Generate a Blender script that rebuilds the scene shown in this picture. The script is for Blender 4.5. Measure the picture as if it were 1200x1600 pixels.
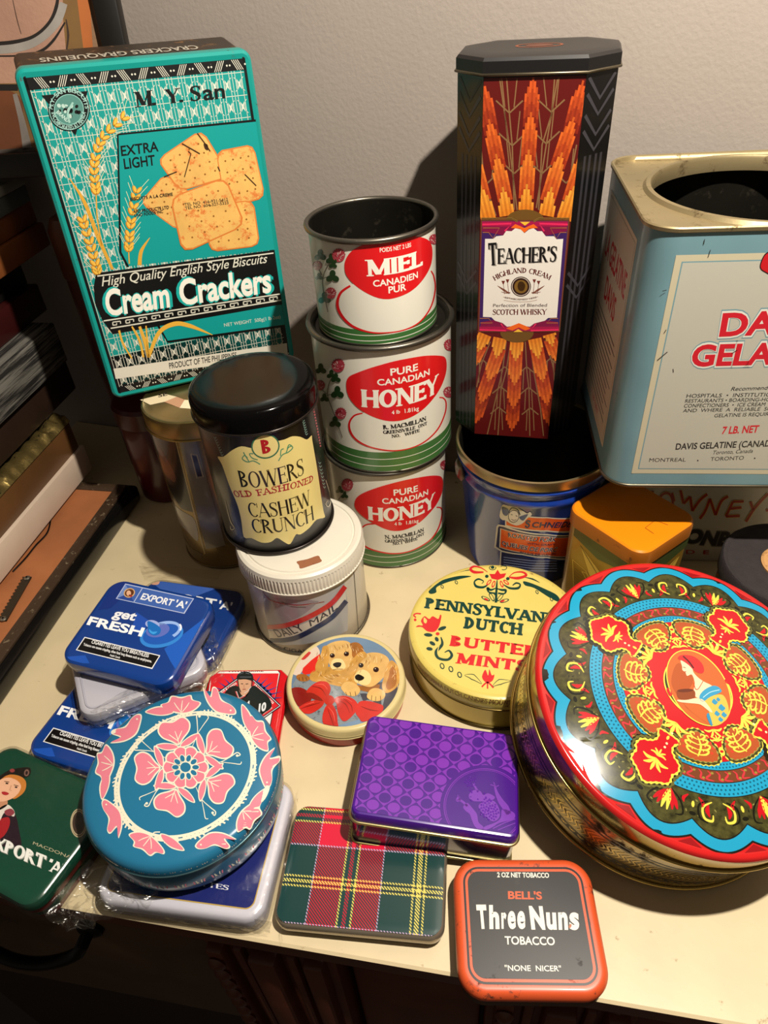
import bpy, bmesh, math, random
from mathutils import Vector, Matrix, noise
from mathutils.geometry import tessellate_polygon

random.seed(7)
for _o in list(bpy.data.objects):
    bpy.data.objects.remove(_o)
SC = bpy.context.scene
COL = SC.collection
PI = math.pi
R = math.radians

# ------------------------------------------------------------------ camera
FPX = 1109.0                      # focal length in pixels of the 1200 x 1600 frame
PITCH = R(40.0)
ROLL = R(4.5)
CAM = Vector((0, 0, 0.53))
_fw = Vector((0, math.cos(PITCH), -math.sin(PITCH)))
_dn = Vector((0, -math.sin(PITCH), -math.cos(PITCH)))
_rt = Vector((1, 0, 0))
IR = _rt * math.cos(ROLL) + _dn * math.sin(ROLL)
ID = -_rt * math.sin(ROLL) + _dn * math.cos(ROLL)
cd = bpy.data.cameras.new('camera')
cam = bpy.data.objects.new('camera', cd)
COL.objects.link(cam)
cam.matrix_world = Matrix(((IR.x, -ID.x, -_fw.x, CAM.x), (IR.y, -ID.y, -_fw.y, CAM.y),
                           (IR.z, -ID.z, -_fw.z, CAM.z), (0, 0, 0, 1)))
cd.sensor_fit = 'VERTICAL'
cd.sensor_height = 36.0
cd.lens = 36.0 * FPX / 1600.0
cd.clip_start = 0.01
SC.camera = cam

def ray(px, py):
    return (_fw * FPX + IR * (px - 600) + ID * (py - 800)).normalized()

def P(px, py, z=0.0):
    d = ray(px, py)
    return CAM + d * ((z - CAM.z) / d.z)

# ------------------------------------------------------------------ world, lamp, exposure
w = bpy.data.worlds.new('room_light')
SC.world = w
w.use_nodes = True
w.node_tree.nodes['Background'].inputs[0].default_value = (1.0, 0.84, 0.66, 1)
w.node_tree.nodes['Background'].inputs[1].default_value = 0.11
LAMP = Vector((0.25, 0.17, 1.0))
ld = bpy.data.lights.new('ceiling_spot_bulb', 'POINT')
ld.energy = 60.0
ld.color = (1.0, 0.92, 0.80)
ld.shadow_soft_size = 0.012
lo = bpy.data.objects.new('ceiling_spot_bulb', ld)
lo.location = LAMP
COL.objects.link(lo)
vs = SC.view_settings
vs.view_transform = 'Standard'
vs.look = 'None'
vs.exposure = 0.0
vs.gamma = 1.0
vs.use_curve_mapping = False
# ------------------------------------------------------------------ materials
def lin(h):
    h = h.lstrip('#')
    return tuple(((c / 12.92) if c <= 0.04045 else ((c + 0.055) / 1.055) ** 2.4)
                 for c in (int(h[i:i + 2], 16) / 255 for i in (0, 2, 4)))

_mc = {}
def mat(hexc, rough=0.35, metal=0.0, coat=0.0, wear=0.0, wearcol='#3a2414', wscale=90.0, bump=0.0,
        bscale=400.0, vary=0.0, spec=0.5, name=None):
    key = (hexc, rough, metal, coat, wear, wearcol, wscale, bump, bscale, vary, spec)
    if key in _mc:
        return _mc[key]
    m = bpy.data.materials.new(name or 'paint_' + hexc.lstrip('#'))
    m.use_nodes = True
    nt = m.node_tree
    b = nt.nodes['Principled BSDF']
    c = lin(hexc)
    b.inputs['Base Color'].default_value = (*c, 1)
    b.inputs['Roughness'].default_value = rough
    b.inputs['Metallic'].default_value = metal
    b.inputs['Coat Weight'].default_value = coat
    b.inputs['Coat Roughness'].default_value = 0.08
    b.inputs['Specular IOR Level'].default_value = spec
    m.diffuse_color = (*c, 1)
    N = nt.nodes.new
    L = nt.links.new
    if wear or bump or vary:
        tc = N('ShaderNodeTexCoord')
        col = None
        if vary:
            n0 = N('ShaderNodeTexNoise'); n0.inputs['Scale'].default_value = wscale * 0.35
            n0.inputs['Detail'].default_value = 6
            L(tc.outputs['Object'], n0.inputs['Vector'])
            hs = N('ShaderNodeMixRGB'); hs.blend_type = 'MULTIPLY'; hs.inputs[0].default_value = 1
            rp = N('ShaderNodeValToRGB')
            rp.color_ramp.elements[0].position = 0.3
            rp.color_ramp.elements[0].color = (1 - vary, 1 - vary, 1 - vary, 1)
            rp.color_ramp.elements[1].position = 0.7
            rp.color_ramp.elements[1].color = (1, 1, 1, 1)
            L(n0.outputs['Fac'], rp.inputs[0])
            hs.inputs[1].default_value = (*c, 1)
            L(rp.outputs[0], hs.inputs[2])
            col = hs.outputs[0]
        if wear:
            n1 = N('ShaderNodeTexNoise'); n1.inputs['Scale'].default_value = wscale
            n1.inputs['Detail'].default_value = 9; n1.inputs['Roughness'].default_value = 0.7
            L(tc.outputs['Object'], n1.inputs['Vector'])
            rp = N('ShaderNodeValToRGB')
            rp.color_ramp.elements[0].position = 0.72 - wear * 0.45
            rp.color_ramp.elements[0].color = (0, 0, 0, 1)
            rp.color_ramp.elements[1].position = 0.80 - wear * 0.42
            L(n1.outputs['Fac'], rp.inputs[0])
            mx = N('ShaderNodeMixRGB')
            L(rp.outputs[0], mx.inputs[0])
            if col: L(col, mx.inputs[1])
            else: mx.inputs[1].default_value = (*c, 1)
            mx.inputs[2].default_value = (*lin(wearcol), 1)
            col = mx.outputs[0]
            mr = N('ShaderNodeMath'); mr.operation = 'MULTIPLY_ADD'
            L(rp.outputs[0], mr.inputs[0]); mr.inputs[1].default_value = 0.75 - rough; mr.inputs[2].default_value = rough
            L(mr.outputs[0], b.inputs['Roughness'])
        if col: L(col, b.inputs['Base Color'])
        if bump:
            n2 = N('ShaderNodeTexNoise'); n2.inputs['Scale'].default_value = bscale
            n2.inputs['Detail'].default_value = 4
            L(tc.outputs['Object'], n2.inputs['Vector'])
            bp = N('ShaderNodeBump'); bp.inputs['Strength'].default_value = bump
            bp.inputs['Distance'].default_value = 0.001
            L(n2.outputs['Fac'], bp.inputs['Height'])
            L(bp.outputs[0], b.inputs['Normal'])
    _mc[key] = m
    return m

def tinplate(h='#8c877a', rough=0.34, wear=0.25):
    return mat(h, rough, 0.9, wear=wear, wearcol='#3b352b', wscale=60, vary=0.35, name='tinplate')
def gold(h='#b89a5a', rough=0.28, wear=0.15):
    return mat(h, rough, 0.95, wear=wear, wearcol='#4a3a1c', wscale=80, vary=0.25, name='brass_lacquer')

# ------------------------------------------------------------------ things and parts
def thing(name, label, cat, loc=(0, 0, 0), rz=0.0, group=None, mtx=None):
    o = bpy.data.objects.new(name, None)
    o.empty_display_size = 0.01
    COL.objects.link(o)
    o.matrix_world = mtx if mtx is not None else Matrix.Translation(loc) @ Matrix.Rotation(rz, 4, 'Z')
    o['label'] = label
    o['category'] = cat
    if group: o['group'] = group
    return o

def frame_mtx(loc, x, n):
    n = Vector(n).normalized(); x = Vector(x); x = (x - n * x.dot(n)).normalized(); y = n.cross(x)
    return Matrix(((x.x, y.x, n.x, loc[0]), (x.y, y.y, n.y, loc[1]), (x.z, y.z, n.z, loc[2]), (0, 0, 0, 1)))

def link(name, me, parent=None, label=None, smooth=None):
    o = bpy.data.objects.new(name, me)
    COL.objects.link(o)
    if parent is not None:
        o.parent = parent
    if label: o['label'] = label
    if smooth is not None:
        me.polygons.foreach_set('use_smooth', [True] * len(me.polygons))
        me.set_sharp_from_angle(angle=R(smooth))
    return o

def mesh(name, verts, faces, m, parent=None, label=None, smooth=None):
    me = bpy.data.meshes.new(name)
    me.from_pydata([tuple(v) for v in verts], [], faces)
    me.materials.append(m)
    me.validate()
    return link(name, me, parent, label, smooth)

def struct(o):
    o['kind'] = 'structure'
    return o

# outlines ---------------------------------------------------------
def circ(r, n=96):
    return lambda i: [((r + i) * math.cos(2 * PI * k / n), (r + i) * math.sin(2 * PI * k / n)) for k in range(n)]

def rrect(wd, dp, rad, n=8):
    def f(i):
        r = max(rad + i, 0.0004)
        hx, hy = wd / 2 - rad, dp / 2 - rad
        if rad + i < 0.0004:
            e = rad + i - 0.0004; hx += e; hy += e
        out = []
        for q, (sx, sy) in enumerate(((1, 1), (-1, 1), (-1, -1), (1, -1))):
            for k in range(n + 1):
                a = q * PI / 2 + k * PI / 2 / n
                out.append((sx * hx + r * math.cos(a), sy * hy + r * math.sin(a)))
        return out
    return f

def octa(wd, dp, ch):
    def f(i):
        a, b = wd / 2 + i, dp / 2 + i
        c = ch + i * 0.586
        return [(a, -b + c), (a, b - c), (a - c, b), (-a + c, b), (-a, b - c), (-a, -b + c), (-a + c, -b), (a - c, -b)]
    return f

def loft(name, outline, prof, m, parent, cap0=True, cap1=True, smooth=35, label=None):
    """stack outline(inset) at heights z: prof = [(inset, z), ...]"""
    prof = list(prof)
    if cap1: prof.append((prof[-1][0] - .0012, prof[-1][1]))
    rings = [[(x, y, z) for x, y in outline(i)] for i, z in prof]
    n = len(rings[0])
    verts = [v for r_ in rings for v in r_]
    faces = []
    for k in range(len(rings) - 1):
        a, b = k * n, (k + 1) * n
        for j in range(n):
            j2 = (j + 1) % n
            faces.append((a + j, a + j2, b + j2, b + j))
    if cap0: faces.append(tuple(range(n))[::-1])
    if cap1: faces.append(tuple(range((len(rings) - 1) * n, len(rings) * n)))
    return mesh(name, verts, faces, m, parent, label, smooth)

def bead(name, outline, z, r, m, parent, n=8, out=0.0, label=None):
    """rolled wire edge running round an outline"""
    rings = []
    for k in range(n):
        a = 2 * PI * k / n
        rings.append([(x, y, z + r * math.sin(a)) for x, y in outline(out + r * math.cos(a))])
    c = len(rings[0]); verts = [v for q in rings for v in q]; faces = []
    for k in range(n):
        a, b = k * c, ((k + 1) % n) * c
        for j in range(c):
            j2 = (j + 1) % c
            faces.append((a + j, a + j2, b + j2, b + j))
    return mesh(name, verts, faces, m, parent, label, 60)

def box(name, x0, x1, y0, y1, z0, z1, m, parent=None, bev=0.0, label=None):
    bm = bmesh.new()
    bmesh.ops.create_cube(bm, size=1)
    for v in bm.verts:
        v.co = Vector(((x0 + x1) / 2 + v.co.x * (x1 - x0), (y0 + y1) / 2 + v.co.y * (y1 - y0), (z0 + z1) / 2 + v.co.z * (z1 - z0)))
    if bev:
        bmesh.ops.bevel(bm, geom=bm.edges[:], offset=bev, segments=2, affect='EDGES', profile=0.5)
    me = bpy.data.meshes.new(name)
    bm.to_mesh(me); bm.free()
    me.materials.append(m)
    return link(name, me, parent, label, 40 if bev else None)

def tube(name, pts, r, m, parent=None, n=8, label=None, closed=False):
    pts = [Vector(p) for p in pts]
    verts, faces = [], []
    for i, p in enumerate(pts):
        d = (pts[min(i + 1, len(pts) - 1)] - pts[max(i - 1, 0)]).normalized()
        a = d.orthogonal().normalized() if i == 0 else (a - d * a.dot(d)).normalized()
        b = d.cross(a)
        for k in range(n):
            t = 2 * PI * k / n
            verts.append(p + (a * math.cos(t) + b * math.sin(t)) * r)
    for i in range(len(pts) - 1):
        for k in range(n):
            k2 = (k + 1) % n
            faces.append((i * n + k, i * n + k2, (i + 1) * n + k2, (i + 1) * n + k))
    faces.append(tuple(range(n))[::-1]); faces.append(tuple(range((len(pts) - 1) * n, len(pts) * n)))
    return mesh(name, verts, faces, m, parent, label, 50)

# ------------------------------------------------------------------ printed art: thin ink meshes lying on a surface
class Plane:
    cut = None
    def __init__(s, th, O, U, V):
        s.th = th; s.O = Vector(O); s.U = Vector(U).normalized(); s.V = Vector(V).normalized(); s.N = s.U.cross(s.V)
        s.inv = th.matrix_world.inverted()
    def loc(s, px, py):
        return s.inv @ CAM, (s.inv.to_3x3() @ ray(px, py)).normalized()
    def uv(s, px, py):
        o, d = s.loc(px, py)
        q = o + d * ((s.O - o).dot(s.N) / d.dot(s.N)) - s.O
        return (q.dot(s.U), q.dot(s.V))
    def pos(s, u, v, off):
        return s.O + s.U * u + s.V * v + s.N * off

class Top(Plane):
    """lid top at local z; dome(u, v) adds a height"""
    def __init__(s, th, z, dome=None, cut=None):
        Plane.__init__(s, th, (0, 0, z), (1, 0, 0), (0, 1, 0))
        s.dome = dome; s.cut = cut
    def uv(s, px, py):
        o, d = s.loc(px, py)
        z = s.O.z
        for _ in range(8):
            t = (z - o.z) / d.z
            u, v = o.x + d.x * t, o.y + d.y * t
            if not s.dome: break
            z = s.O.z + s.dome(u, v)
        return (u, v)
    def pos(s, u, v, off):
        return Vector((u, v, s.O.z + off + (s.dome(u, v) if s.dome else 0)))

class Cyl(Plane):
    """side of an upright can: u runs along the girth from the point nearest the camera, v is height"""
    def __init__(s, th, r, taper=0.0, step=0.004):
        s.th = th; s.r = r; s.tp = taper; s.inv = th.matrix_world.inverted()
        s.cut = (step, None)
        c = s.inv @ CAM
        s.a0 = math.atan2(c.y, c.x)
    def uv(s, px, py):
        o, d = s.loc(px, py)
        # cone radius r + tp*z
        A = d.x ** 2 + d.y ** 2 - (s.tp * d.z) ** 2
        rz = s.r + s.tp * o.z
        B = o.x * d.x + o.y * d.y - rz * s.tp * d.z
        Cc = o.x ** 2 + o.y ** 2 - rz ** 2
        D = B * B - A * Cc
        t = (-B - math.sqrt(max(D, 0))) / A
        q = o + d * t
        a = math.atan2(q.y, q.x) - s.a0
        a = (a + PI) % (2 * PI) - PI
        return (a * s.r, q.z)
    def pos(s, u, v, off):
        a = s.a0 + u / s.r
        rr = s.r + s.tp * v + off
        return Vector((rr * math.cos(a), rr * math.sin(a), v))

_fc = {}
def _bfont(txt, bold):
    k = (txt, bold)
    if k in _fc: return _fc[k]
    cu = bpy.data.curves.new('t', 'FONT')
    cu.body = txt; cu.size = 1.0; cu.offset = bold; cu.resolution_u = 4; cu.dimensions = '2D'; cu.fill_mode = 'FRONT'
    ob = bpy.data.objects.new('t', cu)
    COL.objects.link(ob)
    dg = bpy.context.evaluated_depsgraph_get()
    me = bpy.data.meshes.new_from_object(ob.evaluated_get(dg))
    vs_ = [(v.co.x, v.co.y) for v in me.vertices]
    ts = [tuple(p.vertices) for p in me.polygons]
    bpy.data.objects.remove(ob); bpy.data.curves.remove(cu); bpy.data.meshes.remove(me)
    _fc[k] = (vs_, ts)
    return _fc[k]

_CAP = [None]
def bfont(txt, bold=0.0):
    if _CAP[0] is None:
        v, _ = _bfont('H', 0.0)
        _CAP[0] = max(q[1] for q in v)
    v, t = _bfont(txt, bold)
    x0 = min(q[0] for q in v); x1 = max(q[0] for q in v)
    return [((x - x0) / _CAP[0], y / _CAP[0]) for x, y in v], t, (x1 - x0) / _CAP[0]

# a drawn roman / slab letter set: strokes with thick and thin members and bracket serifs
_G = {
 'A': (.82, 'l.05,0,.41,1,t l.41,1,.77,0,T h.2,.64,.34 s.05,0 s.77,0'),
 'B': (.68, 'v.14,0,1 b.14,.76,.40,.24 b.14,.26,.46,.26 s.14,0 s.14,1'),
 'C': (.74, 'a.42,.5,.36,.5,50,310 v.74,.68,.98,t'),
 'D': (.78, 'v.14,0,1 b.14,.5,.56,.5 s.14,0 s.14,1'),
 'E': (.66, 'v.14,0,1 h.14,.6,.97 h.14,.5,.52 h.14,.62,.03 v.6,.78,1,t v.5,.40,.64,t v.62,0,.22,t s.14,0 s.14,1'),
 'F': (.62, 'v.14,0,1 h.14,.6,.97 h.14,.48,.52 v.6,.78,1,t v.48,.40,.64,t s.14,0 s.14,1'),
 'G': (.80, 'a.42,.5,.36,.5,50,325 v.70,.02,.42 s.70,.42'),
 'H': (.84, 'v.14,0,1 v.70,0,1 h.14,.70,.52 s.14,0 s.14,1 s.70,0 s.70,1'),
 'I': (.34, 'v.17,0,1 s.17,0 s.17,1'),
 'K': (.78, 'v.14,0,1 l.16,.40,.68,1,t l.30,.55,.72,0,T s.14,0 s.14,1 s.72,0 s.66,1'),
 'L': (.62, 'v.14,0,1 h.14,.6,.03 v.6,0,.24,t s.14,0 s.14,1'),
 'M': (.98, 'v.12,0,1,t l.12,1,.48,.08,T l.48,.08,.84,1,t v.84,0,1 s.12,0 s.84,0 s.08,1 s.88,1'),
 'N': (.86, 'v.12,0,1,t l.12,1,.74,0,T v.74,0,1,t s.12,0 s.08,1 s.74,1'),
 'O': (.84, 'a.42,.5,.36,.5,0,360'),
 'P': (.66, 'v.14,0,1 b.14,.72,.44,.28 s.14,0 s.14,1'),
 'R': (.74, 'v.14,0,1 b.14,.74,.42,.26 l.34,.48,.68,0,T s.14,0 s.14,1 s.68,0'),
 'S': (.62, 'S v.55,.72,.97,t v.07,.03,.28,t'),
 'T': (.74, 'v.37,0,1 h.05,.69,.97 v.06,.72,1,t v.68,.72,1,t s.37,0'),
 'U': (.82, 'v.14,.3,1 v.68,.3,1,t u.41,.32,.27,.30 s.14,1 s.68,1'),
 'V': (.82, 'l.06,1,.41,0,T l.41,0,.76,1,t s.06,1 s.76,1'),
 'W': (1.16, 'l.06,1,.34,0,T l.34,0,.58,.95,t l.58,.95,.84,0,T l.84,0,1.10,1,t s.06,1 s.58,1 s1.10,1'),
 'X': (.82, 'l.08,1,.74,0,T l.74,1,.08,0,t s.08,1 s.74,0 s.74,1 s.08,0'),
 'Y': (.80, 'l.06,1,.40,.45,T l.40,.45,.74,1,t v.40,0,.45 s.40,0 s.06,1 s.74,1'),
 "'": (.22, 'l.12,1,.08,.72,T'), '.': (.24, 'v.12,0,.17'), ' ': (.36, ''), '-': (.5, 'h.08,.42,.45'),
}
def strip(pts, ws):
    """ribbon of varying width -> verts, quads"""
    vv, ff = [], []
    n = len(pts)
    for i in range(n):
        a = pts[max(i - 1, 0)]; b = pts[min(i + 1, n - 1)]
        dx, dy = b[0] - a[0], b[1] - a[1]
        l = math.hypot(dx, dy) or 1
        nx, ny = -dy / l, dx / l
        w_ = ws[i] if isinstance(ws, (list, tuple)) else ws
        vv += [(pts[i][0] + nx * w_ / 2, pts[i][1] + ny * w_ / 2), (pts[i][0] - nx * w_ / 2, pts[i][1] - ny * w_ / 2)]
        if i: ff.append((2 * i - 2, 2 * i - 1, 2 * i + 1, 2 * i))
    return vv, ff

GRP = []
gi = [0]
def serif(txt, T=.17, t=.06, sl=.16, sh=.05, track=.0):
    V, F = [], []
    GRP.clear()
    def add(v, f, x):
        gi[0] += 1; GRP.extend([gi[0] % 7] * len(f))
        k = len(V); V.extend((a + x, b) for a, b in v); F.extend(tuple(k + j for j in q) for q in f)
    X = 0.0
    for ch in txt:
        wd, g = _G.get(ch, (.4, ''))
        for s_ in g.split():
            k, rest = s_[0], s_[1:]
            p = rest.split(',') if rest else []
            th = T
            if p and p[-1] in 'tT': th = T if p[-1] == 'T' else t; p = p[:-1]
            q = [float(e) for e in p]
            if k == 'v': add([(q[0] - th / 2, q[1]), (q[0] + th / 2, q[1]), (q[0] + th / 2, q[2]), (q[0] - th / 2, q[2])], [(0, 1, 2, 3)], X)
            elif k == 'h':
                y = min(max(q[2], t / 2), 1 - t / 2)
                add([(q[0], y - t / 2), (q[1], y - t / 2), (q[1], y + t / 2), (q[0], y + t / 2)], [(0, 1, 2, 3)], X)
            elif k == 'l':
                o = th / 2 * 1.05
                add([(q[0] - o, q[1]), (q[0] + o, q[1]), (q[2] + o, q[3]), (q[2] - o, q[3])], [(0, 1, 2, 3)], X)
            elif k == 'a':
                n = 28; pts, ws = [], []
                for i in range(n + 1):
                    a = R(q[4] + (q[5] - q[4]) * i / n)
                    wdt = t + (T - t) * abs(math.cos(a)) ** 1.3
                    pts.append((q[0] + (q[2] - wdt / 2 + T / 4) * math.cos(a), q[1] + (q[3] - wdt / 2) * math.sin(a))); ws.append(wdt)
                add(*strip(pts, ws), X)
            elif k in 'bu':
                n = 18; pts, ws = [], []
                for i in range(n + 1):
                    a = R(90 - 180 * i / n) if k == 'b' else R(180 + 180 * i / n)
                    m_ = abs(math.cos(a)) if k == 'b' else (1 - i / n)
                    wdt = t + (T - t) * m_
                    pts.append((q[0] + (q[2] - wdt / 2 if k == 'b' else q[2]) * math.cos(a), q[1] + (q[3] - wdt / 2) * math.sin(a))); ws.append(wdt)
                add(*strip(pts, ws), X)
            elif k == 'S':
                pts = [(.55, .80), (.50, .92), (.40, .97), (.28, .97), (.15, .91), (.11, .78), (.16, .65), (.31, .55), (.46, .43), (.52, .28), (.47, .11), (.34, .03), (.21, .03), (.11, .09), (.07, .20)]
                ws = [t, t, t, t, T * .6, T * .8, T * .95, T, T * .95, T * .8, T * .6, t, t, t, t]
                pp, w2 = [], []
                for i in range(len(pts) - 1):
                    for j in range(3):
                        f = j / 3
                        pp.append((pts[i][0] * (1 - f) + pts[i + 1][0] * f, pts[i][1] * (1 - f) + pts[i + 1][1] * f)); w2.append(ws[i] * (1 - f) + ws[i + 1] * f)
                add(*strip(pp + [pts[-1]], w2 + [ws[-1]]), X)
            elif k == 's' and sl:
                y0 = 0 if q[1] < .3 else q[1] - sh
                add([(q[0] - sl, y0), (q[0] + sl, y0), (q[0] + sl, y0 + sh), (q[0] - sl, y0 + sh)], [(0, 1, 2, 3)], X)
        X += wd + track
    x0 = min(v[0] for v in V); x1 = max(v[0] for v in V)
    return [(x - x0, y) for x, y in V], F, x1 - x0

def smoothline(pts, closed=False, n=6):
    """Catmull-Rom through the points"""
    out = []
    m = len(pts)
    for i in range(m if closed else m - 1):
        p0 = pts[(i - 1) % m] if (closed or i > 0) else pts[i]
        p1 = pts[i]; p2 = pts[(i + 1) % m]
        p3 = pts[(i + 2) % m] if (closed or i + 2 < m) else p2
        for k in range(n):
            t = k / n
            out.append(tuple(0.5 * ((2 * p1[j]) + (-p0[j] + p2[j]) * t + (2 * p0[j] - 5 * p1[j] + 4 * p2[j] - p3[j]) * t * t + (-p0[j] + 3 * p1[j] - 3 * p2[j] + p3[j]) * t ** 3) for j in (0, 1)))
    if not closed: out.append(tuple(pts[-1]))
    return out

PRINTS = []
class Art:
    """collects flat shapes for one surface; k = (ox, oy, s): points are s*photo pixels from (ox, oy); k None: points are surface metres"""
    BASE, STEP = 0.00014, 0.00005
    def __init__(s, surf, gloss=0.3, coat=0.0, wear=0.0, wearcol='#c9c2ae', vary=0.0):
        s.surf = surf; s.k = None; s.sh = []; s.cur = 'print'; s.gl = gloss; s.coat = coat; s.wear = wear; s.wc = wearcol; s.vary = vary
        s.par = {}
    def obj(s, name): s.cur = name; return s
    def crop(s, ox, oy, sc): s.k = (ox, oy, sc); return s
    def c(s, p):
        if s.k is None: return (p[0], p[1])
        return s.surf.uv(s.k[0] + p[0] / s.k[2], s.k[1] + p[1] / s.k[2])
    def m(s, col):
        if not isinstance(col, str): return col
        return mat(col, s.gl, coat=s.coat, wear=s.wear, wearcol=s.wc, vary=s.vary)
    clip = None
    def raw(s, col, v, f, L=0):
        if s.clip:
            nv, nf = [], []
            for q in f:
                pl = [v[i] for i in q]
                C_ = s.clip
                for i in range(len(C_)):
                    a, b = C_[i], C_[(i + 1) % len(C_)]
                    ex, ey = b[0] - a[0], b[1] - a[1]
                    out = []
                    for j in range(len(pl)):
                        p0, p1 = pl[j - 1], pl[j]
                        d0 = ex * (p0[1] - a[1]) - ey * (p0[0] - a[0]); d1 = ex * (p1[1] - a[1]) - ey * (p1[0] - a[0])
                        if (d0 >= 0) != (d1 >= 0):
                            t_ = d0 / (d0 - d1); out.append((p0[0] + (p1[0] - p0[0]) * t_, p0[1] + (p1[1] - p0[1]) * t_))
                        if d1 >= 0: out.append(p1)
                    pl = out
                    if len(pl) < 3: break
                if len(pl) >= 3:
                    k = len(nv); nv += pl; nf.append(tuple(range(k, k + len(pl))))
            if not nf: return
            v, f = nv, nf
        s.sh.append((s.cur, L, s.m(col), v, f))
    def poly(s, col, pts, L=0, holes=(), smooth=0, conv=True):
        f = s.c if conv else (lambda p: p)
        loops = []
        for q in [pts] + list(holes):
            q = [f(p) for p in q]
            if smooth: q = smoothline(q, True, smooth)
            loops.append(q)
        t = tessellate_polygon([[Vector((x, y, 0)) for x, y in q] for q in loops])
        s.raw(col, [p for q in loops for p in q], [tuple(x) for x in t], L)
    def blob(s, col, pts, L=0, n=5, holes=()): s.poly(col, pts, L, holes, n)
    def ell(s, col, cx, cy, rx, ry=None, L=0, rot=0.0, n=32, a0=0, a1=360):
        ry = rx if ry is None else ry
        cr, sr = math.cos(R(rot)), math.sin(R(rot))
        q = []
        full = abs(a1 - a0) >= 360
        for i in range(n if full else n + 1):
            a = R(a0 + (a1 - a0) * i / n)
            x, y = rx * math.cos(a), ry * math.sin(a)
            q.append(s.c((cx + x * cr - y * sr, cy + x * sr + y * cr)))
        s.raw(col, q, [tuple(range(len(q)))], L)
    def ring(s, col, cx, cy, rx, ry, wdt, L=0, rot=0.0, n=48, a0=0, a1=360):
        """wdt is in the same units as the points"""
        cr, sr = math.cos(R(rot)), math.sin(R(rot))
        v, f = [], []
        for i in range(n + 1):
            a = R(a0 + (a1 - a0) * i / n)
            for e in (wdt / 2, -wdt / 2):
                x, y = (rx + e) * math.cos(a), (ry + e) * math.sin(a)
                v.append(s.c((cx + x * cr - y * sr, cy + x * sr + y * cr)))
            if i: f.append((2 * i - 2, 2 * i - 1, 2 * i + 1, 2 * i))
        s.raw(col, v, f, L)
    def line(s, col, pts, wdt, L=0, smooth=0, closed=False):
        """wdt in point units (number or list)"""
        q = [tuple(p) for p in pts]
        if isinstance(wdt, (list, tuple)) and smooth:
            ww = []
            for i in range(len(wdt) - 1): ww += [wdt[i] + (wdt[i + 1] - wdt[i]) * k / smooth for k in range(smooth)]
            wdt = ww + [wdt[-1]]
        if smooth: q = smoothline(q, closed, smooth)
        if closed: q = q + [q[0], q[1]] if not smooth else q + [q[0]]
        v, f = strip(q, wdt)
        s.raw(col, [s.c(p) for p in v], f, L)
    def text(s, col, txt, base, top, L=1, bold=0.0, font=None, shear=0.0, _d=None, **kw):
        """base: baseline polyline (2+ points); top: a point at cap height above its start"""
        if font is None and bold > 0 and (set(txt) & set('M4') or (bold >= .045 and 'e' in txt)):
            # these glyphs do not survive outline offsetting: thicken them by stacked, shifted copies
            bx = bold / .75
            for j, (dx, dy) in enumerate(((-bx, 0), (bx, 0), (0, -bx * .7), (0, bx * .7), (0, 0))):
                s.text(col, txt, base, top, L + .13 * j, 0.0, None, shear, _d=(dx, dy))
            return
        if font == 'serif': v, t, wd = serif(txt, **kw)
        else: v, t, wd = bfont(txt, bold)
        if _d: v = [(x + _d[0], y + _d[1]) for x, y in v]
        B = [s.c(p) for p in base]; Tp = s.c(top)
        if len(B) == 2:
            ux, uy = B[1][0] - B[0][0], B[1][1] - B[0][1]
            vx, vy = Tp[0] - B[0][0], Tp[1] - B[0][1]
            out = [(B[0][0] + ux * (x / wd + 0) + vx * y + shear * y * ux / wd, B[0][1] + uy * x / wd + vy * y + shear * y * uy / wd) for x, y in v]
        else:
            B = smoothline(B, False, 8)
            h = math.hypot(Tp[0] - B[0][0], Tp[1] - B[0][1])
            cum = [0]
            for i in range(1, len(B)): cum.append(cum[-1] + math.dist(B[i], B[i - 1]))
            tot = cum[-1]
            sgn = 1
            nx0, ny0 = -(B[1][1] - B[0][1]), B[1][0] - B[0][0]
            if (Tp[0] - B[0][0]) * nx0 + (Tp[1] - B[0][1]) * ny0 < 0: sgn = -1
            out = []
            for x, y in v:
                d = min(max(x / wd + shear * y * h / tot, 0), 1) * tot
                i = 1
                while i < len(B) - 1 and cum[i] < d: i += 1
                f_ = (d - cum[i - 1]) / ((cum[i] - cum[i - 1]) or 1)
                px = B[i - 1][0] + (B[i][0] - B[i - 1][0]) * f_; py = B[i - 1][1] + (B[i][1] - B[i - 1][1]) * f_
                dx, dy = B[i][0] - B[i - 1][0], B[i][1] - B[i - 1][1]
                l = math.hypot(dx, dy) or 1
                out.append((px - dy / l * y * h * sgn, py + dx / l * y * h * sgn))
        if font == 'serif':
            g_ = list(GRP)
            for j in range(7):
                fs = [q for q, k in zip(t, g_) if k == j]
                if fs:
                    used = sorted(set(i for q in fs for i in q)); mp = {i: n for n, i in enumerate(used)}
                    s.raw(col, [out[i] for i in used], [tuple(mp[i] for i in q) for q in fs], L + .13 * j)
            return
        s.raw(col, out, t, L)
    def sub(s, v, f):
        cu, cv = s.surf.cut
        bm = bmesh.new()
        bv = [bm.verts.new((x, y, 0)) for x, y in v]
        for q in f:
            try: bm.faces.new([bv[i] for i in q])
            except ValueError: pass
        for ax, st in ((0, cu), (1, cv)):
            if not st: continue
            lo = min(p[ax] for p in v); hi = max(p[ax] for p in v)
            k = math.floor(lo / st) + 1
            while k * st < hi - 1e-9:
                co = (k * st, 0, 0) if ax == 0 else (0, k * st, 0)
                no = (1, 0, 0) if ax == 0 else (0, 1, 0)
                bmesh.ops.bisect_plane(bm, geom=bm.verts[:] + bm.edges[:] + bm.faces[:], dist=1e-7, plane_co=co, plane_no=no)
                k += 1
        bm.verts.index_update()
        v2 = [(q.co.x, q.co.y) for q in bm.verts]; f2 = [tuple(q.index for q in fc.verts) for fc in bm.faces]
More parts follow.
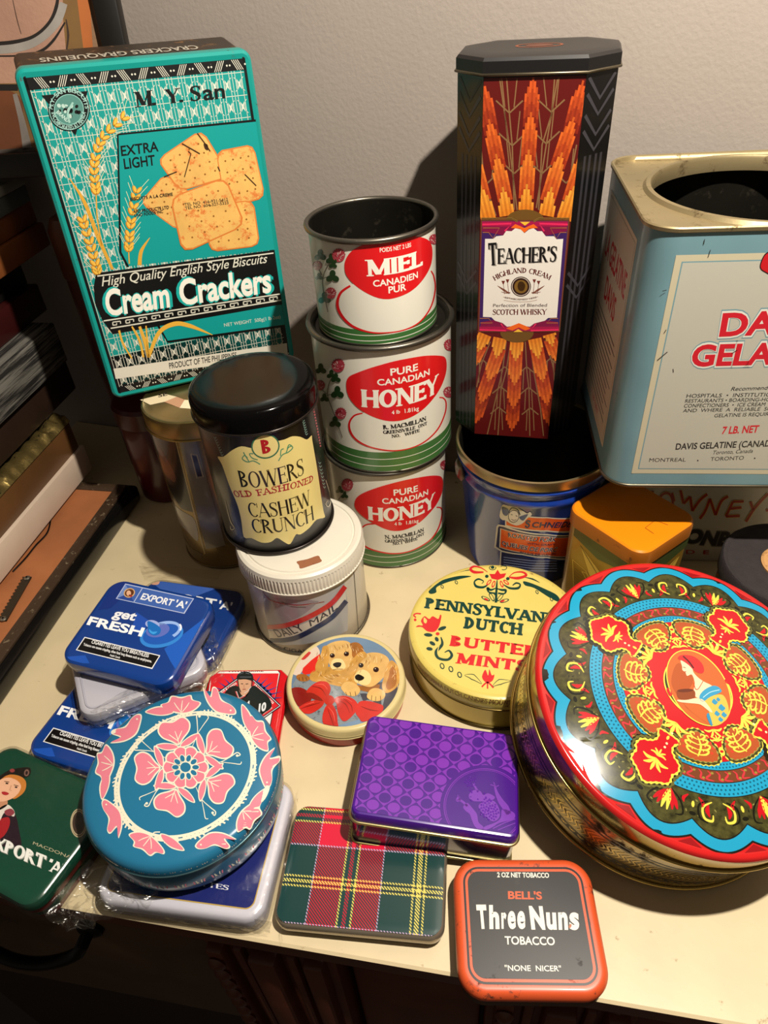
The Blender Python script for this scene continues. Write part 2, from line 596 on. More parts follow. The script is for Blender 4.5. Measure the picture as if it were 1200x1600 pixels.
        bm.free()
        return v2, f2
    def build(s, parent):
        names = []
        for q in s.sh:
            if q[0] not in names: names.append(q[0])
        res = {}
        jobs = []
        for nm in names:
            it = [q for q in s.sh if q[0] == nm]
            bb = [(min(p[0] for p in q[3]), max(p[0] for p in q[3]), min(p[1] for p in q[3]), max(p[1] for p in q[3])) for q in it]
            lab = list(range(len(it)))
            def find(i):
                while lab[i] != i: i = lab[i]
                return i
            for i in range(len(it)):
                for j in range(i):
                    a, b = bb[i], bb[j]
                    if a[0] - b[1] < .008 and b[0] - a[1] < .008 and a[2] - b[3] < .008 and b[2] - a[3] < .008:
                        ri, rj = find(i), find(j)
                        if ri != rj: lab[ri] = rj
            for r_ in sorted(set(find(i) for i in range(len(it)))):
                jobs.append((nm, [it[i] for i in range(len(it)) if find(i) == r_]))
        for nm, items in jobs:
            V, F, MI, ms = [], [], [], []
            for (n_, L, m_, v, f) in items:
                if m_ not in ms: ms.append(m_)
                if s.surf.cut: v, f = s.sub(v, f)
                k = len(V)
                off = s.BASE + s.STEP * L
                pp = [s.surf.pos(a, b, off) for a, b in v]
                V += pp
                e = 1e-3
                for q in f:
                    q = list(q)
                    # keep faces pointing outwards
                    ar = sum(v[q[i]][0] * v[q[(i + 1) % len(q)]][1] - v[q[(i + 1) % len(q)]][0] * v[q[i]][1] for i in range(len(q)))
                    if ar < 0: q.reverse()
                    F.append(tuple(k + i for i in q)); MI.append(ms.index(m_))
            me = bpy.data.meshes.new(nm)
            me.from_pydata([tuple(p) for p in V], [], F)
            for m_ in ms: me.materials.append(m_)
            me.polygons.foreach_set('material_index', MI)
            if s.surf.cut: me.polygons.foreach_set('use_smooth', [True] * len(F))
            me.update()
            o_ = link(nm, me, parent)
            PRINTS.append((o_, parent, isinstance(s.surf, Top)))
            res.setdefault(nm, []).append(o_)
        s.sh = []
        return res
# ------------------------------------------------------------------ the setting
WA = R(-20.0)
WN = Vector((-math.sin(WA), math.cos(WA), 0)); WU = Vector((math.cos(WA), math.sin(WA), 0)); WD = 0.688
def wallpt(a, z, off=0.0):
    return WN * (WD - off) + WU * a + Vector((0, 0, z))
wall_m = mat('#9c9188', 0.75, bump=0.35, bscale=260, vary=0.05, wscale=30, name='wall_plaster')
q = [wallpt(-1.6, -0.78), wallpt(1.6, -0.78), wallpt(1.6, 1.7), wallpt(-1.6, 1.7)]
qb = [p + WN * 0.08 for p in q]
struct(mesh('wall_back', q + qb, [(0, 1, 2, 3), (5, 4, 7, 6), (3, 2, 6, 7), (1, 0, 4, 5), (0, 3, 7, 4), (2, 1, 5, 6)], wall_m))
floor_m = mat('#2a1c12', 0.55, vary=0.4, wscale=40, name='floor_boards')
struct(mesh('floor', [(-1.8, -1.2, -0.80), (1.8, -1.2, -0.80), (1.8, 1.4, -0.80), (-1.8, 1.4, -0.80),
                      (-1.8, -1.2, -0.78), (1.8, -1.2, -0.78), (1.8, 1.4, -0.78), (-1.8, 1.4, -0.78)],
            [(3, 2, 1, 0), (4, 5, 6, 7), (0, 1, 5, 4), (1, 2, 6, 5), (2, 3, 7, 6), (3, 0, 4, 7)], floor_m))

# painted dresser: its front edge runs at -12.7 degrees
DA = R(-12.73)
dr = thing('dresser', 'cream topped wooden dresser with dark brown front under all the tins', 'dresser', (0, 0.1628, -0.78), DA)
H0 = 0.78
cream = mat('#d3c19b', 0.42, wear=0.16, wearcol='#8d7650', wscale=70, vary=0.10, bump=0.08, bscale=120, name='cream_paint')
brown = mat('#5e3020', 0.38, wear=0.12, wearcol='#7a5a40', wscale=60, vary=0.3, name='brown_varnish')
dark = mat('#24150e', 0.5, vary=0.3, name='dark_wood')
def dq(a, b, z):
    return (a, b, z + H0)
inv = dr.matrix_world.inverted()
bl = inv @ (wallpt(0, 0, 0.003)); 
def backy(a):      # local y of the wall at local x = a
    # WN.(M p) = WD
    n = dr.matrix_world.to_3x3().inverted() @ WN
    o = WN.dot(dr.matrix_world.translation)
    return (WD - 0.002 - o - n.x * a) / n.y
tx0, tx1 = -0.58, 0.62
T = 0.016
vv = [dq(tx0, 0, -T), dq(tx1, 0, -T), dq(tx1, backy(tx1), -T), dq(tx0, backy(tx0), -T),
      dq(tx0, 0, -0.0012), dq(tx1, 0, -0.0012), dq(tx1, backy(tx1), -0.0012), dq(tx0, backy(tx0), -0.0012),
      dq(tx0 + .002, 0.002, 0), dq(tx1 - .002, 0.002, 0), dq(tx1 - .002, backy(tx1), 0), dq(tx0 + .002, backy(tx0), 0)]
mesh('edge_band', vv[:8], [(0, 1, 5, 4), (3, 2, 1, 0), (1, 2, 6, 5), (2, 3, 7, 6), (3, 0, 4, 7), (4, 5, 6, 7)], brown, dr, 'dark brown varnished edge of the top')
mesh('top', vv[4:], [(0, 1, 5, 4), (4, 5, 6, 7), (1, 2, 6, 5), (2, 3, 7, 6), (3, 0, 4, 7), (3, 2, 1, 0)], cream, dr, 'worn cream painted top')
by = 0.018
box('carcass', tx0 + .03, tx1 - .03, by + .02, 0.40, 0.0, H0 - T, dark, dr)
# apron moulding under the top
for z0, z1, yy in ((-0.040, -T, by - .008), (-0.055, -0.040, by)):
    box('apron_moulding', tx0 + .02, tx1 - .02, yy, by + .03, H0 + z0, H0 + z1, brown, dr, 0.002)
# drawer front at the left with a dark drop handle
lx0, lx1 = -0.50, -0.175
df = box('drawer', lx0, lx1, by + .004, by + .03, H0 - 0.30, H0 - 0.062, mat('#56402a', 0.45, vary=0.35, wscale=50, name='drawer_wood'), dr, 0.003)
iron = mat('#0b0a09', 0.4, 0.6, name='black_iron')
hx, hz = -0.345, H0 - 0.105
pts = []
for k in range(21):
    t = k / 20
    pts.append((hx - .06 + .12 * t, by - .012 - .012 * math.sin(PI * t), hz - .028 * math.sin(PI * t) ** .5))
hd = tube('handle', [(hx - .06, by + .006, hz)] + pts + [(hx + .06, by + .006, hz)], .0055, iron, df, 10, 'black iron drop handle')
for sx in (-1, 1):
    bp_ = loft('handle_boss', circ(.012, 24), [(-.012, 0), (0, 0), (0, .004), (-.004, .007), (-.0119, .008)], iron, df, smooth=40)
    bp_.matrix_local = Matrix.Translation((hx + sx * .06, by + .004, hz)) @ Matrix.Rotation(R(90), 4, 'X')
# pilasters with carved and fluted members
def pilaster(a0):
    ps = box('pilaster', a0, a0 + .105, by - .004, by + .03, 0.05, H0 - 0.055, brown, dr, 0.002)
    for i, (o, w_, d_) in enumerate(((.006, .014, .010), (.026, .008, .006), (.040, .022, .012), (.068, .008, .006), (.082, .016, .010))):
        box('flute', a0 + o, a0 + o + w_, by - .004 - d_, by, 0.05, H0 - 0.056, brown, ps, 0.003)
    for k in range(16):
        z = H0 - .075 - k * .022
        b_ = loft('carved_leaf', circ(.007, 12), [(-.007, 0), (-.001, .0), (0, .002), (-.002, .0045), (-.006, .006)], brown, ps, smooth=60)
        b_.matrix_local = Matrix.Translation((a0 + .013, by - .0135, z)) @ Matrix.Rotation(R(90), 4, 'X') @ Matrix.Scale(1.6, 4, (0, 1, 0))
pilaster(-0.172)
pilaster(0.045)
box('door_panel', -0.062, 0.042, by + .008, by + .03, 0.08, H0 - 0.065, brown, dr, 0.004)
box('door_panel', 0.155, 0.50, by + .008, by + .03, 0.08, H0 - 0.065, brown, dr, 0.004)
for (a, b_) in ((-0.40, .06), (.45, .06)):
    pass

# ------------------------------------------------------------------ pile of frames at the left, square to the dresser
SU = Vector((math.cos(R(77.3)), math.sin(R(77.3)), 0)); SL = Vector((-SU.y, SU.x, 0))
def pile_mtx(x, y, z):
    """local x runs away from the viewer along the right-hand edge, local y to the left"""
    return Matrix(((SU.x, SL.x, 0, x), (SU.y, SL.y, 0, y), (0, 0, 1, z), (0, 0, 0, 1)))
blackm = mat('#0d0c0b', 0.22, wear=0.12, wearcol='#4a4a48', wscale=140, name='black_lacquer')
kraft = mat('#a8663a', 0.7, vary=0.25, wscale=60, bump=.2, bscale=200, name='kraft_paper')
def frame_ring(name, x0, x1, y0, y1, z0, z1, wd, m, par, bev=.002):
    box(name, x0, x1, y0, y0 + wd, z0, z1, m, par, bev)
    box(name, x0, x1, y1 - wd, y1, z0, z1, m, par, bev)
    box(name, x0, x0 + wd, y0 + wd, y1 - wd, z0, z1, m, par, bev)
    box(name, x1 - wd, x1, y0 + wd, y1 - wd, z0, z1, m, par, bev)
kf = thing('backed_frame', 'black picture frame lying face down with brown paper backing, lowest of the pile', 'picture frame',
           mtx=pile_mtx(-0.3619, 0.3973, 0))
KL = 0.305
frame_ring('moulding', -.30, KL, 0.0, .26, 0, .021, .024, blackm, kf, .004)
frame_ring('inner_lip', -.29, KL - .006, .010, .25, .021, .0245, .013, mat('#3a2a1c', .5, wear=.3, wearcol='#8a7a60', wscale=150), kf, .0008)
box('backing_paper', -.278, KL - .019, .022, .238, .018, .0228, kraft, kf)
tube('hanging_wire', [kf.matrix_world.inverted() @ P(x, y, .0240) for x, y in smoothline([(80, 808), (74, 832), (56, 852), (40, 872), (20, 893)], False, 5)], .0009, blackm, kf, 6)
# saw-tooth hanger
v_, f_ = [], []
hp = P(30, 935, .0245); hl = kf.matrix_world.inverted() @ hp
n = 26
for k in range(n + 1):
    x = -.030 + .060 * k / n
    y1 = .0035 if k % 2 else .0062
    v_ += [(x, -.004, 0), (x, y1, 0), (x, -.004, .0012), (x, y1, .0012)]
    if k:
        a = 4 * (k - 1); b = 4 * k
        f_ += [(a + 2, b + 2, b + 3, a + 3), (a, a + 1, b + 1, b), (a, b, b + 2, a + 2), (a + 1, a + 3, b + 3, b + 1)]
sh = mesh('sawtooth_hanger', v_, f_, tinplate('#5a5346', .45), kf, 'dull metal saw-tooth hanger')
sh.location = (hl.x, hl.y + .004, .0236); sh.rotation_euler = (0, 0, R(8))
for sx in (-.028, .028):
    s_ = loft('screw', circ(.0032, 16), [(-.0031, 0), (0, 0), (0, .0008), (-.0012, .0016), (-.0031, .0018)], tinplate('#9a9488'), sh)
    s_.location = (sx, 0, .001)

# gilt frame face up
gf = thing('gilt_frame', 'gilt frame with dark wood sides lying face up on the paper backed frame', 'picture frame', mtx=pile_mtx(-0.3935, 0.560, 0.0278))
gw = mat('#6a4726', .42, vary=.45, wscale=35, name='side_wood')
gl = .172
box('canvas_edge', -.30, gl, .0, .24, 0.0, .034, mat('#cdb7a2', .7, vary=.08), gf, .001, 'cream lower side')
frame_ring('side_board', -.30, gl - .004, .004, .245, .034, .072, .022, gw, gf, .001)
gm = mat('#9b8650', .3, .85, wear=.4, wearcol='#2c2415', wscale=130, bump=.8, bscale=160, name='gilt_carving')
def carved(name, x0, x1, y0, y1, z, par):
    v, f = [], []
    nx, ny = 90, 6
    for i in range(nx + 1):
        for j in range(ny + 1):
            x = x0 + (x1 - x0) * i / nx; y = y0 + (y1 - y0) * j / ny
            h = .006 * math.sin(PI * j / ny) + .004 * noise.noise(Vector((x * 90, y * 120, 3))) + .003 * abs(math.sin(x * 160))
            v.append((x, y, z + (h if 0 < j < ny else -.001)))
    for i in range(nx):
        for j in range(ny):
            a = i * (ny + 1) + j
            f.append((a, a + ny + 1, a + ny + 2, a + 1))
    return mesh(name, v, f, gm, par, 'gilded carved edge', 50)
carved('gilt_edge', -.30, gl - .004, .002, .030, .072, gf)
box('picture_surface', -.28, gl - .024, .026, .222, .055, .062, mat('#20180f', .6), gf)

# dark deep box frame, weathered frame, maroon frame, two natural wood frames, grey box
def slab(name, label, x, y, z, ln, h, m, wd=.20, fw=.035, bev=.002):
    t = thing(name, label, 'picture frame', mtx=pile_mtx(x, y, z))
    frame_ring('rail', -.22, ln, 0, wd, 0, h, fw, m, t, bev)
    box('back_panel', -.22 + fw * .8, ln - fw * .8, fw * .8, wd - fw * .8, h * .25, h * .7, dark, t)
    return t
grey = mat('#77736a', .8, wear=.62, wearcol='#15120f', wscale=75, bump=.9, bscale=120, vary=.5, name='weathered_wood')
# streaky grain for the weathered frame
gn = grey.node_tree
for n_ in gn.nodes:
    if n_.type == 'TEX_NOISE':
        mp = gn.nodes.new('ShaderNodeMapping'); mp.inputs['Scale'].default_value = (.10, 3.0, 3.0)
        src = n_.inputs['Vector'].links[0].from_socket
        gn.links.new(src, mp.inputs[0]); gn.links.new(mp.outputs[0], n_.inputs['Vector'])
def slabf(name, label, fx, fy, z, h, m, ln=.16, wd=.20, fw=.035):
    o = Vector((fx, fy, 0)) - SU * ln
    return slab(name, label, o.x, o.y, z, ln, h, m, wd, fw)
dkb = mat('#2a1a10', .5, vary=.3)
slabf('shadow_frame', 'plain dark brown frame between the gilt frame and the weathered frame', -.360, .775, .1135, .042, dkb)
slabf('weathered_frame', 'rough weathered grey wooden frame in the middle of the pile', -.3525, .765, .1560, .0470, grey)
slabf('maroon_frame', 'dark maroon painted frame above the weathered grey frame', -.3700, .800, .2035, .0320, mat('#35100f', .35, wear=.1, wearcol='#8a6a60', wscale=160))
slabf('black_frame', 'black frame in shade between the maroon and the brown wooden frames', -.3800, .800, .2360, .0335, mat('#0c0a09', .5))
w1 = mat('#8a4f25', .5, vary=.35, wscale=40, name='natural_wood')
slabf('wooden_frame', 'plain brown wooden frame lying on the black frame', -.3480, .820, .2700, .0250, w1)
slabf('wooden_frame', 'brown wooden frame lying directly under the grey box', -.3530, .820, .2955, .0225, w1, .165)
go_ = Vector((-.3500, .815, 0)) - SU * .16
gb = thing('grey_box', 'pale grey lidded box on top of the pile of frames', 'box', mtx=pile_mtx(go_.x, go_.y, .3185))
box('box_body', -.22, .16, 0, .17, 0, .017, mat('#5f655d', .6, vary=.2), gb, .002)
box('box_lid', -.222, .162, -.002, .172, .017, .027, mat('#8c8b7e', .6, vary=.2), gb, .002)
# dark leather case behind the pile
lcse = thing('dark_case', 'dark brown case in the gloom between the frames and cracker tin', 'case', mtx=pile_mtx(-.292, .790, 0))
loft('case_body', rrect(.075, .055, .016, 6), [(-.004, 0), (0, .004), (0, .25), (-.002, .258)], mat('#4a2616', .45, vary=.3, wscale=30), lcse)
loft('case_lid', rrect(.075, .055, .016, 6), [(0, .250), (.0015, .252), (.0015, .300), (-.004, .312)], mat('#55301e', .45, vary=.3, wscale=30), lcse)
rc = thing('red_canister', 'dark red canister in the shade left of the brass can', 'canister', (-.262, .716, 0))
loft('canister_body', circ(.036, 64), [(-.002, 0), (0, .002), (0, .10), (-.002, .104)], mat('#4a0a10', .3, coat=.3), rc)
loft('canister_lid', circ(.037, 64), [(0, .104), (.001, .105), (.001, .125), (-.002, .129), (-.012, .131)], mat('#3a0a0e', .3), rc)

# ------------------------------------------------------------------ painting standing at the back, left
pw = thing('painting', 'framed oil painting leaning on the wall behind the cracker tin', 'painting',
           mtx=frame_mtx((-.205, .790, .3465), (math.cos(R(-10)), math.sin(R(-10)), 0), (0.0, -1, 0.12)))
# local: x right, y up the canvas, z towards the viewer
black2 = mat('#100e0c', .45)
PWID, PHGT = .40, .42
box('frame_rail', -.022, 0, 0, PHGT, 0, .018, black2, pw, .002)
box('frame_rail', -PWID, -PWID + .022, 0, PHGT, 0, .018, black2, pw, .002)
box('frame_rail', -PWID + .022, -.022, 0, .022, 0, .018, black2, pw, .002)
box('frame_rail', -PWID + .022, -.022, PHGT - .022, PHGT, 0, .018, black2, pw, .002)
box('canvas', -PWID + .02, -.02, .02, PHGT - .02, 0, .008, mat('#8a6a4e', .6, vary=.3, wscale=40, bump=.3, bscale=300), pw)
# ================================================================== tall biscuit tin, upper left
CW, CH, CD = .180, .2675, .070
cu_, cup = Vector((.9356, .3516, -.033)), Vector((.0064, .101, .9949))
cn = cu_.cross(cup).normalized()
c0 = Vector((-.164, .6345, .1885)) - cn * CD
ck = thing('cracker_tin', 'tall turquoise cracker tin with a picture of crackers and wheat ears', 'tin', mtx=frame_mtx(c0, cu_, cn))
teal = '#0f8a82'
oc = rrect(CW, CH, .007)
def ocl(i): return [(x, y + CH / 2) for x, y in oc(i)]
rusty = mat('#3b3128', .45, .5, wear=.35, wearcol='#7a5a3c', wscale=80)
loft('body', ocl, [(-.004, 0), (-.001, .001), (-.001, CD - .008)], rusty, ck, True, False)
loft('front_lid', ocl, [(-.001, CD - .012), (.0008, CD - .012), (.0012, CD - .004), (.0006, CD - .0015), (-.0015, CD), (-.004, CD - .0004), (-.006, CD - .0008)],
     mat(teal, .3, coat=.2, wear=.2, wearcol='#2c2a22', wscale=110), ck, False, True)
for _o in ck.children:      # the depth of the tin runs level although its face leans back
    for v_ in _o.data.vertices: v_.co.y += (CD - v_.co.z) * .17
A = Art(Plane(ck, (0, 0, CD - .0006), (1, 0, 0), (0, 1, 0)), .34, coat=.1, wear=.05, wearcol='#57544a')
BK, WH = '#0c0c0c', '#cfcdbd'
# lattice ground
A.obj('lattice_pattern')
A.k = None
A.poly('#128c85', [(-.080, .012), (.080, .012), (.080, .258), (-.080, .258)], 0)
A.poly(BK, [(-.0835, .006), (.0835, .006), (.0835, .0405), (-.0835, .0405)], 0)
cw_, chh = .01035, .0163
nx, ny = 16, 15
for i in range(nx):
    x = -.0828 + (i + .5) * cw_
    for dx in (-.5, -.26, .26):
        A.line(WH, [(x + dx * cw_, .008), (x + dx * cw_, .2555)], .0004, 1)
    for j in range(ny):
        y = .0085 + (j + .5) * chh
        A.poly(WH, [(x - .0019, y + .0040), (x, y + .0014), (x + .0019, y + .0040), (x + .0008, y), (x + .0019, y - .0040), (x, y - .0014), (x - .0019, y - .0040), (x - .0008, y)], 1)
        A.ring(WH, x - .0048, y,   .0030, .0052, .00045, 1, n=8, a0=-75, a1=75)
        A.ring(WH, x + .0048, y,   .0030, .0052, .00045, 1, n=8, a0=105, a1=255)
for j in range(ny + 1):
    A.line(WH, [(-.0828, .0085 + j * chh), (.0828, .0085 + j * chh)], .00045, 1)
A.obj('border_print')
for x in (-.0845, .0845):
    A.line(BK, [(x, .004), (x, .2635)], .0022, 2)
for y0, y1 in ((.2545, .2625), (.0045, .0105)):
    A.poly(BK, [(-.085, y0), (.085, y0), (.085, y1), (-.085, y1)], 2)
    ym = (y0 + y1) / 2; hh = (y1 - y0) / 2
    for k in range(11):
        x = -.076 + k * .0152
        sg = 1 if k % 2 else -1
        for d in range(4):
            A.line(WH, [(x + d * .0016 - sg * .002, y0 + .0004), (x + d * .0016 + sg * .002, y1 - .0004)], .0005, 3)
        for d in (.0088, .0112):
            A.ell(WH, x + d, ym, .0007, L=3, n=10)
A.crop(0, 0, 2.5)
A.obj('picture_panel')
A.poly('#0d8f8b', [(460, 525), (1003, 470), (1072, 975), (500, 1040), (470, 985)], 3)
A.line(BK, [(500, 1042), (470, 985), (460, 525), (1003, 470)], 9, 4)
A.poly('#0d8f8b', [(612, 1262), (1100, 1190), (1113, 1272), (655, 1335)], 3)
A.line(BK, [(612, 1262), (655, 1335), (1113, 1272)], 9, 4)
bis = mat('#dfae5c', .5, wear=.42, wearcol='#c8702a', wscale=150, vary=.2)
bed = mat('#c8722c', .5)
for qi, sq in enumerate(([(545, 792), (642, 678), (770, 770), (700, 905)], [(612, 622), (788, 503), (902, 690), (700, 748)],
           [(842, 590), (990, 562), (1037, 772), (880, 815)], [(818, 985), (1016, 960), (990, 780), (800, 800)], [(662, 770), (880, 690), (960, 880), (712, 992)])):
    cx = sum(p[0] for p in sq) / 4; cy = sum(p[1] for p in sq) / 4
    def rq(f, r):
        o = []
        for i in range(4):
            a, b, c_ = sq[i - 1], sq[i], sq[(i + 1) % 4]
            for t in (1 - r, 1): pass
            o += [tuple(b[j] + (a[j] - b[j]) * r for j in (0, 1)), tuple(b[j] + (a[j] - b[j]) * r * .3 + (c_[j] - b[j]) * r * .3 for j in (0, 1)), tuple(b[j] + (c_[j] - b[j]) * r for j in (0, 1))]
        return [(cx + (x - cx) * f, cy + (y - cy) * f) for x, y in o]
    A.poly(bed, rq(1.0, .16), 4 + 2 * qi); A.poly(bis, rq(.95, .16), 5 + 2 * qi)
    for i in range(1, 5):
        for j in range(1, 5):
            u, v = i / 5, j / 5
            x = (sq[0][0] * (1 - u) + sq[1][0] * u) * (1 - v) + (sq[3][0] * (1 - u) + sq[2][0] * u) * v
            y = (sq[0][1] * (1 - u) + sq[1][1] * u) * (1 - v) + (sq[3][1] * (1 - u) + sq[2][1] * u) * v
            A.ell('#8a5a22', x, y, 4, 4, 6 + 2 * qi, n=7)
for p in ([(735, 590), (745, 600), (720, 690)], [(770, 520), (800, 560), (820, 590)], [(710, 560), (780, 600)], [(640, 690), (690, 670)], [(850, 650), (858, 668)], [(955, 680), (1000, 725)]):
    A.line('#3a2412', p, 4, 15)
A.blob('#3a2412', [(795, 560), (810, 565), (812, 585), (800, 580)], 15)
A.obj('wheat_print')
def wheat(pts, n, sz, L=5):
    q = smoothline(pts, False, 12)
    for i in range(n):
        k = int((len(q) - 2) * i / (n - 1)); a, b = q[k], q[k + 1]
        d = math.atan2(b[1] - a[1], b[0] - a[0])
        for sg in (-1, 1):
            e = d + sg * .55
            x, y = a[0] + math.cos(d + sg * 1.57) * sz * .55, a[1] + math.sin(d + sg * 1.57) * sz * .55
            A.ell('#b97a1c', x, y, sz * 1.05, sz * .52, L, math.degrees(e), 10)
            A.ell('#e0b045', x + 1.5, y - 1, sz * .85, sz * .34, L + 1, math.degrees(e), 10)
            A.line('#e8dcae', [(x, y), (x + math.cos(e) * sz * 3.6, y + math.sin(e) * sz * 3.6)], 1.6, L)
wheat([(375, 745), (368, 640), (400, 540), (490, 452)], 12, 17)
wheat([(380, 1060), (355, 960), (320, 850)], 9, 17)
wheat([(502, 970), (512, 860), (535, 735)], 10, 16)
for p, w_ in (([(270, 695), (330, 790), (385, 930), (440, 1052)], [2, 14, 16, 10]), ([(375, 748), (380, 850), (398, 960)], [5, 5, 5]),
              ([(502, 972), (505, 1030)], [4, 5]), ([(585, 928), (552, 980), (545, 1035)], [2, 14, 16])):
    A.line('#cf9a34', p, w_, 5, smooth=6)
for p, w_ in (([(465, 1290), (480, 1340), (515, 1400)], [8, 8, 5]), ([(515, 1275), (545, 1330), (560, 1395)], [6, 10, 8]), ([(545, 1275), (565, 1330), (580, 1395)], [10, 14, 10]),
              ([(570, 1272), (575, 1330), (580, 1395)], [5, 8, 8]), ([(580, 1395), (620, 1300), (680, 1265), (740, 1272), (830, 1308)], [12, 16, 18, 16, 2])):
    A.line('#d9a63c', p, w_, 6, smooth=6)
A.obj('banner')
A.poly(BK, [(375, 1066), (1072, 976), (1102, 1188), (440, 1305), (400, 1250), (372, 1185), (366, 1120)], 5)
A.line(WH, [(380, 1078), (1068, 988)], 5, 6)
A.line(WH, [(405, 1253), (1093, 1148)], 5, 6)
A.line(WH, [(432, 1282), (1098, 1172)], 5, 6)
for k in range(13):
    x = 440 + k * 51; y = 1264 - k * 8.0
    A.line(WH, [(x, y - 6), (x + 30, y - 10)], 4, 6); A.line(WH, [(x, y - 6), (x + 1, y + 6)], 4, 6)
    A.line(WH, [(x + 1, y + 6), (x + 16, y + 4), (x + 15, y - 3)], 4, 6); A.line(WH, [(x + 30, y - 10), (x + 31, y)], 4, 6)
A.text(WH, 'High Quality English Style Biscuits', [(398, 1118), (1040, 1026)], (392, 1082), 6, .004, shear=.28)
A.obj('lettering')
for tx, b0, b1, tp in (('Cream', (418, 1232), (664, 1196), (405, 1136)), ('Crackers', (706, 1190), (1060, 1138), (694, 1096))):
    A.text('#19a39b', tx, [(b0[0] - 5, b0[1] + 3), (b1[0] + 5, b1[1] + 3)], (tp[0] - 5, tp[1] - 3), 6, .075)
    A.text('#e6e3d6', tx, [b0, b1], tp, 7, .03)
A.poly('#cfcabb', [(443, 1440), (1120, 1340), (1124, 1388), (452, 1480)], 3)
A.text(BK, 'PRODUCT OF THE PHILIPPINES', [(662, 1440), (925, 1397)], (659, 1418), 4, .012)
A.text(WH, 'NET WEIGHT  500g(1 lb 2oz)', [(876, 1276), (1096, 1243)], (874, 1263), 4)
for tx, b0, b1, tp in (('M.', (525, 420), (610, 410), (519, 360)), ('Y.', (645, 406), (716, 398), (640, 350))):
    A.text(BK, tx, [b0, b1], tp, 4, font='serif', T=.25, t=.09, sl=.18)
A.text(BK, 'S', [(745, 396), (786, 391)], (740, 338), 4, font='serif', T=.22, t=.09)
A.text(BK, 'an', [(795, 391), (880, 382)], (789, 333), 4, .02)
A.text(BK, 'EXTRA', [(474, 609), (620, 590)], (470, 571), 4, .02)
A.text(BK, 'LIGHT', [(486, 660), (607, 644)], (481, 621), 4, .02)
ink = '#2a2320'
for tx, b0, b1, tp in (('BISCUITS A LA CREME', (510, 783), (675, 763), (508, 771)), ('APO PRODUCTS LTD', (521, 832), (660, 814), (519, 820)), ('UNO FOODS INC', (526, 846), (637, 830), (524, 835)),
                       ('TEL NO  416-921-5412', (721, 804), (890, 783), (719, 793)), ('TEL NO  604-327-5323', (723, 818), (892, 796), (721, 807))):
    A.text(ink, tx, [b0, b1], tp, 16, .012)
A.obj('emblem')
A.poly(BK, [(162, 373), (343, 355), (295, 530)], 4)
A.ell(BK, 269, 428, 82, 84, 5); A.ring('#7fb3a9', 269, 428, 76, 78, 3, 6); A.ell('#4d7f76', 269, 428, 56, 58, 6)
A.ring('#7fb3a9', 269, 428, 57, 59, 3, 7)
for k in range(26):
    a = random.random() * 6.28; r_ = random.random() * 46
    A.ell(BK if k % 3 else '#a9c4ba', 269 + r_ * math.cos(a), 425 + r_ * math.sin(a), 5 + 5 * random.random(), 4 + 4 * random.random(), 7 + (k % 3 == 0), random.random() * 180, 8)
A.line('#8fb8ae', [(285, 400), (265, 440), (272, 480)], 8, 9, smooth=4)
A.text('#9cc4ba', 'M.Y. SAN BISCUITS', [(205, 428), (222, 380), (268, 360), (315, 378), (334, 425)], (190, 428), 7, .02)
A.text('#9cc4ba', 'INCORPORATED AT MANILA', [(200, 440), (222, 488), (272, 508), (318, 485), (336, 440)], (216, 438), 7, .02)
A.text('#b8d4ca', 'BRAND', [(218, 440), (262, 478)], (228, 430), 9, .02)
A.build(ck)
A = Art(Plane(ck, (0, CH - .0008 + CD * .17, 0), (-1, 0, 0), (0, -.17, 1)), .4)
A.obj('top_lettering')
A.text('#a9a294', 'CRACKERS GRAQUELINS', [(-.055, .030), (.070, .030)], (-.055, .045), 3, .02)
A.build(ck)

# ================================================================== painting image
A = Art(Plane(pw, (0, 0, .008), (1, 0, 0), (0, 1, 0)), .55)
A.crop(0, 0, 6)
A.obj('painted_image')
pk = mat('#a9816c', .6, vary=.25, wscale=60, bump=.3, bscale=300)
A.poly(mat('#7a5a30', .6, vary=.4, wscale=60), [(-900, -200), (860, -200), (800, 1500), (-900, 1500)], 0)
A.poly(mat('#b3652f', .6, vary=.3, wscale=60), [(700, -200), (830, -200), (880, 600), (800, 600)], 1)
A.poly(pk, [(-600, -200), (590, -200), (590, 150), (620, 480), (560, 560), (180, 780), (-600, 790)], 1)
A.line(mat('#9b948c', .6, vary=.3, wscale=80), [(600, 30), (520, 200), (380, 350), (200, 440), (-100, 470), (-500, 460)], [70, 110, 95, 80, 80, 80], 3, smooth=6)
A.line('#1e1714', [(550, -100), (530, 60), (470, 200), (350, 320), (200, 380), (-60, 410), (-500, 400)], [20, 34, 30, 30, 34, 38, 38], 4, smooth=6)
A.line('#1e1714', [(610, 210), (500, 380), (380, 480), (200, 520), (-100, 525), (-500, 520)], [14, 26, 28, 16, 14, 14], 4, smooth=6)
A.line('#3a2a20', [(620, 180), (640, 330), (625, 470)], [10, 22, 14], 3, smooth=4)
A.line('#4a352a', [(110, -50), (160, 180), (200, 320)], [6, 10, 6], 3, smooth=4)
A.poly('#171310', [(-600, 790), (170, 790), (170, 850), (-600, 850)], 4)
A.blob(mat('#6a3a1c', .6, vary=.3, wscale=60), [(-600, 850), (120, 860), (220, 1150), (200, 1400), (-600, 1450)], 2)
A.line(mat('#7d756e', .6, vary=.4, wscale=100), [(140, 880), (210, 1150), (260, 1400)], [40, 60, 90], 3, smooth=4)
A.poly(mat('#5a5048', .6, vary=.6, wscale=120), [(-600, 1440), (330, 1380), (330, 1500), (-600, 1560)], 3)
A.build(pw)

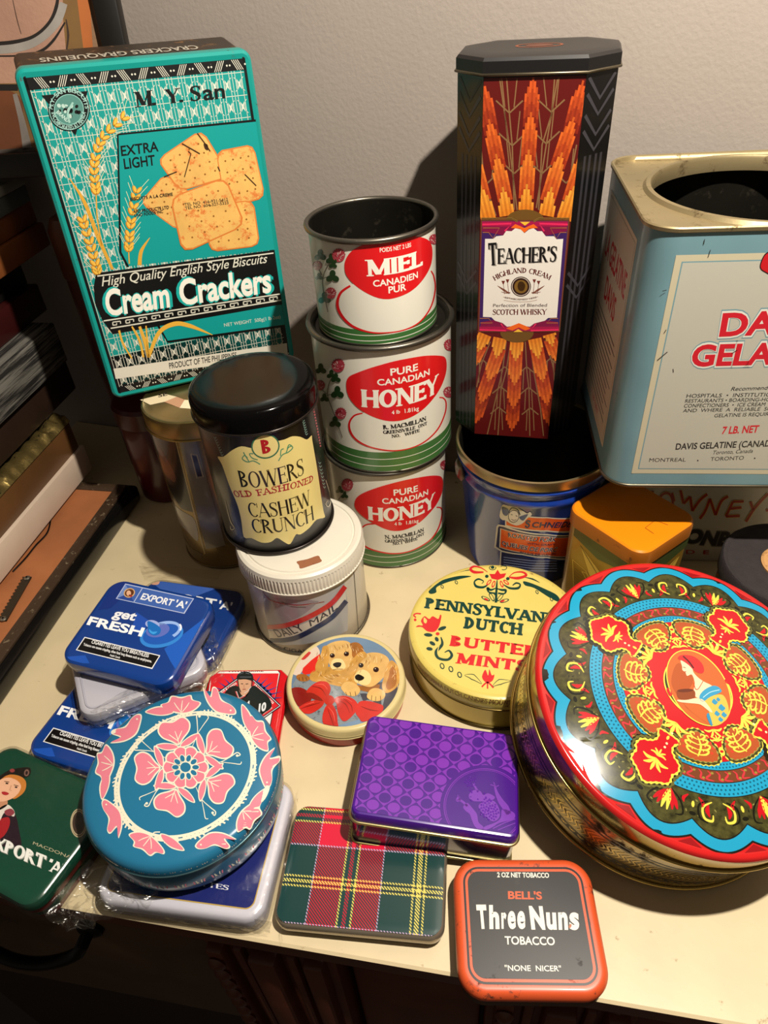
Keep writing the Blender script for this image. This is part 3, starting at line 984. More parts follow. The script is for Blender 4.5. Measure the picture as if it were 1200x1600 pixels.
# ================================================================== honey cans
steel = tinplate('#6f6a60', .36, .3)
inner = tinplate('#3f3c35', .42, .35)
LAB = '#dedacb'
RED, GRN = '#d3181c', '#3c6b35'
def can(name, label, loc, r, h, rim, open_top, group=None, seat=.006):
    t = thing(name, label, 'can', loc)
    t.rotation_euler = (0, 0, 0)
    o = circ(r, 128)
    lab = mat(LAB, .28, coat=.25, vary=.05, wscale=30, name='white_litho')
    if open_top:
        loft('body', o, [(-.002, .0), (0, .0015), (0, h - .004)], lab, t, True, False)
        loft('inside', o, [(-.001, h - .002), (-.0012, .003), (-.003, .0022)], inner, t, False, True)
    else:
        loft('body', o, [(-.002, .0), (0, .0015), (0, h - .004)], lab, t, True, False)
        loft('plug_lid', o, [(0, h - .003), (-.002, h - .001), (-.004, h - .003), (-.005, h - seat), (-.022, h - seat), (-.024, h - seat + .0006), (-.03, h - seat + .0006)], inner, t, False, True)
    bead('top_rim', o, h - .0025, rim, steel, t, 10, .0008)
    bead('bottom_seam', o, .0018, .0012, steel, t, 8, -.0004)
    return t

def honey_art(t, r, h, sp, red, outline, fill, texts, stamp, gb):
    S = Cyl(t, r)
    A = Art(S, .28, coat=.25, wear=.03)
    A.k = None
    hc = r * 1.75
    A.obj('green_bands')
    A.poly(GRN, [(-hc, .0025), (hc, .0025), (hc, gb), (-hc, gb)], 0)
    for f in (.36, .68):
        A.line(LAB, [(-hc, gb * f), (hc, gb * f)], .0007, 1)
    A.crop(*sp)
    A.obj('label_print')
    A.blob(LAB, fill, 2)
    A.line(RED, outline[0], outline[1], 3, smooth=6)
    A.blob(RED, red, 4)
    A.obj('lettering')
    for a in texts:
        tx, b0, b1, tp, st = a
        if st == 'w': A.text('#ece8da', tx, [b0, b1], tp, 5, font='serif', T=.24, t=.15, sl=.15, sh=.07)
        elif st == 'b': A.text('#ece8da', tx, [b0, b1], tp, 5, .022)
        else: A.text('#ece8da', tx, [b0, b1], tp, 5, .012)
    for tx, b0, b1, tp in stamp:
        A.text('#17171a', tx, [b0, b1], tp, 4, font='serif', T=.24, t=.13, sl=.16, sh=.09)
    return A

def clover(A, flowers, leaves, stems, q):
    A.obj('clover_print')
    for st in stems: A.line('#5b4a33', st, 4 * q, 2, smooth=5)
    for x, y, r_ in leaves:
        for a in (90, 210, 330):
            A.ell('#22401f', x + r_ * .55 * math.cos(R(a)), y - r_ * .55 * math.sin(R(a)), r_ * .62, r_ * .5, 3, -a, 14)
    for x, y, r_ in flowers:
        A.ell('#b5424e', x, y, r_, r_ * 1.05, 3, 0, 24)
        for k in range(26):
            a = random.random() * 6.28; d = math.sqrt(random.random()) * r_ * .9
            px, py = x + d * math.cos(a), y + d * math.sin(a)
            A.line('#e3c3bb' if k % 2 else '#8e1d2c', [(x + (px - x) * .6, y + r_ * .3 + (py - y - r_ * .3) * .6), (px, py)], 3.4 * q, 4)
        for k in range(9):
            a = R(200 + 140 * k / 8) if False else R(20 * k - 80)
            A.line('#8e1d2c', [(x + r_ * .8 * math.sin(a), y - r_ * .8 * math.cos(a)), (x + r_ * 1.12 * math.sin(a), y - r_ * 1.12 * math.cos(a))], 3.4 * q, 4)

# bottom can (crop 480,520 x 4.2125)
K2 = (480, 520, 4.2125)
hb = can('honey_can', 'white and red honey can, bottom one of the stack', (.0065, .599, 0), .061, .1275, .0022, False, 'stacked honey cans')
A = honey_art(hb, .061, .1275, K2,
    [(312, 1125), (330, 1080), (400, 1040), (520, 1000), (660, 965), (790, 942), (870, 942), (892, 975), (888, 1040), (860, 1110), (800, 1190), (720, 1260), (620, 1300), (540, 1298), (450, 1260), (370, 1210), (325, 1165)],
    ([(460, 1255), (390, 1262), (345, 1300), (335, 1345), (370, 1395), (440, 1430), (560, 1452), (680, 1435), (800, 1370), (860, 1290), (885, 1200), (880, 1155), (850, 1148)], [8, 9, 11, 11, 11, 9, 8, 7, 8, 9, 9, 9, 8]),
    [(460, 1255), (390, 1262), (345, 1300), (335, 1345), (370, 1395), (440, 1430), (560, 1452), (680, 1435), (800, 1370), (860, 1290), (885, 1200), (880, 1155), (850, 1148), (700, 1100)],
    [('PURE', (569, 1070), (728, 1040), (567, 1032), 'b'), ('CANADIAN', (494, 1122), (794, 1062), (492, 1088), 'b'),
     ('HONEY', (402, 1228), (840, 1136), (397, 1140), 'w'), ('4 lb', (574, 1268), (622, 1262), (573, 1247), ''), ('1.81kg', (652, 1260), (732, 1246), (650, 1238), '')],
    [('N. MACMILLAN', (510, 1354), (768, 1304), (507, 1330)), ('GREENSVILLE  ONT', (512, 1378), (770, 1328), (510, 1360)), ('NO. I  WHITE', (562, 1396), (725, 1362), (560, 1378))], .0245)
clover(A, [(265, 1000, 38), (905, 870, 30)], [(215, 1035, 24), (248, 1070, 22)], [[(262, 1030), (225, 1075), (190, 1120)]], 1)
A.build(hb)
hm = can('honey_can', 'white and red honey can in the middle of the stack', (.0100, .599, .1272), .0632, .1315, .0026, False, 'stacked honey cans')
A = honey_art(hm, .0632, .1315, K2,
    [(258, 350), (270, 295), (330, 262), (450, 220), (600, 180), (760, 152), (870, 150), (910, 170), (915, 240), (890, 330), (830, 430), (740, 520), (640, 570), (540, 580), (430, 550), (330, 490), (275, 420)],
    ([(365, 528), (310, 545), (278, 595), (290, 660), (340, 715), (430, 755), (560, 775), (680, 758), (780, 710), (860, 630), (905, 530), (912, 460), (895, 430), (868, 425)], [8, 11, 13, 13, 12, 9, 8, 7, 8, 9, 9, 9, 9, 8]),
    [(365, 528), (310, 545), (278, 595), (290, 660), (340, 715), (430, 755), (560, 775), (680, 758), (780, 710), (860, 630), (905, 530), (912, 460), (895, 430), (868, 425), (640, 400)],
    [('PURE', (548, 280), (728, 244), (546, 236), 'b'), ('CANADIAN', (462, 344), (804, 274), (459, 305), 'b'),
     ('HONEY', (358, 486), (862, 385), (353, 370), 'w'), ('4 lb', (556, 536), (610, 528), (555, 512), ''), ('1.81kg', (642, 526), (734, 508), (640, 500), '')],
    [('R. MACMILLAN', (500, 634), (783, 574), (497, 606)), ('GREENSVILLE  ONT', (500, 664), (788, 604), (498, 642)), ('NO. 1 WHITE', (555, 690), (740, 650), (553, 670))], .0245)
clover(A, [(205, 215, 42), (85, 345, 32), (222, 530, 36), (935, 80, 36), (930, 390, 34)], [(90, 240, 34), (160, 275, 28), (190, 300, 30), (200, 395, 40), (115, 430, 28), (185, 590, 36)],
       [[(200, 250), (150, 320), (135, 410), (165, 500), (195, 580), (232, 688)], [(135, 410), (180, 400)], [(90, 370), (130, 400)]], 1)
A.build(hm)
K1 = (440, 280, 4)
ht = can('honey_can', 'small open honey can with french lettering on top of the stack', (.0082, .599, .2527), .0525, .0905, .0022, True, 'stacked honey cans')
A = honey_art(ht, .0525, .0905, K1,
    [(395, 560), (402, 500), (450, 440), (560, 392), (700, 362), (840, 357), (920, 385), (940, 440), (935, 520), (900, 600), (820, 690), (720, 738), (640, 748), (560, 725), (470, 670), (412, 610)],
    ([(430, 665), (370, 710), (350, 780), (375, 850), (440, 915), (540, 953), (640, 960), (760, 943), (860, 893), (930, 800), (958, 690), (950, 610), (932, 572)], [12, 16, 18, 18, 15, 10, 8, 8, 8, 9, 9, 9, 8]),
    [(430, 665), (370, 710), (350, 780), (375, 850), (440, 915), (540, 953), (640, 960), (760, 943), (860, 893), (930, 800), (958, 690), (950, 610), (932, 572), (700, 500)],
    [('POIDS NET 2 LBS', (614, 456), (808, 421), (612, 430), ''), ('MIEL', (526, 606), (880, 536), (520, 503), 'w'),
     ('CANADIEN', (573, 670), (850, 614), (570, 632), 'b'), ('PUR', (668, 712), (778, 690), (666, 672), 'b')], [], .0155)
clover(A, [(358, 475, 40), (224, 540, 28), (308, 712, 34), (952, 375, 30)], [(243, 478, 34), (312, 500, 32), (322, 535, 24), (320, 610, 38), (235, 610, 22), (270, 745, 36)],
       [[(350, 490), (290, 540), (258, 620), (262, 700), (290, 830)], [(262, 620), (310, 600)], [(230, 560), (255, 600)], [(300, 740), (275, 760)]], 1)
A.build(ht)

# ================================================================== tall octagonal whisky tin
wt = thing('whisky_tin', 'tall black octagonal whisky tin with orange sunburst panel', 'tin', (.1367, .5965, .1425), R(-15.5))
blk = mat('#0d0c0c', .3, coat=.15, vary=.2, name='black_enamel')
ob = octa(.1115, .080, .021)
loft('body', ob, [(-.001, 0), (0, .001), (0, .302)], blk, wt, smooth=20)
loft('lid', ob, [(.0002, .298), (.0012, .2985), (.0012, .3065), (-.0005, .3085), (-.004, .3092), (-.012, .3096)], mat('#141212', .4, wear=.08, wearcol='#6a5a48', wscale=160), wt, smooth=20)
bead('lid_bead', ob, .2985, .0010, tinplate('#7a705c', .35), wt, 8, .0014)
A = Art(Plane(wt, (0, -.040, 0), (1, 0, 0), (0, 0, 1)), .3, coat=.2)
A.k = None
PX = .0345   # half width of the printed front
A.obj('sunburst_panel')
A.poly('#5a1412', [(-PX, .001), (PX, .001), (PX, .2965), (-PX, .2965)], 0)
A.clip = [(-PX, .0012), (PX, .0012), (PX, .2962), (-PX, .2962)]
def mixc(c1, c2, t):
    f = lambda h: [int(h[i:i + 2], 16) for i in (1, 3, 5)]
    return '#%02x%02x%02x' % tuple(int(p + (q - p) * t) for p, q in zip(f(c1), f(c2)))
TOP_, LOW_ = ['#eda23a', '#e5802c', '#de6a26', '#d45a24'], ['#dc7a20', '#b03a18', '#8f2614', '#701a12']
def rays(rows, wd, drop):
    for ax, n0 in rows:
        for i in range(len(ax) - 1):
            b0, a0 = ax[i], ax[i + 1]
            dx, dy = a0[0] - b0[0], a0[1] - b0[1]
            ln_ = math.hypot(dx, dy); ux, uy = dx / ln_, dy / ln_
            nx_, ny_ = -uy, ux
            lo = 0 if i == 0 else -ln_ * .42
            for k in range(7):
                x0, x1 = (k - 3.5) / 7 * wd, (k - 2.5) / 7 * wd
                e = ln_ - [2.6, 1.6, .75, 0, .75, 1.6, 2.6][k] * drop
                for s_ in range(4):
                    t0, t1 = s_ / 4, (s_ + 1) / 4
                    q0, q1 = lo + (e - lo) * t0, lo + (e - lo) * t1
                    col = mixc(LOW_[min(i, 3)], TOP_[min(i, 3)], (s_ + .6) / 4)
                    if k % 2: col = mixc(col, '#3a0a08', .16)
                    A.poly(col, [(b0[0] + ux * q0 + nx_ * x0, b0[1] + uy * q0 + ny_ * x0), (b0[0] + ux * q0 + nx_ * x1, b0[1] + uy * q0 + ny_ * x1),
                                 (b0[0] + ux * q1 + nx_ * x1, b0[1] + uy * q1 + ny_ * x1), (b0[0] + ux * q1 + nx_ * x0, b0[1] + uy * q1 + ny_ * x0)], 5 - i)
BZ_ = '#80603e'
A.crop(640, 40, 3.3333)
for ax in ([(560, 960), (520, 630), (470, 280)], [(660, 950), (712, 620), (770, 280)], [(545, 960), (535, 630), (520, 460), (505, 270)], [(672, 960), (690, 620), (740, 460), (755, 280)],
           [(450, 990), (390, 820), (372, 640)], [(770, 990), (830, 830), (870, 620)]):
    A.line(BZ_, ax, 7, 1)
for (vx, vy) in ((535, 625), (520, 455), (712, 615), (738, 450), (545, 770), (690, 770), (405, 820), (815, 820)):
    for d in (-1, 1):
        A.line(BZ_, [(vx, vy), (vx + d * 70, vy - 65)], 8, 2); A.line(BZ_, [(vx + d * 24, vy - 30), (vx + d * 40, vy - 180)], 6, 1)
rays([([(606, 960), (611, 825), (621, 645), (633, 450), (645, 262)], 0), ([(508, 990), (485, 840), (450, 668), (413, 487), (376, 290)], 0), ([(712, 990), (740, 840), (795, 660), (857, 476), (905, 285)], 0),
      ([(412, 1010), (368, 830), (320, 640)], 0), ([(805, 1010), (858, 835), (920, 640)], 0)], 78, 36)
A.crop(740, 320, 4.2105)
for ax in ([(215, 900), (190, 1090), (140, 1300), (90, 1510)], [(245, 900), (215, 1090), (180, 1220), (160, 1520)], [(340, 900), (350, 1090), (365, 1220), (370, 1520)], [(370, 900), (400, 1120), (440, 1340), (460, 1520)], [(110, 900), (50, 1050), (20, 1200)], [(470, 890), (520, 1050), (545, 1200)]):
    A.line(BZ_, ax, 7, 1)
for (vx, vy) in ((205, 1065), (178, 1195), (350, 1065), (362, 1200), (165, 1330), (372, 1335), (60, 1020), (505, 1010)):
    for d in (-1, 1):
        A.line(BZ_, [(vx, vy), (vx + d * 55, vy + 45)], 8, 2); A.line(BZ_, [(vx + d * 20, vy + 20), (vx + d * 26, vy + 150)], 6, 1)
rays([([(285, 900), (276, 1026), (268, 1187), (260, 1342), (250, 1488)], 0), ([(175, 875), (148, 1008), (94, 1162), (44, 1308), (-5, 1450)], 0), ([(402, 880), (428, 1010), (458, 1166), (487, 1320), (515, 1470)], 0),
      ([(75, 850), (28, 965), (-30, 1080)], 0), ([(498, 850), (520, 930), (560, 1040)], 0)], 88, 26)
A.clip = None
A.obj('label_print')
A.crop(740, 320, 4.2105)
A.ell('#6a4a1e', 340, 100, 125, 70, 6, 0, 30)
A.ell('#6a4a1e', 285, 840, 110, 65, 6, 0, 30)
A.poly('#6b3a24', [(48, 98), (632, 98), (568, 834), (30, 836)], 7)
A.poly('#3a1f5c', [(56, 106), (622, 106), (560, 828), (38, 828)], 8)
A.poly('#a01646', [(56, 108), (620, 108), (616, 140), (56, 140)], 9); A.poly('#7a1440', [(56, 140), (300, 140), (200, 200), (56, 172)], 9); A.poly('#7a1440', [(616, 140), (380, 140), (480, 200), (614, 172)], 9)
A.poly('#a01646', [(40, 800), (560, 800), (560, 828), (38, 828)], 9); A.poly('#7a1440', [(44, 800), (250, 800), (170, 750), (50, 770)], 9); A.poly('#7a1440', [(560, 800), (350, 800), (430, 750), (556, 770)], 9)
A.poly('#e3ddd4', [(76, 222), (130, 222), (150, 205), (195, 200), (215, 170), (250, 172), (275, 152), (310, 160), (335, 185), (365, 160), (395, 152), (420, 172), (450, 172), (475, 205), (530, 205), (545, 225), (590, 222),
                   (548, 740), (490, 742), (470, 760), (400, 778), (370, 800), (330, 795), (298, 778), (265, 795), (220, 800), (190, 775), (140, 760), (118, 738), (62, 735)], 10)
A.poly('#e8641c', [(245, 150), (275, 125), (335, 150), (395, 125), (425, 150), (365, 155), (335, 182), (305, 155)], 11)
A.poly('#e8641c', [(215, 812), (250, 795), (298, 776), (345, 795), (375, 812), (340, 825), (298, 805), (255, 825)], 11)
A.poly('#e8b83a', [(305, 110), (372, 110), (338, 135)], 11); A.poly('#e8b83a', [(262, 835), (325, 835), (294, 815)], 11)
for p in ([(58, 128), (250, 122), (205, 172), (235, 135), (60, 140)], [(620, 128), (430, 122), (465, 172), (440, 135), (616, 140)]):
    A.line('#e02a5c', p[:3], 12, 10)
for p in ([(40, 820), (215, 826), (180, 780)], [(560, 820), (375, 826), (410, 780)]):
    A.line('#e02a5c', p, 10, 10)
for yy in (84, 92):
    A.line('#8a6a34', [(52, yy), (250, yy), (290, yy + 20)], 4, 11); A.line('#8a6a34', [(632, yy), (430, yy), (395, yy + 20)], 4, 11)
for p in ([(62, 150), (170, 150), (130, 220), (100, 180), (60, 180)], [(614, 150), (505, 150), (545, 222), (570, 180), (612, 180)], [(42, 745), (100, 745), (125, 775), (45, 775)], [(556, 745), (510, 745), (480, 775), (556, 775)]):
    A.line('#c8823c', p, 3, 11)
A.obj('lettering')
A.text('#9a938a', 'T', [(112, 402), (166, 398)], (104, 256), 11, font='serif', T=.22, t=.10)
A.text('#131112', 'T', [(104, 398), (158, 394)], (96, 250), 12, font='serif', T=.22, t=.10)
A.text('#9a938a', "EACHER'S", [(164, 391), (548, 376)], (164, 292), 11, font='serif', T=.2, t=.07, sl=.13)
A.text('#131112', "EACHER'S", [(158, 387), (544, 372)], (158, 286), 12, font='serif', T=.2, t=.07, sl=.13)
A.text('#5a2018', 'HIGHLAND CREAM', [(140, 498), (215, 462), (320, 446), (420, 462), (500, 494)], (126, 468), 11, font='serif', T=.2, t=.09, sl=.12)
A.text('#4a3a34', 'Perfection of Blended', [(128, 670), (482, 668)], (129, 650), 11, .006)
A.text('#5a2018', 'SCOTCH WHISKY', [(126, 722), (482, 720)], (127, 686), 11, font='serif', T=.2, t=.09, sl=.12)
A.text('#6a5a54', 'ESTABLISHED 1830', [(205, 612), (260, 622), (310, 626), (360, 622), (415, 610)], (204, 602), 12)
A.obj('emblem')
A.ell('#2a1410', 312, 536, 66, 66, 11); A.ring('#d8c8b8', 312, 536, 58, 58, 4, 12); A.ell('#7a5a24', 312, 536, 44, 44, 12); A.blob('#3a2408', [(290, 530), (300, 505), (325, 505), (340, 530), (330, 560), (312, 565), (296, 555)], 13)
for sx in (-1, 1):
    for k, (dx, dy) in enumerate(((88, -36), (116, -26))):
        A.poly('#6a2a22', [(312 + sx * (dx - 12), 536 + dy - 12), (312 + sx * (dx + 12), 536 + dy - 12), (312 + sx * (dx + 3), 536 + dy + 10), (312 + sx * (dx - 3), 536 + dy + 10)], 11)
        A.line('#6a2a22', [(312 + sx * dx, 536 + dy + 8), (312 + sx * (dx - 8), 585)], 3, 11)
    A.line('#7a4a3a', [(312 + sx * 75, 580), (312 + sx * 110, 560), (312 + sx * 155, 530)], [4, 14, 2], 11, smooth=4)
    A.line('#7a4a3a', [(312 + sx * 70, 576), (312 + sx * 100, 578), (312 + sx * 130, 570)], [8, 6, 2], 11, smooth=4)
A.line('#a88a7a', [(195, 604), (250, 614), (312, 617), (370, 614), (425, 602)], 3, 11, smooth=4)
A.line('#a88a7a', [(200, 626), (250, 634), (312, 637), (370, 634), (418, 624)], 3, 11, smooth=4)
A.build(wt)
# dark grey deco strips on the chamfers and sides
for sx in (-1, 1):
    dirv = Vector((sx * .7071, .7071, 0)) if sx > 0 else Vector((.7071, -.7071, 0))
    O = Vector((sx * (.1115 / 2 - .0105), -.040 + .0105, 0))
    A = Art(Plane(wt, O, dirv, (0, 0, 1)), .35)
    A.obj('deco_strip')
    hw = .0125
    for x in (-.008, -.003, .003, .008):
        A.line('#2e2c30', [(x, .004), (x, .245)], .0024, 0)
    for z in (.262, .252, .275, .285, .15, .14):
        A.line('#37353a', [(-hw, z + .010), (0, z - .004), (hw, z + .010)], .0026, 1)
    A.build(wt)
A = Art(Top(wt, .3096), .45)
A.obj('lid_emblem'); A.ring('#7a3a1c', 0, 0, .016, .009, .002, 0); A.ell('#5a2c18', 0, 0, .010, .0055, 0)
A.build(wt)
# ================================================================== blue pail under the whisky tin
pb = thing('metal_pail', 'open blue metal pail with orange label under the whisky tin', 'pail', (.1490, .5580, .0004))
blue = mat('#1a3fa0', .2, coat=.5, wear=.06, wearcol='#7a7a70', wscale=120, name='blue_enamel')
op = circ(.060, 128)
tpr = .0929
loft('body', op, [(-.002, 0), (0, .002), (tpr * .108, .108), (tpr * .110 + .0016, .111), (tpr * .114 + .0016, .115), (tpr * .117, .118), (tpr * .121, .121), (tpr * .123 + .0018, .1235), (tpr * .128 + .0018, .1275), (tpr * .131, .130), (tpr * .14, .1375)], blue, pb, True, False)
loft('inside', op, [(tpr * .14 - .0008, .1385), (tpr * .13 - .0014, .13), (-.002, .004), (-.004, .003)], tinplate('#4a463e', .35, .4), pb, False, True)
loft('rim_band', op, [(tpr * .131 + .0004, .1305), (tpr * .137 + .0016, .1315), (tpr * .14 + .0018, .1385), (tpr * .14 + .0012, .1410), (tpr * .14 - .0006, .1415), (tpr * .14 - .0016, .139)], gold('#b7a67c', .3), pb, False, False)
for ea in (R(188), R(8)):
    e = loft('handle_ear', circ(.011, 28), [(-.0105, .0), (0, .0), (.0005, .002), (-.003, .0045), (-.006, .005), (-.0105, .0035)], tinplate('#7a6f5c', .3), pb)
    rr = .060 + tpr * .118 + .0008
    e.matrix_local = Matrix.Translation((rr * math.cos(ea), rr * math.sin(ea), .116)) @ Matrix.Rotation(ea, 4, 'Z') @ Matrix.Rotation(R(90), 4, 'Y')
A = Art(Cyl(pb, .060, tpr), .25, coat=.4)
A.crop(720, 660, 6.6667)
A.obj('label_print')
W_ = '#cfc9bc'; NV = '#16224e'; OG = '#d4501c'
A.poly(W_, [(462, 1012), (690, 972), (900, 985), (1200, 985), (1260, 1120), (900, 1135), (640, 1115), (462, 1078)], 1)
A.poly(OG, [(476, 1020), (690, 985), (900, 996), (1192, 996), (1245, 1108), (900, 1122), (640, 1102), (476, 1066)], 2)
A.poly(W_, [(372, 1085), (390, 1060), (450, 1070), (640, 1130), (900, 1160), (1240, 1150), (1230, 1400), (900, 1412), (640, 1380), (420, 1345), (350, 1300)], 1)
A.poly(NV, [(390, 1095), (400, 1080), (450, 1088), (640, 1146), (900, 1174), (1230, 1165), (1220, 1386), (900, 1398), (640, 1366), (430, 1332), (368, 1292)], 2)
A.poly(W_, [(412, 1100), (640, 1158), (900, 1184), (1225, 1175), (1215, 1376), (900, 1388), (640, 1356), (402, 1300)], 3)
A.poly(OG, [(422, 1108), (640, 1166), (900, 1191), (1218, 1182), (1208, 1369), (900, 1381), (640, 1349), (412, 1296)], 4)
A.poly(NV, [(430, 1350), (640, 1396), (900, 1428), (1210, 1415), (1200, 1600), (420, 1560)], 1)
for k in range(5):
    y = 1402 + k * 26
    A.line('#7f8db8', [(446, y), (640, y + 26), (760, y + 38), (1000, y + 40)], 9, 2, smooth=4)
A.line(W_, [(418, 1345), (412, 1460), (410, 1600)], 14, 1)
A.obj('badge_print')
A.blob(W_, [(405, 975), (418, 905), (440, 855), (500, 868), (560, 872), (640, 915), (690, 945), (722, 930), (738, 962), (690, 1000), (650, 1045), (585, 1072), (520, 1052), (470, 1020), (430, 1012)], 3)
A.blob('#3a4a7a', [(430, 880), (480, 890), (505, 925), (480, 970), (440, 950)], 4); A.blob('#3a4a7a', [(610, 985), (680, 955), (700, 960), (650, 1020)], 4)
A.ell('#d9cfc0', 552, 975, 52, 62, 4, 10); A.ring(NV, 552, 975, 54, 62, 6, 5, 10)
A.line(NV, [(500, 940), (530, 890), (590, 905), (618, 960)], 10, 5, smooth=4)
A.line(NV, [(522, 955), (540, 962)], 6, 5); A.line(NV, [(572, 968), (590, 975)], 6, 5); A.line(NV, [(528, 1005), (552, 1018), (580, 1010)], 5, 5, smooth=4)
A.obj('lettering')
A.text(NV, 'S', [(668, 1092), (722, 1092)], (672, 1018), 5, font='serif', T=.26, t=.2, sl=.1)
A.text(NV, "CHNEIDER'S", [(738, 1088), (900, 1092), (1080, 1090), (1210, 1082)], (740, 1036), 5, .025)
A.text('#ddd8cc', 'ROASTED PORK', [(497, 1190), (640, 1214), (985, 1235)], (503, 1150), 5, .05)
A.text(NV, 'ROASTED PORK', [(497, 1190), (640, 1214), (985, 1235)], (503, 1150), 6, .015)
A.text(NV, 'WITH GRAVY', [(690, 1264), (980, 1276)], (692, 1245), 6, .006)
A.text('#ddd8cc', 'QUEUES DE PORC', [(430, 1274), (640, 1318), (990, 1342)], (433, 1234), 5, .05)
A.text(NV, 'QUEUES DE PORC', [(430, 1274), (640, 1318), (990, 1342)], (433, 1234), 6, .015)
A.text(NV, 'AU JUS DE VIANDE', [(612, 1352), (990, 1374)], (614, 1334), 6, .006)
A.build(pb)

# ================================================================== gelatine tin, right
GA = R(-8.0)
gu = Vector((math.cos(GA), math.sin(GA), 0)); gv = Vector((-math.sin(GA), math.cos(GA), 0))
GW, GD, GH = .188, .168, .203
gc = Vector((.178, .4405, .169)) + gu * GW / 2 + gv * GD / 2
gt = thing('gelatine_tin', 'large pale blue gelatine tin with round open top standing on the bonbon tin', 'tin', gc, GA)
og = rrect(GW, GD, .021, 20)
gbl = mat('#71969f', .34, coat=.15, wear=.07, wearcol='#3d3a33', wscale=70, vary=.12, name='pale_blue_litho')
loft('body', og, [(-.002, 0), (0, .0012), (0, GH - .003)], gbl, gt, True, False)
topm = mat('#a3926c', .42, .7, wear=.36, wearcol='#5f5036', wscale=60, vary=.2, bump=.2, bscale=60, name='old_tin_top')
n = len(og(0))
def hole(r):
    out = []
    for k in range(n):
        a = (k + .5) * 2 * PI / n; out.append((r * math.cos(a), r * math.sin(a)))
    return out
HR = .0765
rings = [[(x, y, z) for x, y in og(i)] for i, z in ((-.0005, GH - .004), (.0012, GH - .003), (.0014, GH - .0008), (.0004, GH), (-.0012, GH - .0006), (-.002, GH - .003))]
mid = [((og(-.004)[k][0] * .5 + hole(HR + .006)[k][0] * .5), (og(-.004)[k][1] * .5 + hole(HR + .006)[k][1] * .5), GH - .0036) for k in range(n)]
rings += [mid] + [[(x, y, z) for x, y in hole(r_)] for r_, z in ((HR + .005, GH - .0036), (HR + .003, GH - .0012), (HR, GH - .001), (HR - .001, GH - .003), (HR - .001, GH - .012))]
verts = [v for q in rings for v in q]
faces = [(a * n + j, a * n + (j + 1) % n, (a + 1) * n + (j + 1) % n, (a + 1) * n + j) for a in range(len(rings) - 1) for j in range(n)]
mesh('top_plate', verts, faces, topm, gt, 'brassy top with a wide round opening', 40)
loft('inside', og, [(-.001, GH - .006), (-.0012, .004), (-.003, .003)], inner, gt, False, True)
bead('bottom_seam', og, .0015, .0014, tinplate('#6a6252', .36), gt, 8, .0002)
A = Art(Plane(gt, (0, -GD / 2, 0), (1, 0, 0), (0, 0, 1)), .36, coat=.1, wear=.05, wearcol='#6f6a58')
A.crop(880, 200, 3.75)
tl = A.c((652, 745)); A.crop(840, 560, 3.3333); bl_ = A.c((495, 598))
A.k = None
A.obj('label_panel')
uL, vT, vB = (tl[0] + bl_[0]) / 2, tl[1], bl_[1]
CR_ = '#b7b5a7'
A.poly('#c2b99d', [(uL, vB), (-uL, vB), (-uL, vT), (uL, vT)], 0)
A.poly('#71969f', [(uL + .0042, vB + .0042), (-uL - .0042, vB + .0042), (-uL - .0042, vT - .0042), (uL + .0042, vT - .0042)], 1)
A.poly(CR_, [(uL + .0050, vB + .0050), (-uL - .0050, vB + .0050), (-uL - .0050, vT - .0050), (uL + .0050, vT - .0050)], 2)
A.obj('emblem')
A.crop(880, 200, 3.75)
A.blob('#c01820', [(1155, 820), (1165, 770), (1195, 730), (1260, 720), (1300, 770), (1320, 830), (1260, 880), (1195, 850)], 3)
A.line('#1a1214', [(1155, 820), (1165, 770), (1195, 730), (1260, 720), (1300, 770), (1320, 830), (1260, 880), (1195, 850)], 6, 4, smooth=5, closed=True)
A.obj('lettering')
RD = '#c81c2c'
for tx, b0, b1, tp in (('DAVIS', (912, 1216), (1530, 1190), (934, 1090)), ('GELATINE', (744, 1392), (1640, 1368), (766, 1276))):
    A.text('#71969f', tx, [(b0[0] - 9, b0[1] + 6), (b1[0] + 9, b1[1] + 6)], (tp[0] - 9, tp[1] - 8), 3, .085)
    A.text('#dcdace', tx, [(b0[0] - 6, b0[1] + 4), (b1[0] + 6, b1[1] + 4)], (tp[0] - 6, tp[1] - 5), 4, .066)
    A.text(RD, tx, [b0, b1], tp, 5, .035)
A.crop(840, 560, 3.3333)
D_ = '#1c1a1c'
A.text(D_, 'Recommended for', [(1005, 168), (1290, 158)], (1008, 148), 3, .006, shear=.25)
for tx, s0, e0, y0, y1, h in (('HOSPITALS  •  INSTITUTIONS', 773, 1262, 204, 196, 19), ('RESTAURANTS • BOARDING-HOUSES', 766, 1275, 230, 220, 18), ('CONFECTIONERS  •  ICE CREAM  •', 760, 1210, 255, 246, 18),
                              ('AND  WHERE  A  RELIABLE  SOURCE', 755, 1305, 280, 268, 18), ('GELATINE IS REQUIRED', 918, 1240, 306, 296, 18)):
    A.text(D_, tx, [(s0, y0), (e0, y1)], (s0 + 5, y0 - h), 3, .004)
A.text(RD, '7 LB. NET', [(957, 392), (1146, 384)], (966, 356), 3, .03)
A.text(D_, 'DAVIS GELATINE (CANADA) LTD', [(717, 474), (1345, 452)], (722, 443), 3, .02)
A.text(D_, 'Toronto, Canada', [(908, 499), (1118, 490)], (911, 480), 3, .003, shear=.25)
A.text(D_, 'MONTREAL', [(580, 538), (770, 536)], (583, 519), 3); A.text(D_, 'TORONTO', [(899, 533), (1072, 526)], (902, 514), 3); A.text(D_, 'VANCOUVER', [(1196, 524), (1400, 516)], (1199, 506), 3)
for x, y in ((834, 531), (1130, 519)): A.ell(D_, x, y, 4, 4, 3, n=8)
A.obj('scratches')
A.crop(880, 200, 3.75)
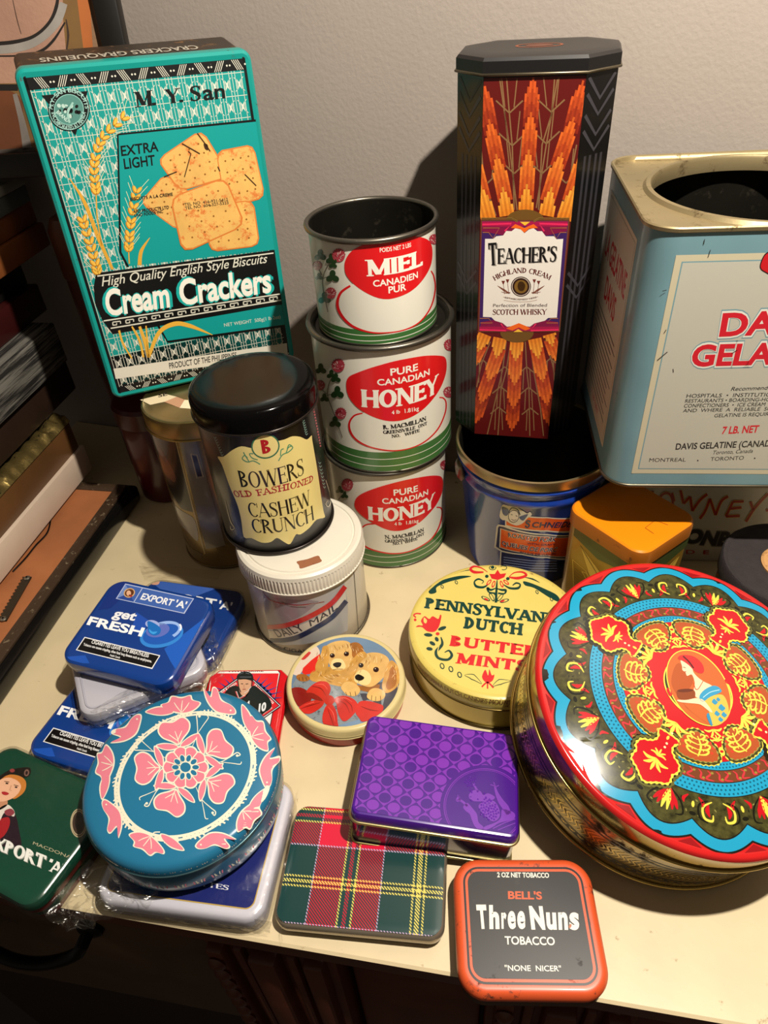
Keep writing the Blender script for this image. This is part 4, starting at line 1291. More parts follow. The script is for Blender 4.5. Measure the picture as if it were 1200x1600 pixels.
for p in ([(550, 1360), (610, 1310)], [(590, 1200), (603, 1180)], [(580, 955), (605, 948)], [(848, 755), (862, 712)], [(822, 680), (828, 650)], [(1020, 1300), (985, 1320)], [(643, 1410), (645, 1430)]):
    A.line('#2c261f', p, 4, 6)
A.build(gt)
A = Art(Plane(gt, (-GW / 2, 0, 0), (0, -1, 0), (0, 0, 1)), .4)
A.k = None
A.obj('side_label')
A.poly('#cdbfa8', [(-.056, .018), (.056, .018), (.056, .186), (-.056, .186)], 0)
A.poly('#8f8a78', [(-.053, .021), (.053, .021), (.053, .183), (-.053, .183)], 1); A.poly('#c2b7a4', [(-.0524, .0216), (.0524, .0216), (.0524, .1824), (-.0524, .1824)], 2)
A.text('#b3202c', 'LA GELATINE', [(-.046, .140), (.046, .140)], (-.046, .158), 3, .02)
A.text('#b3202c', 'DAVIS', [(-.024, .112), (.024, .112)], (-.024, .130), 3, .02)
for k in range(13):
    z = .100 - k * .0054
    A.line('#3a352f', [(-.046, z), (.040 + .008 * math.sin(k * 2.3), z)], .0012, 3)
A.text('#b3202c', '7 LB NET', [(-.02, .026), (.02, .026)], (-.02, .031), 3)
A.build(gt)

# ================================================================== bonbon tin under it
LW, LD, LH = .19, .073, .168
lc = Vector((.2235, .5265, .0004)) + gu * LW / 2 + gv * LD / 2
ln = thing('bonbon_tin', 'grey bonbon tin with red and black lettering carrying the gelatine tin', 'tin', lc, GA)
ol = rrect(LW, LD, .008)
loft('body', ol, [(-.001, 0), (0, .001), (0, LH - .014)], mat('#a9a79c', .35, coat=.15, vary=.1, wscale=30), ln, smooth=35)
loft('lid', ol, [(0, LH - .014), (.001, LH - .0135), (.001, LH - .002), (-.001, LH), (-.004, LH)], mat('#a3a195', .35, coat=.15), ln, smooth=35)
A = Art(Plane(ln, (0, -LD / 2 - .0002, 0), (1, 0, 0), (0, 0, 1)), .36)
A.crop(1000, 700, 6)
A.obj('lettering')
RR, YY = '#8f1a12', '#b98a2a'
strokes = [[(120, 400), (60, 640)], [(60, 640), (190, 645)], [(300, 420), (320, 500)], [(380, 395), (408, 520)], [(408, 520), (470, 455)], [(470, 455), (490, 590)], [(490, 590), (560, 490), (630, 432)],
           [(560, 662), (610, 590), (655, 475)], [(655, 475), (708, 628)], [(708, 628), (760, 500), (825, 452)], [(870, 502), (805, 640)], [(805, 640), (935, 635)], [(870, 502), (972, 500)], [(845, 568), (952, 556)],
           [(1035, 502), (1062, 580)], [(1200, 428), (1130, 500), (1062, 580), (992, 690)], [(1180, 585), (1240, 575)], [(1400, 460), (1330, 470), (1340, 540), (1390, 590), (1320, 660)]]
for s_ in strokes: A.line(YY, s_, 30, 1, smooth=4 if len(s_) > 2 else 0)
for s_ in strokes: A.line(RR, s_, 20, 2, smooth=4 if len(s_) > 2 else 0)
A.ring(YY, 235, 530, 70, 110, 30, 1, 10); A.ring(RR, 235, 530, 70, 110, 20, 2, 10)
A.text('#5b5a54', 'BONBONS', [(286, 858), (620, 906), (900, 905), (1290, 835)], (300, 738), 1, .08)
A.text('#15161a', 'BONBONS', [(290, 856), (620, 902), (900, 900), (1286, 832)], (304, 742), 2, .05)
A.text('#9a2a20', 'D  E   L  U  X  E', [(430, 990), (1260, 1015)], (432, 955), 1, .02)
A.text('#1d1d20', 'Saveurs', [(100, 1130), (540, 1175)], (110, 1075), 1, 0, shear=.5)
A.line('#1d1d20', [(575, 1112), (660, 1085), (755, 1080), (690, 1130), (590, 1195), (650, 1190), (725, 1178)], 6, 1, smooth=6)
A.build(ln)

# ================================================================== orange topped square tin
oa = R(33)
ot = thing('square_tin', 'square tin with bright orange lid and gold sides in front of the bonbon tin', 'tin', (.2150, .4622, 0), oa)
ow_, os_ = .074, .082
oo = rrect(ow_, os_, .013)
goldp = mat('#a07c28', .32, .35, coat=.3, wear=.08, wearcol='#4a3814', wscale=90, vary=.2, name='gold_litho')
loft('body', oo, [(-.001, 0), (0, .001), (0, .109)], goldp, ot, True, False)
org = mat('#e0820c', .3, coat=.25, wear=.05, wearcol='#7a3c08', wscale=120, name='orange_lacquer')
loft('lid_skirt', oo, [(0, .104), (.0012, .1042), (.0014, .1160), (.0004, .1185)], mat('#a8601c', .35, .2, wear=.25, wearcol='#5a3412', wscale=120), ot, False, False)
loft('lid_top', oo, [(.0004, .1185), (-.0012, .1198), (-.004, .1200)], org, ot, False, True)
A = Art(Top(ot, .12), .4)
A.crop(840, 720, 3.3333); A.obj('lid_mark')
A.line('#a04a08', [(560, 350), (612, 310), (680, 335)], 3, 1); A.line('#a04a08', [(560, 350), (605, 380)], 3, 1)
A.build(ot)
DG, LG = '#3c4a24', '#d8b24a'
for O, U in (((-ow_ / 2, 0, 0), (0, -1, 0)), ((0, -os_ / 2, 0), (1, 0, 0))):
    A = Art(Plane(ot, O, U, (0, 0, 1)), .35, coat=.2); A.k = None
    A.obj('side_print')
    h = .029
    A.poly(DG, [(-h, .1035), (h, .1035), (h, .092), (0, .086), (-h, .094)], 0)
    if U[1]:
        A.poly(LG, [(-.020, .088), (.018, .066), (-.004, .060)], 1); A.line('#6a5014', [(-.020, .088), (.002, .070), (.018, .066)], .0009, 2)
        A.line(LG, [(-.026, .066), (-.010, .064), (.012, .030), (-.020, .034), (-.026, .066)], .0008, 1)
        for k in range(7): A.line('#7a6020', [(-.022, .058 - k * .0034), (-.004 + k * .001, .056 - k * .0034)], .0008, 1)
        A.line(LG, [(-.014, .060), (-.008, .062), (.014, .044), (.010, .040), (-.014, .060)], .0008, 2)
    else:
        A.poly(LG, [(.022, .086), (-.020, .070), (.014, .062)], 1); A.line('#6a5014', [(.022, .086), (-.002, .070), (-.020, .070)], .0009, 2)
        A.poly('#6a5a1c', [(-.024, .062), (.004, .058), (-.010, .036), (-.026, .040)], 1)
    A.build(ot)

# ================================================================== brown jar at the right edge
bj = thing('round_canister', 'small brown canister with dark felt top and cork disc at the right edge', 'canister', (.3335, .4085, 0))
oj = circ(.050, 96)
loft('body', oj, [(-.002, 0), (0, .001), (0, .083)], mat('#8f6440', .5, vary=.15, wscale=40), bj)
loft('lid', oj, [(0, .080), (.0022, .0805), (.0022, .0945), (.0008, .0965), (-.001, .096), (-.003, .0945), (-.028, .0945)], mat('#2a2223', .85, bump=.6, bscale=900, vary=.3, wscale=400), bj, False, True)
loft('cork_disc', circ(.0215, 64), [(0, .0945), (0, .0960), (-.0012, .0966), (-.0022, .0958), (-.0022, .0955)], mat('#b98a55', .7, wear=.35, wearcol='#7a5226', wscale=140), bj, False, True)
A = Art(Cyl(bj, .050), .5); A.k = None; A.obj('leaf_print')
for k in range(-16, 17):
    for j in range(2):
        u, z = k * .0052 + j * .0026, .074 - j * .018
        for d in (-1, 1):
            A.ell('#2f3320', u + d * .0011, z, .0018, .0008, 0, d * 40, 8); A.ell('#2f3320', u + d * .0011, z - .004, .0018, .0008, 0, d * 40, 8)
A.build(bj)

# ================================================================== brass coloured can behind
bc = thing('brass_can', 'tall brass coloured can with dark pictures, half hidden behind the black tin', 'can', (-.174, .608, 0))
oc2 = circ(.0505, 128)
brs = mat('#9a8358', .24, .7, coat=.2, wear=.12, wearcol='#4c3c22', wscale=50, vary=.25, name='brass_litho')
loft('body', oc2, [(-.002, 0), (0, .0015), (0, .170)], brs, bc)
loft('lid', oc2, [(0, .166), (.0012, .1665), (.0014, .1835), (.0004, .186), (-.0012, .1865), (-.003, .1858), (-.008, .1862)], gold('#a88f5e', .3), bc, False, True)
bead('lid_bead', oc2, .1675, .0011, gold(), bc, 8, .0014); bead('bottom_seam', oc2, .0018, .0013, gold('#7a6a48'), bc)
A = Art(Cyl(bc, .0505), .22, coat=.4)
A.crop(200, 560, 3.158); A.obj('picture_print')
A.poly('#231a14', [(95, 310), (232, 375), (255, 480), (300, 640), (330, 760), (262, 740), (205, 640), (150, 480), (100, 350)], 0)
A.blob('#6a4030', [(150, 430), (195, 500), (235, 580), (225, 610), (180, 540)], 1)
A.blob('#a3988c', [(215, 700), (280, 760), (330, 800), (345, 900), (290, 850), (235, 780)], 1)
A.line('#c9ad74', [(228, 375), (260, 500), (380, 965)], [5, 6, 8], 2, smooth=4)
A.poly('#8d8068', [(245, 380), (330, 390), (480, 920), (385, 940)], 1)
A.line('#d3bd8a', [(310, 470), (340, 475), (372, 585), (340, 590), (310, 470)], 4, 3); A.poly('#3c2a22', [(316, 478), (338, 482), (366, 580), (344, 582)], 2)
A.poly('#6d5c3c', [(255, 860), (310, 930), (370, 965), (365, 985), (300, 950), (262, 905)], 1)
A.build(bc)
A = Art(Top(bc, .1862), .5); A.crop(200, 560, 3.158); A.obj('lid_label')
A.poly('#d9c8a4', [(60, 205), (180, 175), (240, 190), (180, 215), (110, 230)], 1); A.poly('#b88a6a', [(180, 215), (240, 190), (280, 205), (255, 245)], 1); A.poly('#e3d6b4', [(255, 245), (280, 205), (330, 210), (320, 250)], 1)
A.text('#2a2018', 'SE', [(150, 193), (195, 183)], (148, 178), 2, .03)
A.build(bc)

# ================================================================== round white cigarette tin and the black nut tin on it
dm = thing('cigarette_tin', 'round white cigarette tin with red and blue stripes under the black tin', 'tin', (-.079, .487, 0))
od = circ(.0555, 128)
wht = mat('#d3cec2', .3, coat=.3, vary=.06, wscale=30, wear=.04, wearcol='#7a6a50', name='white_litho')
loft('body', od, [(-.001, 0), (0, .0015), (0, .086)], wht, dm)
bead('bottom_seam', od, .0018, .0016, tinplate('#8a8270', .35), dm, 8, .0008)
def knurl(i):
    return [((.0574 + i + (.0010 if k % 4 > 1 else 0)) * math.cos(2 * PI * k / 440), (.0574 + i + (.0010 if k % 4 > 1 else 0)) * math.sin(2 * PI * k / 440)) for k in range(440)]
old = mat('#d6cfbf', .4, wear=.16, wearcol='#8a6a48', wscale=70, vary=.08, name='aged_white')
loft('lid_skirt', knurl, [(-.0016, .0835), (0, .0840), (0, .0985), (-.0005, .0995)], old, dm, False, False, 60)
loft('lid_top', circ(.0577, 128), [(.0003, .0990), (-.0006, .1025), (-.003, .1040), (-.0065, .1035), (-.0072, .1026), (-.0085, .1026), (-.0092, .1036), (-.012, .1036)], old, dm, False, True, 30)
bead('lid_edge', circ(.0577, 128), .0840, .0009, old, dm, 8, .0004)
A = Art(Cyl(dm, .0555), .3, coat=.3)
A.crop(370, 840, 5.4545); A.obj('label_print')
A.poly('#a9aaac', [(215, 425), (420, 478), (590, 488), (760, 455), (915, 385), (945, 560), (945, 790), (800, 850), (640, 895), (480, 912), (285, 885), (240, 640)], 1)
A.poly('#8b8790', [(230, 480), (420, 520), (590, 525), (700, 540), (560, 660), (420, 720), (262, 740)], 2)
A.line('#c4202a', [(262, 762), (400, 750), (550, 702), (700, 628), (820, 545), (922, 415)], [36, 40, 42, 42, 42, 40], 4, smooth=6)
A.poly('#d3cec2', [(270, 790), (420, 782), (560, 735), (710, 660), (830, 575), (925, 450), (932, 520), (820, 645), (680, 740), (520, 825), (400, 852), (280, 852)], 3)
A.line('#1c2a52', [(285, 874), (400, 872), (520, 845), (680, 762), (820, 668), (932, 538)], [34, 38, 42, 42, 42, 40], 4, smooth=6)
A.line('#8a2a34', [(222, 455), (290, 532), (430, 566), (560, 572), (745, 545)], [4, 8, 10, 10, 5], 4, smooth=5); A.line('#5a5558', [(380, 545), (470, 580), (590, 592)], [4, 14, 4], 5, smooth=4); A.line('#b8b4b0', [(440, 575), (560, 580), (700, 548)], [3, 5, 2], 6, smooth=4)
A.line('#2a2422', [(996, 288), (1018, 560), (1036, 805)], 5, 2)
A.obj('lettering')
A.text('#141c36', 'DAILY', [(352, 846), (460, 828), (585, 780)], (346, 794), 5, .006)
A.text('#141c36', 'MAIL', [(628, 755), (856, 600)], (614, 704), 5, .006)
A.text('#1d1d22', 'CIGARETTES', [(405, 955), (500, 975), (640, 978), (800, 950)], (405, 932), 3, .006)
A.build(dm)
A = Art(Top(dm, .1036), .6); A.crop(370, 840, 5.4545); A.obj('bare_patch')
A.blob(mat('#8a5638', .6, wear=.3, wearcol='#5a3420', wscale=200), [(512, 205), (600, 185), (690, 155), (712, 180), (722, 205), (640, 235), (545, 265), (530, 235)], 1, 3)
A.build(dm)

bw = thing('nut_tin', 'glossy black round nut tin with cream label on the white cigarette tin', 'tin', (-.0985, .511, .1042))
ow = circ(.0500, 128)
gb_ = mat('#0a0908', .3, coat=.12, name='gloss_black')
loft('body', ow, [(-.001, 0), (0, .0015), (0, .134)], gb_, bw)
loft('lid', ow, [(0, .126), (.0014, .1265), (.0016, .1400), (.0006, .1440), (-.0016, .1460), (-.005, .1468), (-.012, .1470)], mat('#070606', .14, spec=.13, wear=.015, wearcol='#8a8478', wscale=260), bw, False, True)
bead('lid_bead', ow, .1270, .0011, mat('#2a2420', .25, .6), bw, 8, .0014); bead('bottom_seam', ow, .0020, .0015, mat('#2a2420', .3, .5), bw, 8, .0006)
A = Art(Cyl(bw, .0500), .25, coat=.3)
A.crop(200, 560, 3.158); A.obj('label_print')
CM = '#e2cf84'
A.poly(CM, [(443, 485), (472, 484), (515, 452), (560, 433), (610, 442), (650, 440), (700, 415), (770, 400), (810, 384), (850, 387), (882, 400), (905, 380), (909, 408), (935, 560), (955, 700), (965, 758), (970, 784), (930, 795), (895, 835), (850, 868), (828, 868), (800, 915), (770, 905), (735, 885), (705, 905), (660, 908), (610, 886), (572, 880), (560, 800), (540, 720), (500, 625), (465, 525)], 1, smooth=3)
A.ell('#2f6b4a', 678, 433, 70, 61, 2, -8); A.ell(CM, 678, 433, 63, 54, 3, -8)
GR = '#4a8a64'
for p in ([(652, 522), (620, 505), (590, 510), (565, 495), (575, 478), (590, 490)], [(640, 500), (612, 490), (600, 470), (618, 470)], [(600, 512), (580, 480), (570, 462)],
          [(742, 505), (762, 475), (790, 462), (812, 440), (795, 425), (785, 445)], [(752, 480), (755, 452), (768, 445)], [(780, 465), (790, 440), (806, 432)]):
    A.line(GR, p, 5, 2, smooth=5)
for u0, u1 in (((430, 395), (465, 480)), ((862, 300), (880, 378)), ((945, 520), (968, 640))):
    for k in range(8):
        x = u0[0] + (u1[0] - u0[0]) * k / 7; y = u0[1] + (u1[1] - u0[1]) * k / 7
        A.line('#8fb0a0', [(x - 6, y - 8), (x, y), (x + 6, y - 8)], 2.5, 1)
for k in range(14): A.ell('#a83a4a', 915 + k * 2.6, 250 + k * 14, 4, 5, 1, n=8)
A.line('#c8c0a0', [(480, 700), (505, 800), (525, 835), (510, 845), (505, 825)], [2, 4, 4, 3, 2], 1, smooth=5); A.line('#c8c0a0', [(975, 600), (1000, 690), (990, 730), (975, 720), (985, 700)], [2, 4, 4, 3, 2], 1, smooth=5)
A.obj('lettering')
A.text('#a81c20', 'B', [(664, 470), (706, 464)], (652, 402), 4, font='serif', T=.24, t=.07, sl=.12)
A.text('#15130f', 'BOWERS', [(558, 632), (870, 570)], (540, 552), 2, font='serif', T=.15, t=.045, sl=.10, sh=.03)
A.text('#a3202c', 'OLD FASHIONED', [(530, 682), (620, 680), (760, 655), (912, 606)], (525, 652), 2, font='serif', T=.16, t=.10, sl=.2, sh=.16, track=.1)
A.text('#15130f', 'CASHEW', [(602, 778), (905, 716)], (586, 708), 2, font='serif', T=.15, t=.045, sl=.10, sh=.03)
A.text('#15130f', 'CRUNCH', [(618, 856), (918, 794)], (605, 788), 2, font='serif', T=.15, t=.045, sl=.10, sh=.03)
A.build(bw)
# ================================================================== yellow round mint tin
pn = thing('mint_tin', 'round yellow butter mint tin with folk art lid, partly under the big tin', 'tin', (.0915, .4122, 0))
opn = circ(.0765, 128)
yel = mat('#d8c468', .3, coat=.25, vary=.08, wscale=30, name='yellow_litho')
loft('body', opn, [(-.002, 0), (0, .0015), (0, .034)], mat('#c9b45c', .22, .25, coat=.3, vary=.1), pn, True, False)
bead('bottom_seam', opn, .0018, .0014, gold('#6a5a34'), pn, 8, .0004)
PZ = .0430
loft('lid', opn, [(0, .0285), (.0016, .0288), (.0020, .0300), (.0016, .0395), (.0008, .0420), (-.0012, .0432), (-.0030, .0432), (-.005, PZ)], mat('#cdb95e', .3, coat=.25, wear=.3, wearcol='#7a5a30', wscale=110), pn, False, True)
bead('lid_bead', opn, .0292, .0010, gold('#8a7440'), pn, 8, .0018)
A = Art(Top(pn, PZ), .3, coat=.25, wear=.03, wearcol='#8a7340')
A.k = None; A.obj('lid_ground')
A.ell(yel, 0, 0, .0728, L=0, n=96)
A.crop(560, 820, 3.5294)
GN, RE = '#0c3a32', '#c8262a'
A.obj('lettering')
A.text(GN, 'PENNSYLVANIA', [(362, 460), (1150, 560)], (372, 402), 2, font='serif', T=.27, t=.17, sl=.2, sh=.15, track=.09)
A.text(GN, 'DUTCH', [(577, 572), (905, 612)], (588, 508), 2, font='serif', T=.27, t=.17, sl=.2, sh=.15, track=.09)
A.text(RE, 'BUTTER', [(500, 668), (1000, 734)], (512, 610), 2, font='serif', T=.27, t=.17, sl=.17, sh=.09, track=.1)
A.text(RE, 'MINTS', [(530, 764), (930, 812)], (544, 706), 2, font='serif', T=.27, t=.17, sl=.17, sh=.09, track=.1)
A.obj('folk_flowers')
A.blob(GN, [(388, 375), (392, 345), (425, 325), (480, 300), (560, 282), (622, 285), (560, 300), (490, 318), (432, 345), (430, 372), (405, 382)], 1)
A.blob(GN, [(910, 312), (960, 325), (1030, 355), (1090, 385), (1112, 415), (1100, 425), (1050, 400), (970, 350), (920, 335)], 1)
for p in ([(520, 275), (570, 255), (625, 250)], [(915, 290), (960, 300), (1000, 320)]): A.line(GN, p, [2, 9, 2], 1, smooth=4)
A.poly(RE, [(768, 248), (782, 272), (815, 268), (805, 290), (770, 305), (735, 298), (722, 272), (752, 272)], 2)
for p in ([(690, 262), (640, 262), (618, 245), (640, 230), (680, 240), (712, 262)], [(832, 290), (880, 295), (925, 280), (905, 262), (860, 265), (830, 288)]): A.line(RE, p, [8, 16, 14, 10, 6, 3], 2, smooth=5)
for p in ([(765, 305), (762, 350), (758, 430)], [(720, 325), (690, 345), (650, 340), (640, 315), (662, 300), (690, 312), (680, 325)], [(800, 330), (835, 350), (880, 350), (892, 330), (870, 322), (850, 335)],
          [(758, 350), (730, 360), (712, 350), (720, 372), (750, 378)], [(762, 352), (790, 360), (812, 362), (805, 380), (770, 378)]):
    A.line(GN, p, [4, 12, 14, 8, 10, 5, 3][:len(p)], 1, smooth=5)
for x, y in ((708, 285), (824, 298), (740, 235), (757, 382)): A.ell(GN, x, y, 10, 9, 2, n=14)
for x, y, a in ((720, 318, -50), (745, 328, -70), (790, 328, 70), (815, 318, 40)): A.ell(RE, x, y, 20, 9, 2, a, 14); A.ell(yel, x, y, 12, 4, 3, a, 12)
for x, y, a in ((702, 408, 25), (735, 400, 60), (782, 402, -50), (805, 420, -15)): A.ell(GN, x, y, 27, 10, 2, a, 14); A.ell(yel, x, y, 20, 6, 3, a, 12)
for x, y, a in ((705, 412, 25), (795, 422, -15)): A.ell(RE, x, y, 13, 5, 4, a, 10)
for x, y in ((462, 342), (540, 318), (985, 372), (1065, 412)): A.ell(GN, x, y, 12, 8, 2, 60, 12); A.ell(yel, x, y, 8, 4, 3, 60, 10)
for s0 in (1, -1):
    A.ring(GN, 770 + s0 * 30, 238, 18, 11, 4, 2, a0=-150 if s0 > 0 else -30, a1=120 if s0 > 0 else 240)
# tulip at the left
A.blob(RE, [(345, 530), (365, 505), (390, 520), (410, 505), (440, 520), (450, 498), (458, 505), (445, 560), (420, 590), (380, 588), (350, 565), (318, 565), (330, 555), (355, 555)], 2)
A.blob(yel, [(362, 512), (378, 528), (372, 545), (360, 535)], 3)
for p in ([(318, 512), (305, 500), (320, 490), (345, 492)],): A.line(RE, p, 8, 2, smooth=4)
A.ell(RE, 313, 525, 8, 8, 2, n=10); A.ell(RE, 437, 602, 11, 9, 2, n=12)
for x, y, a, l in ((462, 572, -20, 24), (385, 608, 5, 24), (408, 655, 30, 18), (392, 685, 10, 18), (432, 632, 60, 14)): A.ell(GN, x, y, l, 10, 2, a, 14)
A.line(GN, [(455, 620), (462, 660), (430, 700), (440, 735), (490, 745), (515, 722), (500, 695), (475, 705)], [5, 16, 20, 14, 14, 16, 10, 4], 2, smooth=5)
A.line(yel, [(452, 650), (438, 695), (445, 725), (485, 733)], [2, 6, 4, 2], 3, smooth=5)
for x, y in ((462, 780), (510, 797), (558, 828)): A.ell(GN, x, y, 13, 18, 2, -20, 14); A.ell(yel, x, y, 7, 12, 3, -20, 12)
for p, q_ in (([(585, 830), (630, 840), (680, 878)], 1), ([(740, 892), (780, 868), (840, 862)], 1)):
    A.line(GN, p, [4, 34, 4], 2, smooth=5); A.line(yel, p, [0, 24, 0], 3, smooth=5)
A.blob(RE, [(682, 835), (700, 800), (715, 832), (722, 798), (735, 830), (750, 828), (740, 860), (712, 872), (690, 858)], 2); A.line(RE, [(680, 895), (712, 870), (745, 900)], 9, 2, smooth=4); A.line(RE, [(712, 870), (712, 905)], 8, 2)
A.build(pn)
A = Art(Cyl(pn, .0783), .3); A.crop(560, 820, 3.5294); A.obj('skirt_lettering')
A.text('#8a5a34', 'PENNSYLVANIA DUTCH CANDIES MOUNT HOLLY', [(330, 790), (440, 890), (620, 965), (800, 990), (950, 985)], (333, 775), 0, .02)
A.build(pn)

# ================================================================== round puppy tin
pp = thing('puppy_tin', 'small round tin with two golden puppies and a red bow on the lid', 'tin', (-.0448, .381, 0))
opp = circ(.0500, 128)
loft('body', opp, [(-.002, 0), (0, .0015), (0, .018)], mat('#b3231c', .3, coat=.3, vary=.15, wscale=60), pp)
PR = .0515
def pdome(u, v): return .0022 * max(0, 1 - (u * u + v * v) / (.047 ** 2))
crm = mat('#cdbb84', .3, coat=.2, wear=.08, wearcol='#8a6f40')
loft('lid', circ(PR, 128), [(-.001, .0125), (.0006, .0128), (.0010, .0140), (.0002, .0150), (.0008, .0162), (.0002, .0175), (.0004, .0225), (-.0010, .0246), (-.0026, .0250), (-.0045, .0246)] +
     [(-PR + r_, .0246 + pdome(r_, 0)) for r_ in (.044, .038, .03, .02, .01, .004)], crm, pp, False, True, 50)
A = Art(Top(pp, .0246, pdome, (.006, .006)), .16, coat=.6)
A.clip = [(.0470 * math.cos(2 * PI * k / 64), .0470 * math.sin(2 * PI * k / 64)) for k in range(64)]
A.k = None
A.obj('lid_picture')
sky = mat('#6f8aa6', .18, coat=.6, vary=.25, wscale=40)
A.ell(sky, 0, 0, .0475, L=0, n=64)
A.crop(435, 975, 5.714)
fur = mat('#cf9a48', .2, coat=.6, vary=.35, wscale=260); fur2 = mat('#dcb068', .2, coat=.6, vary=.25, wscale=220); fur3 = mat('#a9692a', .2, coat=.6, vary=.4, wscale=260)
tweed = mat('#7c868c', .2, coat=.6, wear=.4, wearcol='#3f484e', wscale=300)
rdb = mat('#c8281e', .2, coat=.6, vary=.3, wscale=120); rdd = mat('#8a1612', .2, coat=.6, vary=.3)
A.poly('#3a3a44', [(700, 560), (1150, 480), (1150, 900), (850, 900)], 1)
A.blob('#d8c4b0', [(120, 430), (180, 330), (260, 230), (320, 185), (370, 250), (330, 330), (230, 400), (180, 460)], 1); A.blob('#c03a34', [(190, 300), (250, 250), (290, 260), (230, 320)], 2)
A.blob('#d42a20', [(220, 395), (370, 268), (350, 330), (330, 420), (235, 455)], 2, 2)
A.poly(tweed, [(130, 540), (160, 490), (300, 510), (500, 545), (600, 570), (760, 600), (950, 650), (930, 740), (700, 860), (450, 930), (250, 860)], 1)
A.blob(fur, [(330, 410), (280, 460), (300, 510), (460, 540), (560, 560), (700, 560), (650, 420), (500, 380)], 2)
# left pup
A.blob(fur2, [(405, 225), (450, 180), (520, 155), (600, 152), (660, 185), (690, 240), (680, 300), (640, 370), (600, 405), (540, 418), (480, 405), (450, 350), (420, 290)], 3)
A.blob(fur, [(398, 205), (440, 198), (455, 260), (450, 330), (440, 400), (410, 450), (370, 440), (335, 420), (332, 370), (360, 310), (385, 250)], 4)
A.blob(fur3, [(640, 180), (690, 165), (735, 185), (762, 240), (720, 270), (690, 300), (660, 290), (655, 230)], 4)
A.blob('#e8c88a', [(480, 330), (520, 310), (570, 320), (600, 370), (590, 400), (530, 412), (470, 395)], 4)
# right pup
A.blob(fur2, [(740, 300), (800, 262), (880, 258), (950, 280), (990, 330), (975, 420), (920, 500), (840, 560), (760, 555), (700, 520), (670, 470), (690, 380)], 5)
A.blob(fur, [(770, 250), (720, 260), (670, 310), (630, 370), (600, 440), (610, 490), (660, 500), (690, 440), (740, 340), (790, 290)], 6)
A.blob(fur, [(1000, 330), (1040, 345), (1075, 400), (1090, 480), (1060, 560), (1000, 610), (950, 615), (925, 560), (940, 480), (960, 400)], 6); A.blob(fur3, [(1010, 380), (1050, 430), (1050, 540), (990, 590), (960, 560), (985, 470)], 7)
A.blob('#e8c88a', [(690, 450), (740, 410), (800, 430), (830, 490), (800, 545), (730, 540), (680, 510)], 6)
A.blob(fur3, [(700, 545), (800, 565), (900, 540), (880, 600), (780, 605), (710, 580)], 4)
for x, y, r_ in ((482, 285, 22), (608, 270, 23), (738, 372, 23), (872, 410, 26)):
    A.ell('#2a1608', x, y, r_, r_ * .9, 8, n=18); A.ell('#0a0604', x, y, r_ * .6, r_ * .6, 9, n=14); A.ell('#f0e8d8', x - 6, y - 7, 4, 4, 10, n=8)
for c_ in ([(490, 358), (525, 345), (562, 352), (555, 380), (525, 392), (495, 378)], [(685, 470), (715, 452), (765, 478), (755, 500), (725, 510), (692, 498)]):
    A.blob('#15100c', c_, 9, 4)
A.line('#6a4a24', [(527, 392), (527, 405), (490, 412)], 4, 9); A.line('#6a4a24', [(528, 405), (575, 405)], 4, 9); A.line('#6a4a24', [(722, 510), (712, 528)], 4, 9)
# paws
for c_, q_ in (([(160, 480), (175, 455), (230, 450), (275, 475), (280, 500), (240, 515), (190, 510)], fur3), ([(560, 570), (590, 525), (650, 520), (710, 555), (730, 600), (690, 645), (620, 640), (580, 605)], fur2), ([(790, 650), (820, 590), (880, 575), (945, 605), (950, 655), (900, 690), (830, 685)], fur2)):
    A.blob(q_, c_, 7)
for p in ([(600, 610), (612, 640)], [(640, 610), (648, 650)], [(685, 605), (692, 645)], [(835, 640), (830, 685)], [(870, 650), (868, 690)], [(910, 645), (915, 685)], [(185, 480), (190, 508)], [(215, 478), (222, 510)], [(245, 480), (255, 508)]): A.line('#4a2c12', p, 5, 8)
for k in range(120):
    cx_, cy_, rx_, ry_, base = [(390, 330, 45, 110, 100), (700, 235, 45, 50, 60), (1010, 480, 60, 120, 100), (680, 390, 60, 110, 120), (480, 480, 150, 45, 20), (560, 200, 90, 40, 80), (860, 310, 90, 45, 100)][k % 7]
    x, y = cx_ + (random.random() * 2 - 1) * rx_, cy_ + (random.random() * 2 - 1) * ry_
    an = R(base + random.random() * 40 - 20); ln_ = 26 + 18 * random.random()
    A.line('#8a5520' if k % 2 else '#ecd09a', [(x, y), (x + ln_ * .5 * math.cos(an) + 4, y + ln_ * .5 * math.sin(an)), (x + ln_ * math.cos(an), y + ln_ * math.sin(an))], [1, 4, 1], 7.6, smooth=3)
A.obj('bow_print')
A.blob(rdd, [(115, 580), (200, 570), (280, 620), (290, 690), (190, 740), (150, 700), (118, 630)], 8, 4)
A.blob(rdb, [(160, 775), (240, 710), (350, 680), (410, 690), (390, 740), (320, 790), (260, 805)], 9, 4)
A.blob(rdb, [(250, 610), (300, 550), (370, 515), (440, 525), (468, 580), (450, 640), (420, 700), (360, 650), (300, 640)], 9, 4); A.blob(rdd, [(250, 620), (320, 625), (400, 690), (330, 680), (265, 650)], 10, 3)
A.blob(rdb, [(500, 690), (520, 655), (600, 645), (680, 680), (715, 740), (690, 790), (620, 860), (570, 865), (530, 790), (520, 720)], 9, 4)
A.blob(rdb, [(720, 700), (800, 690), (880, 710), (938, 740), (900, 820), (760, 875), (720, 840), (690, 790)], 8, 4)
A.blob(rdb, [(430, 730), (480, 720), (520, 790), (530, 880), (548, 985), (500, 970), (430, 940), (395, 870), (400, 800)], 10, 3)
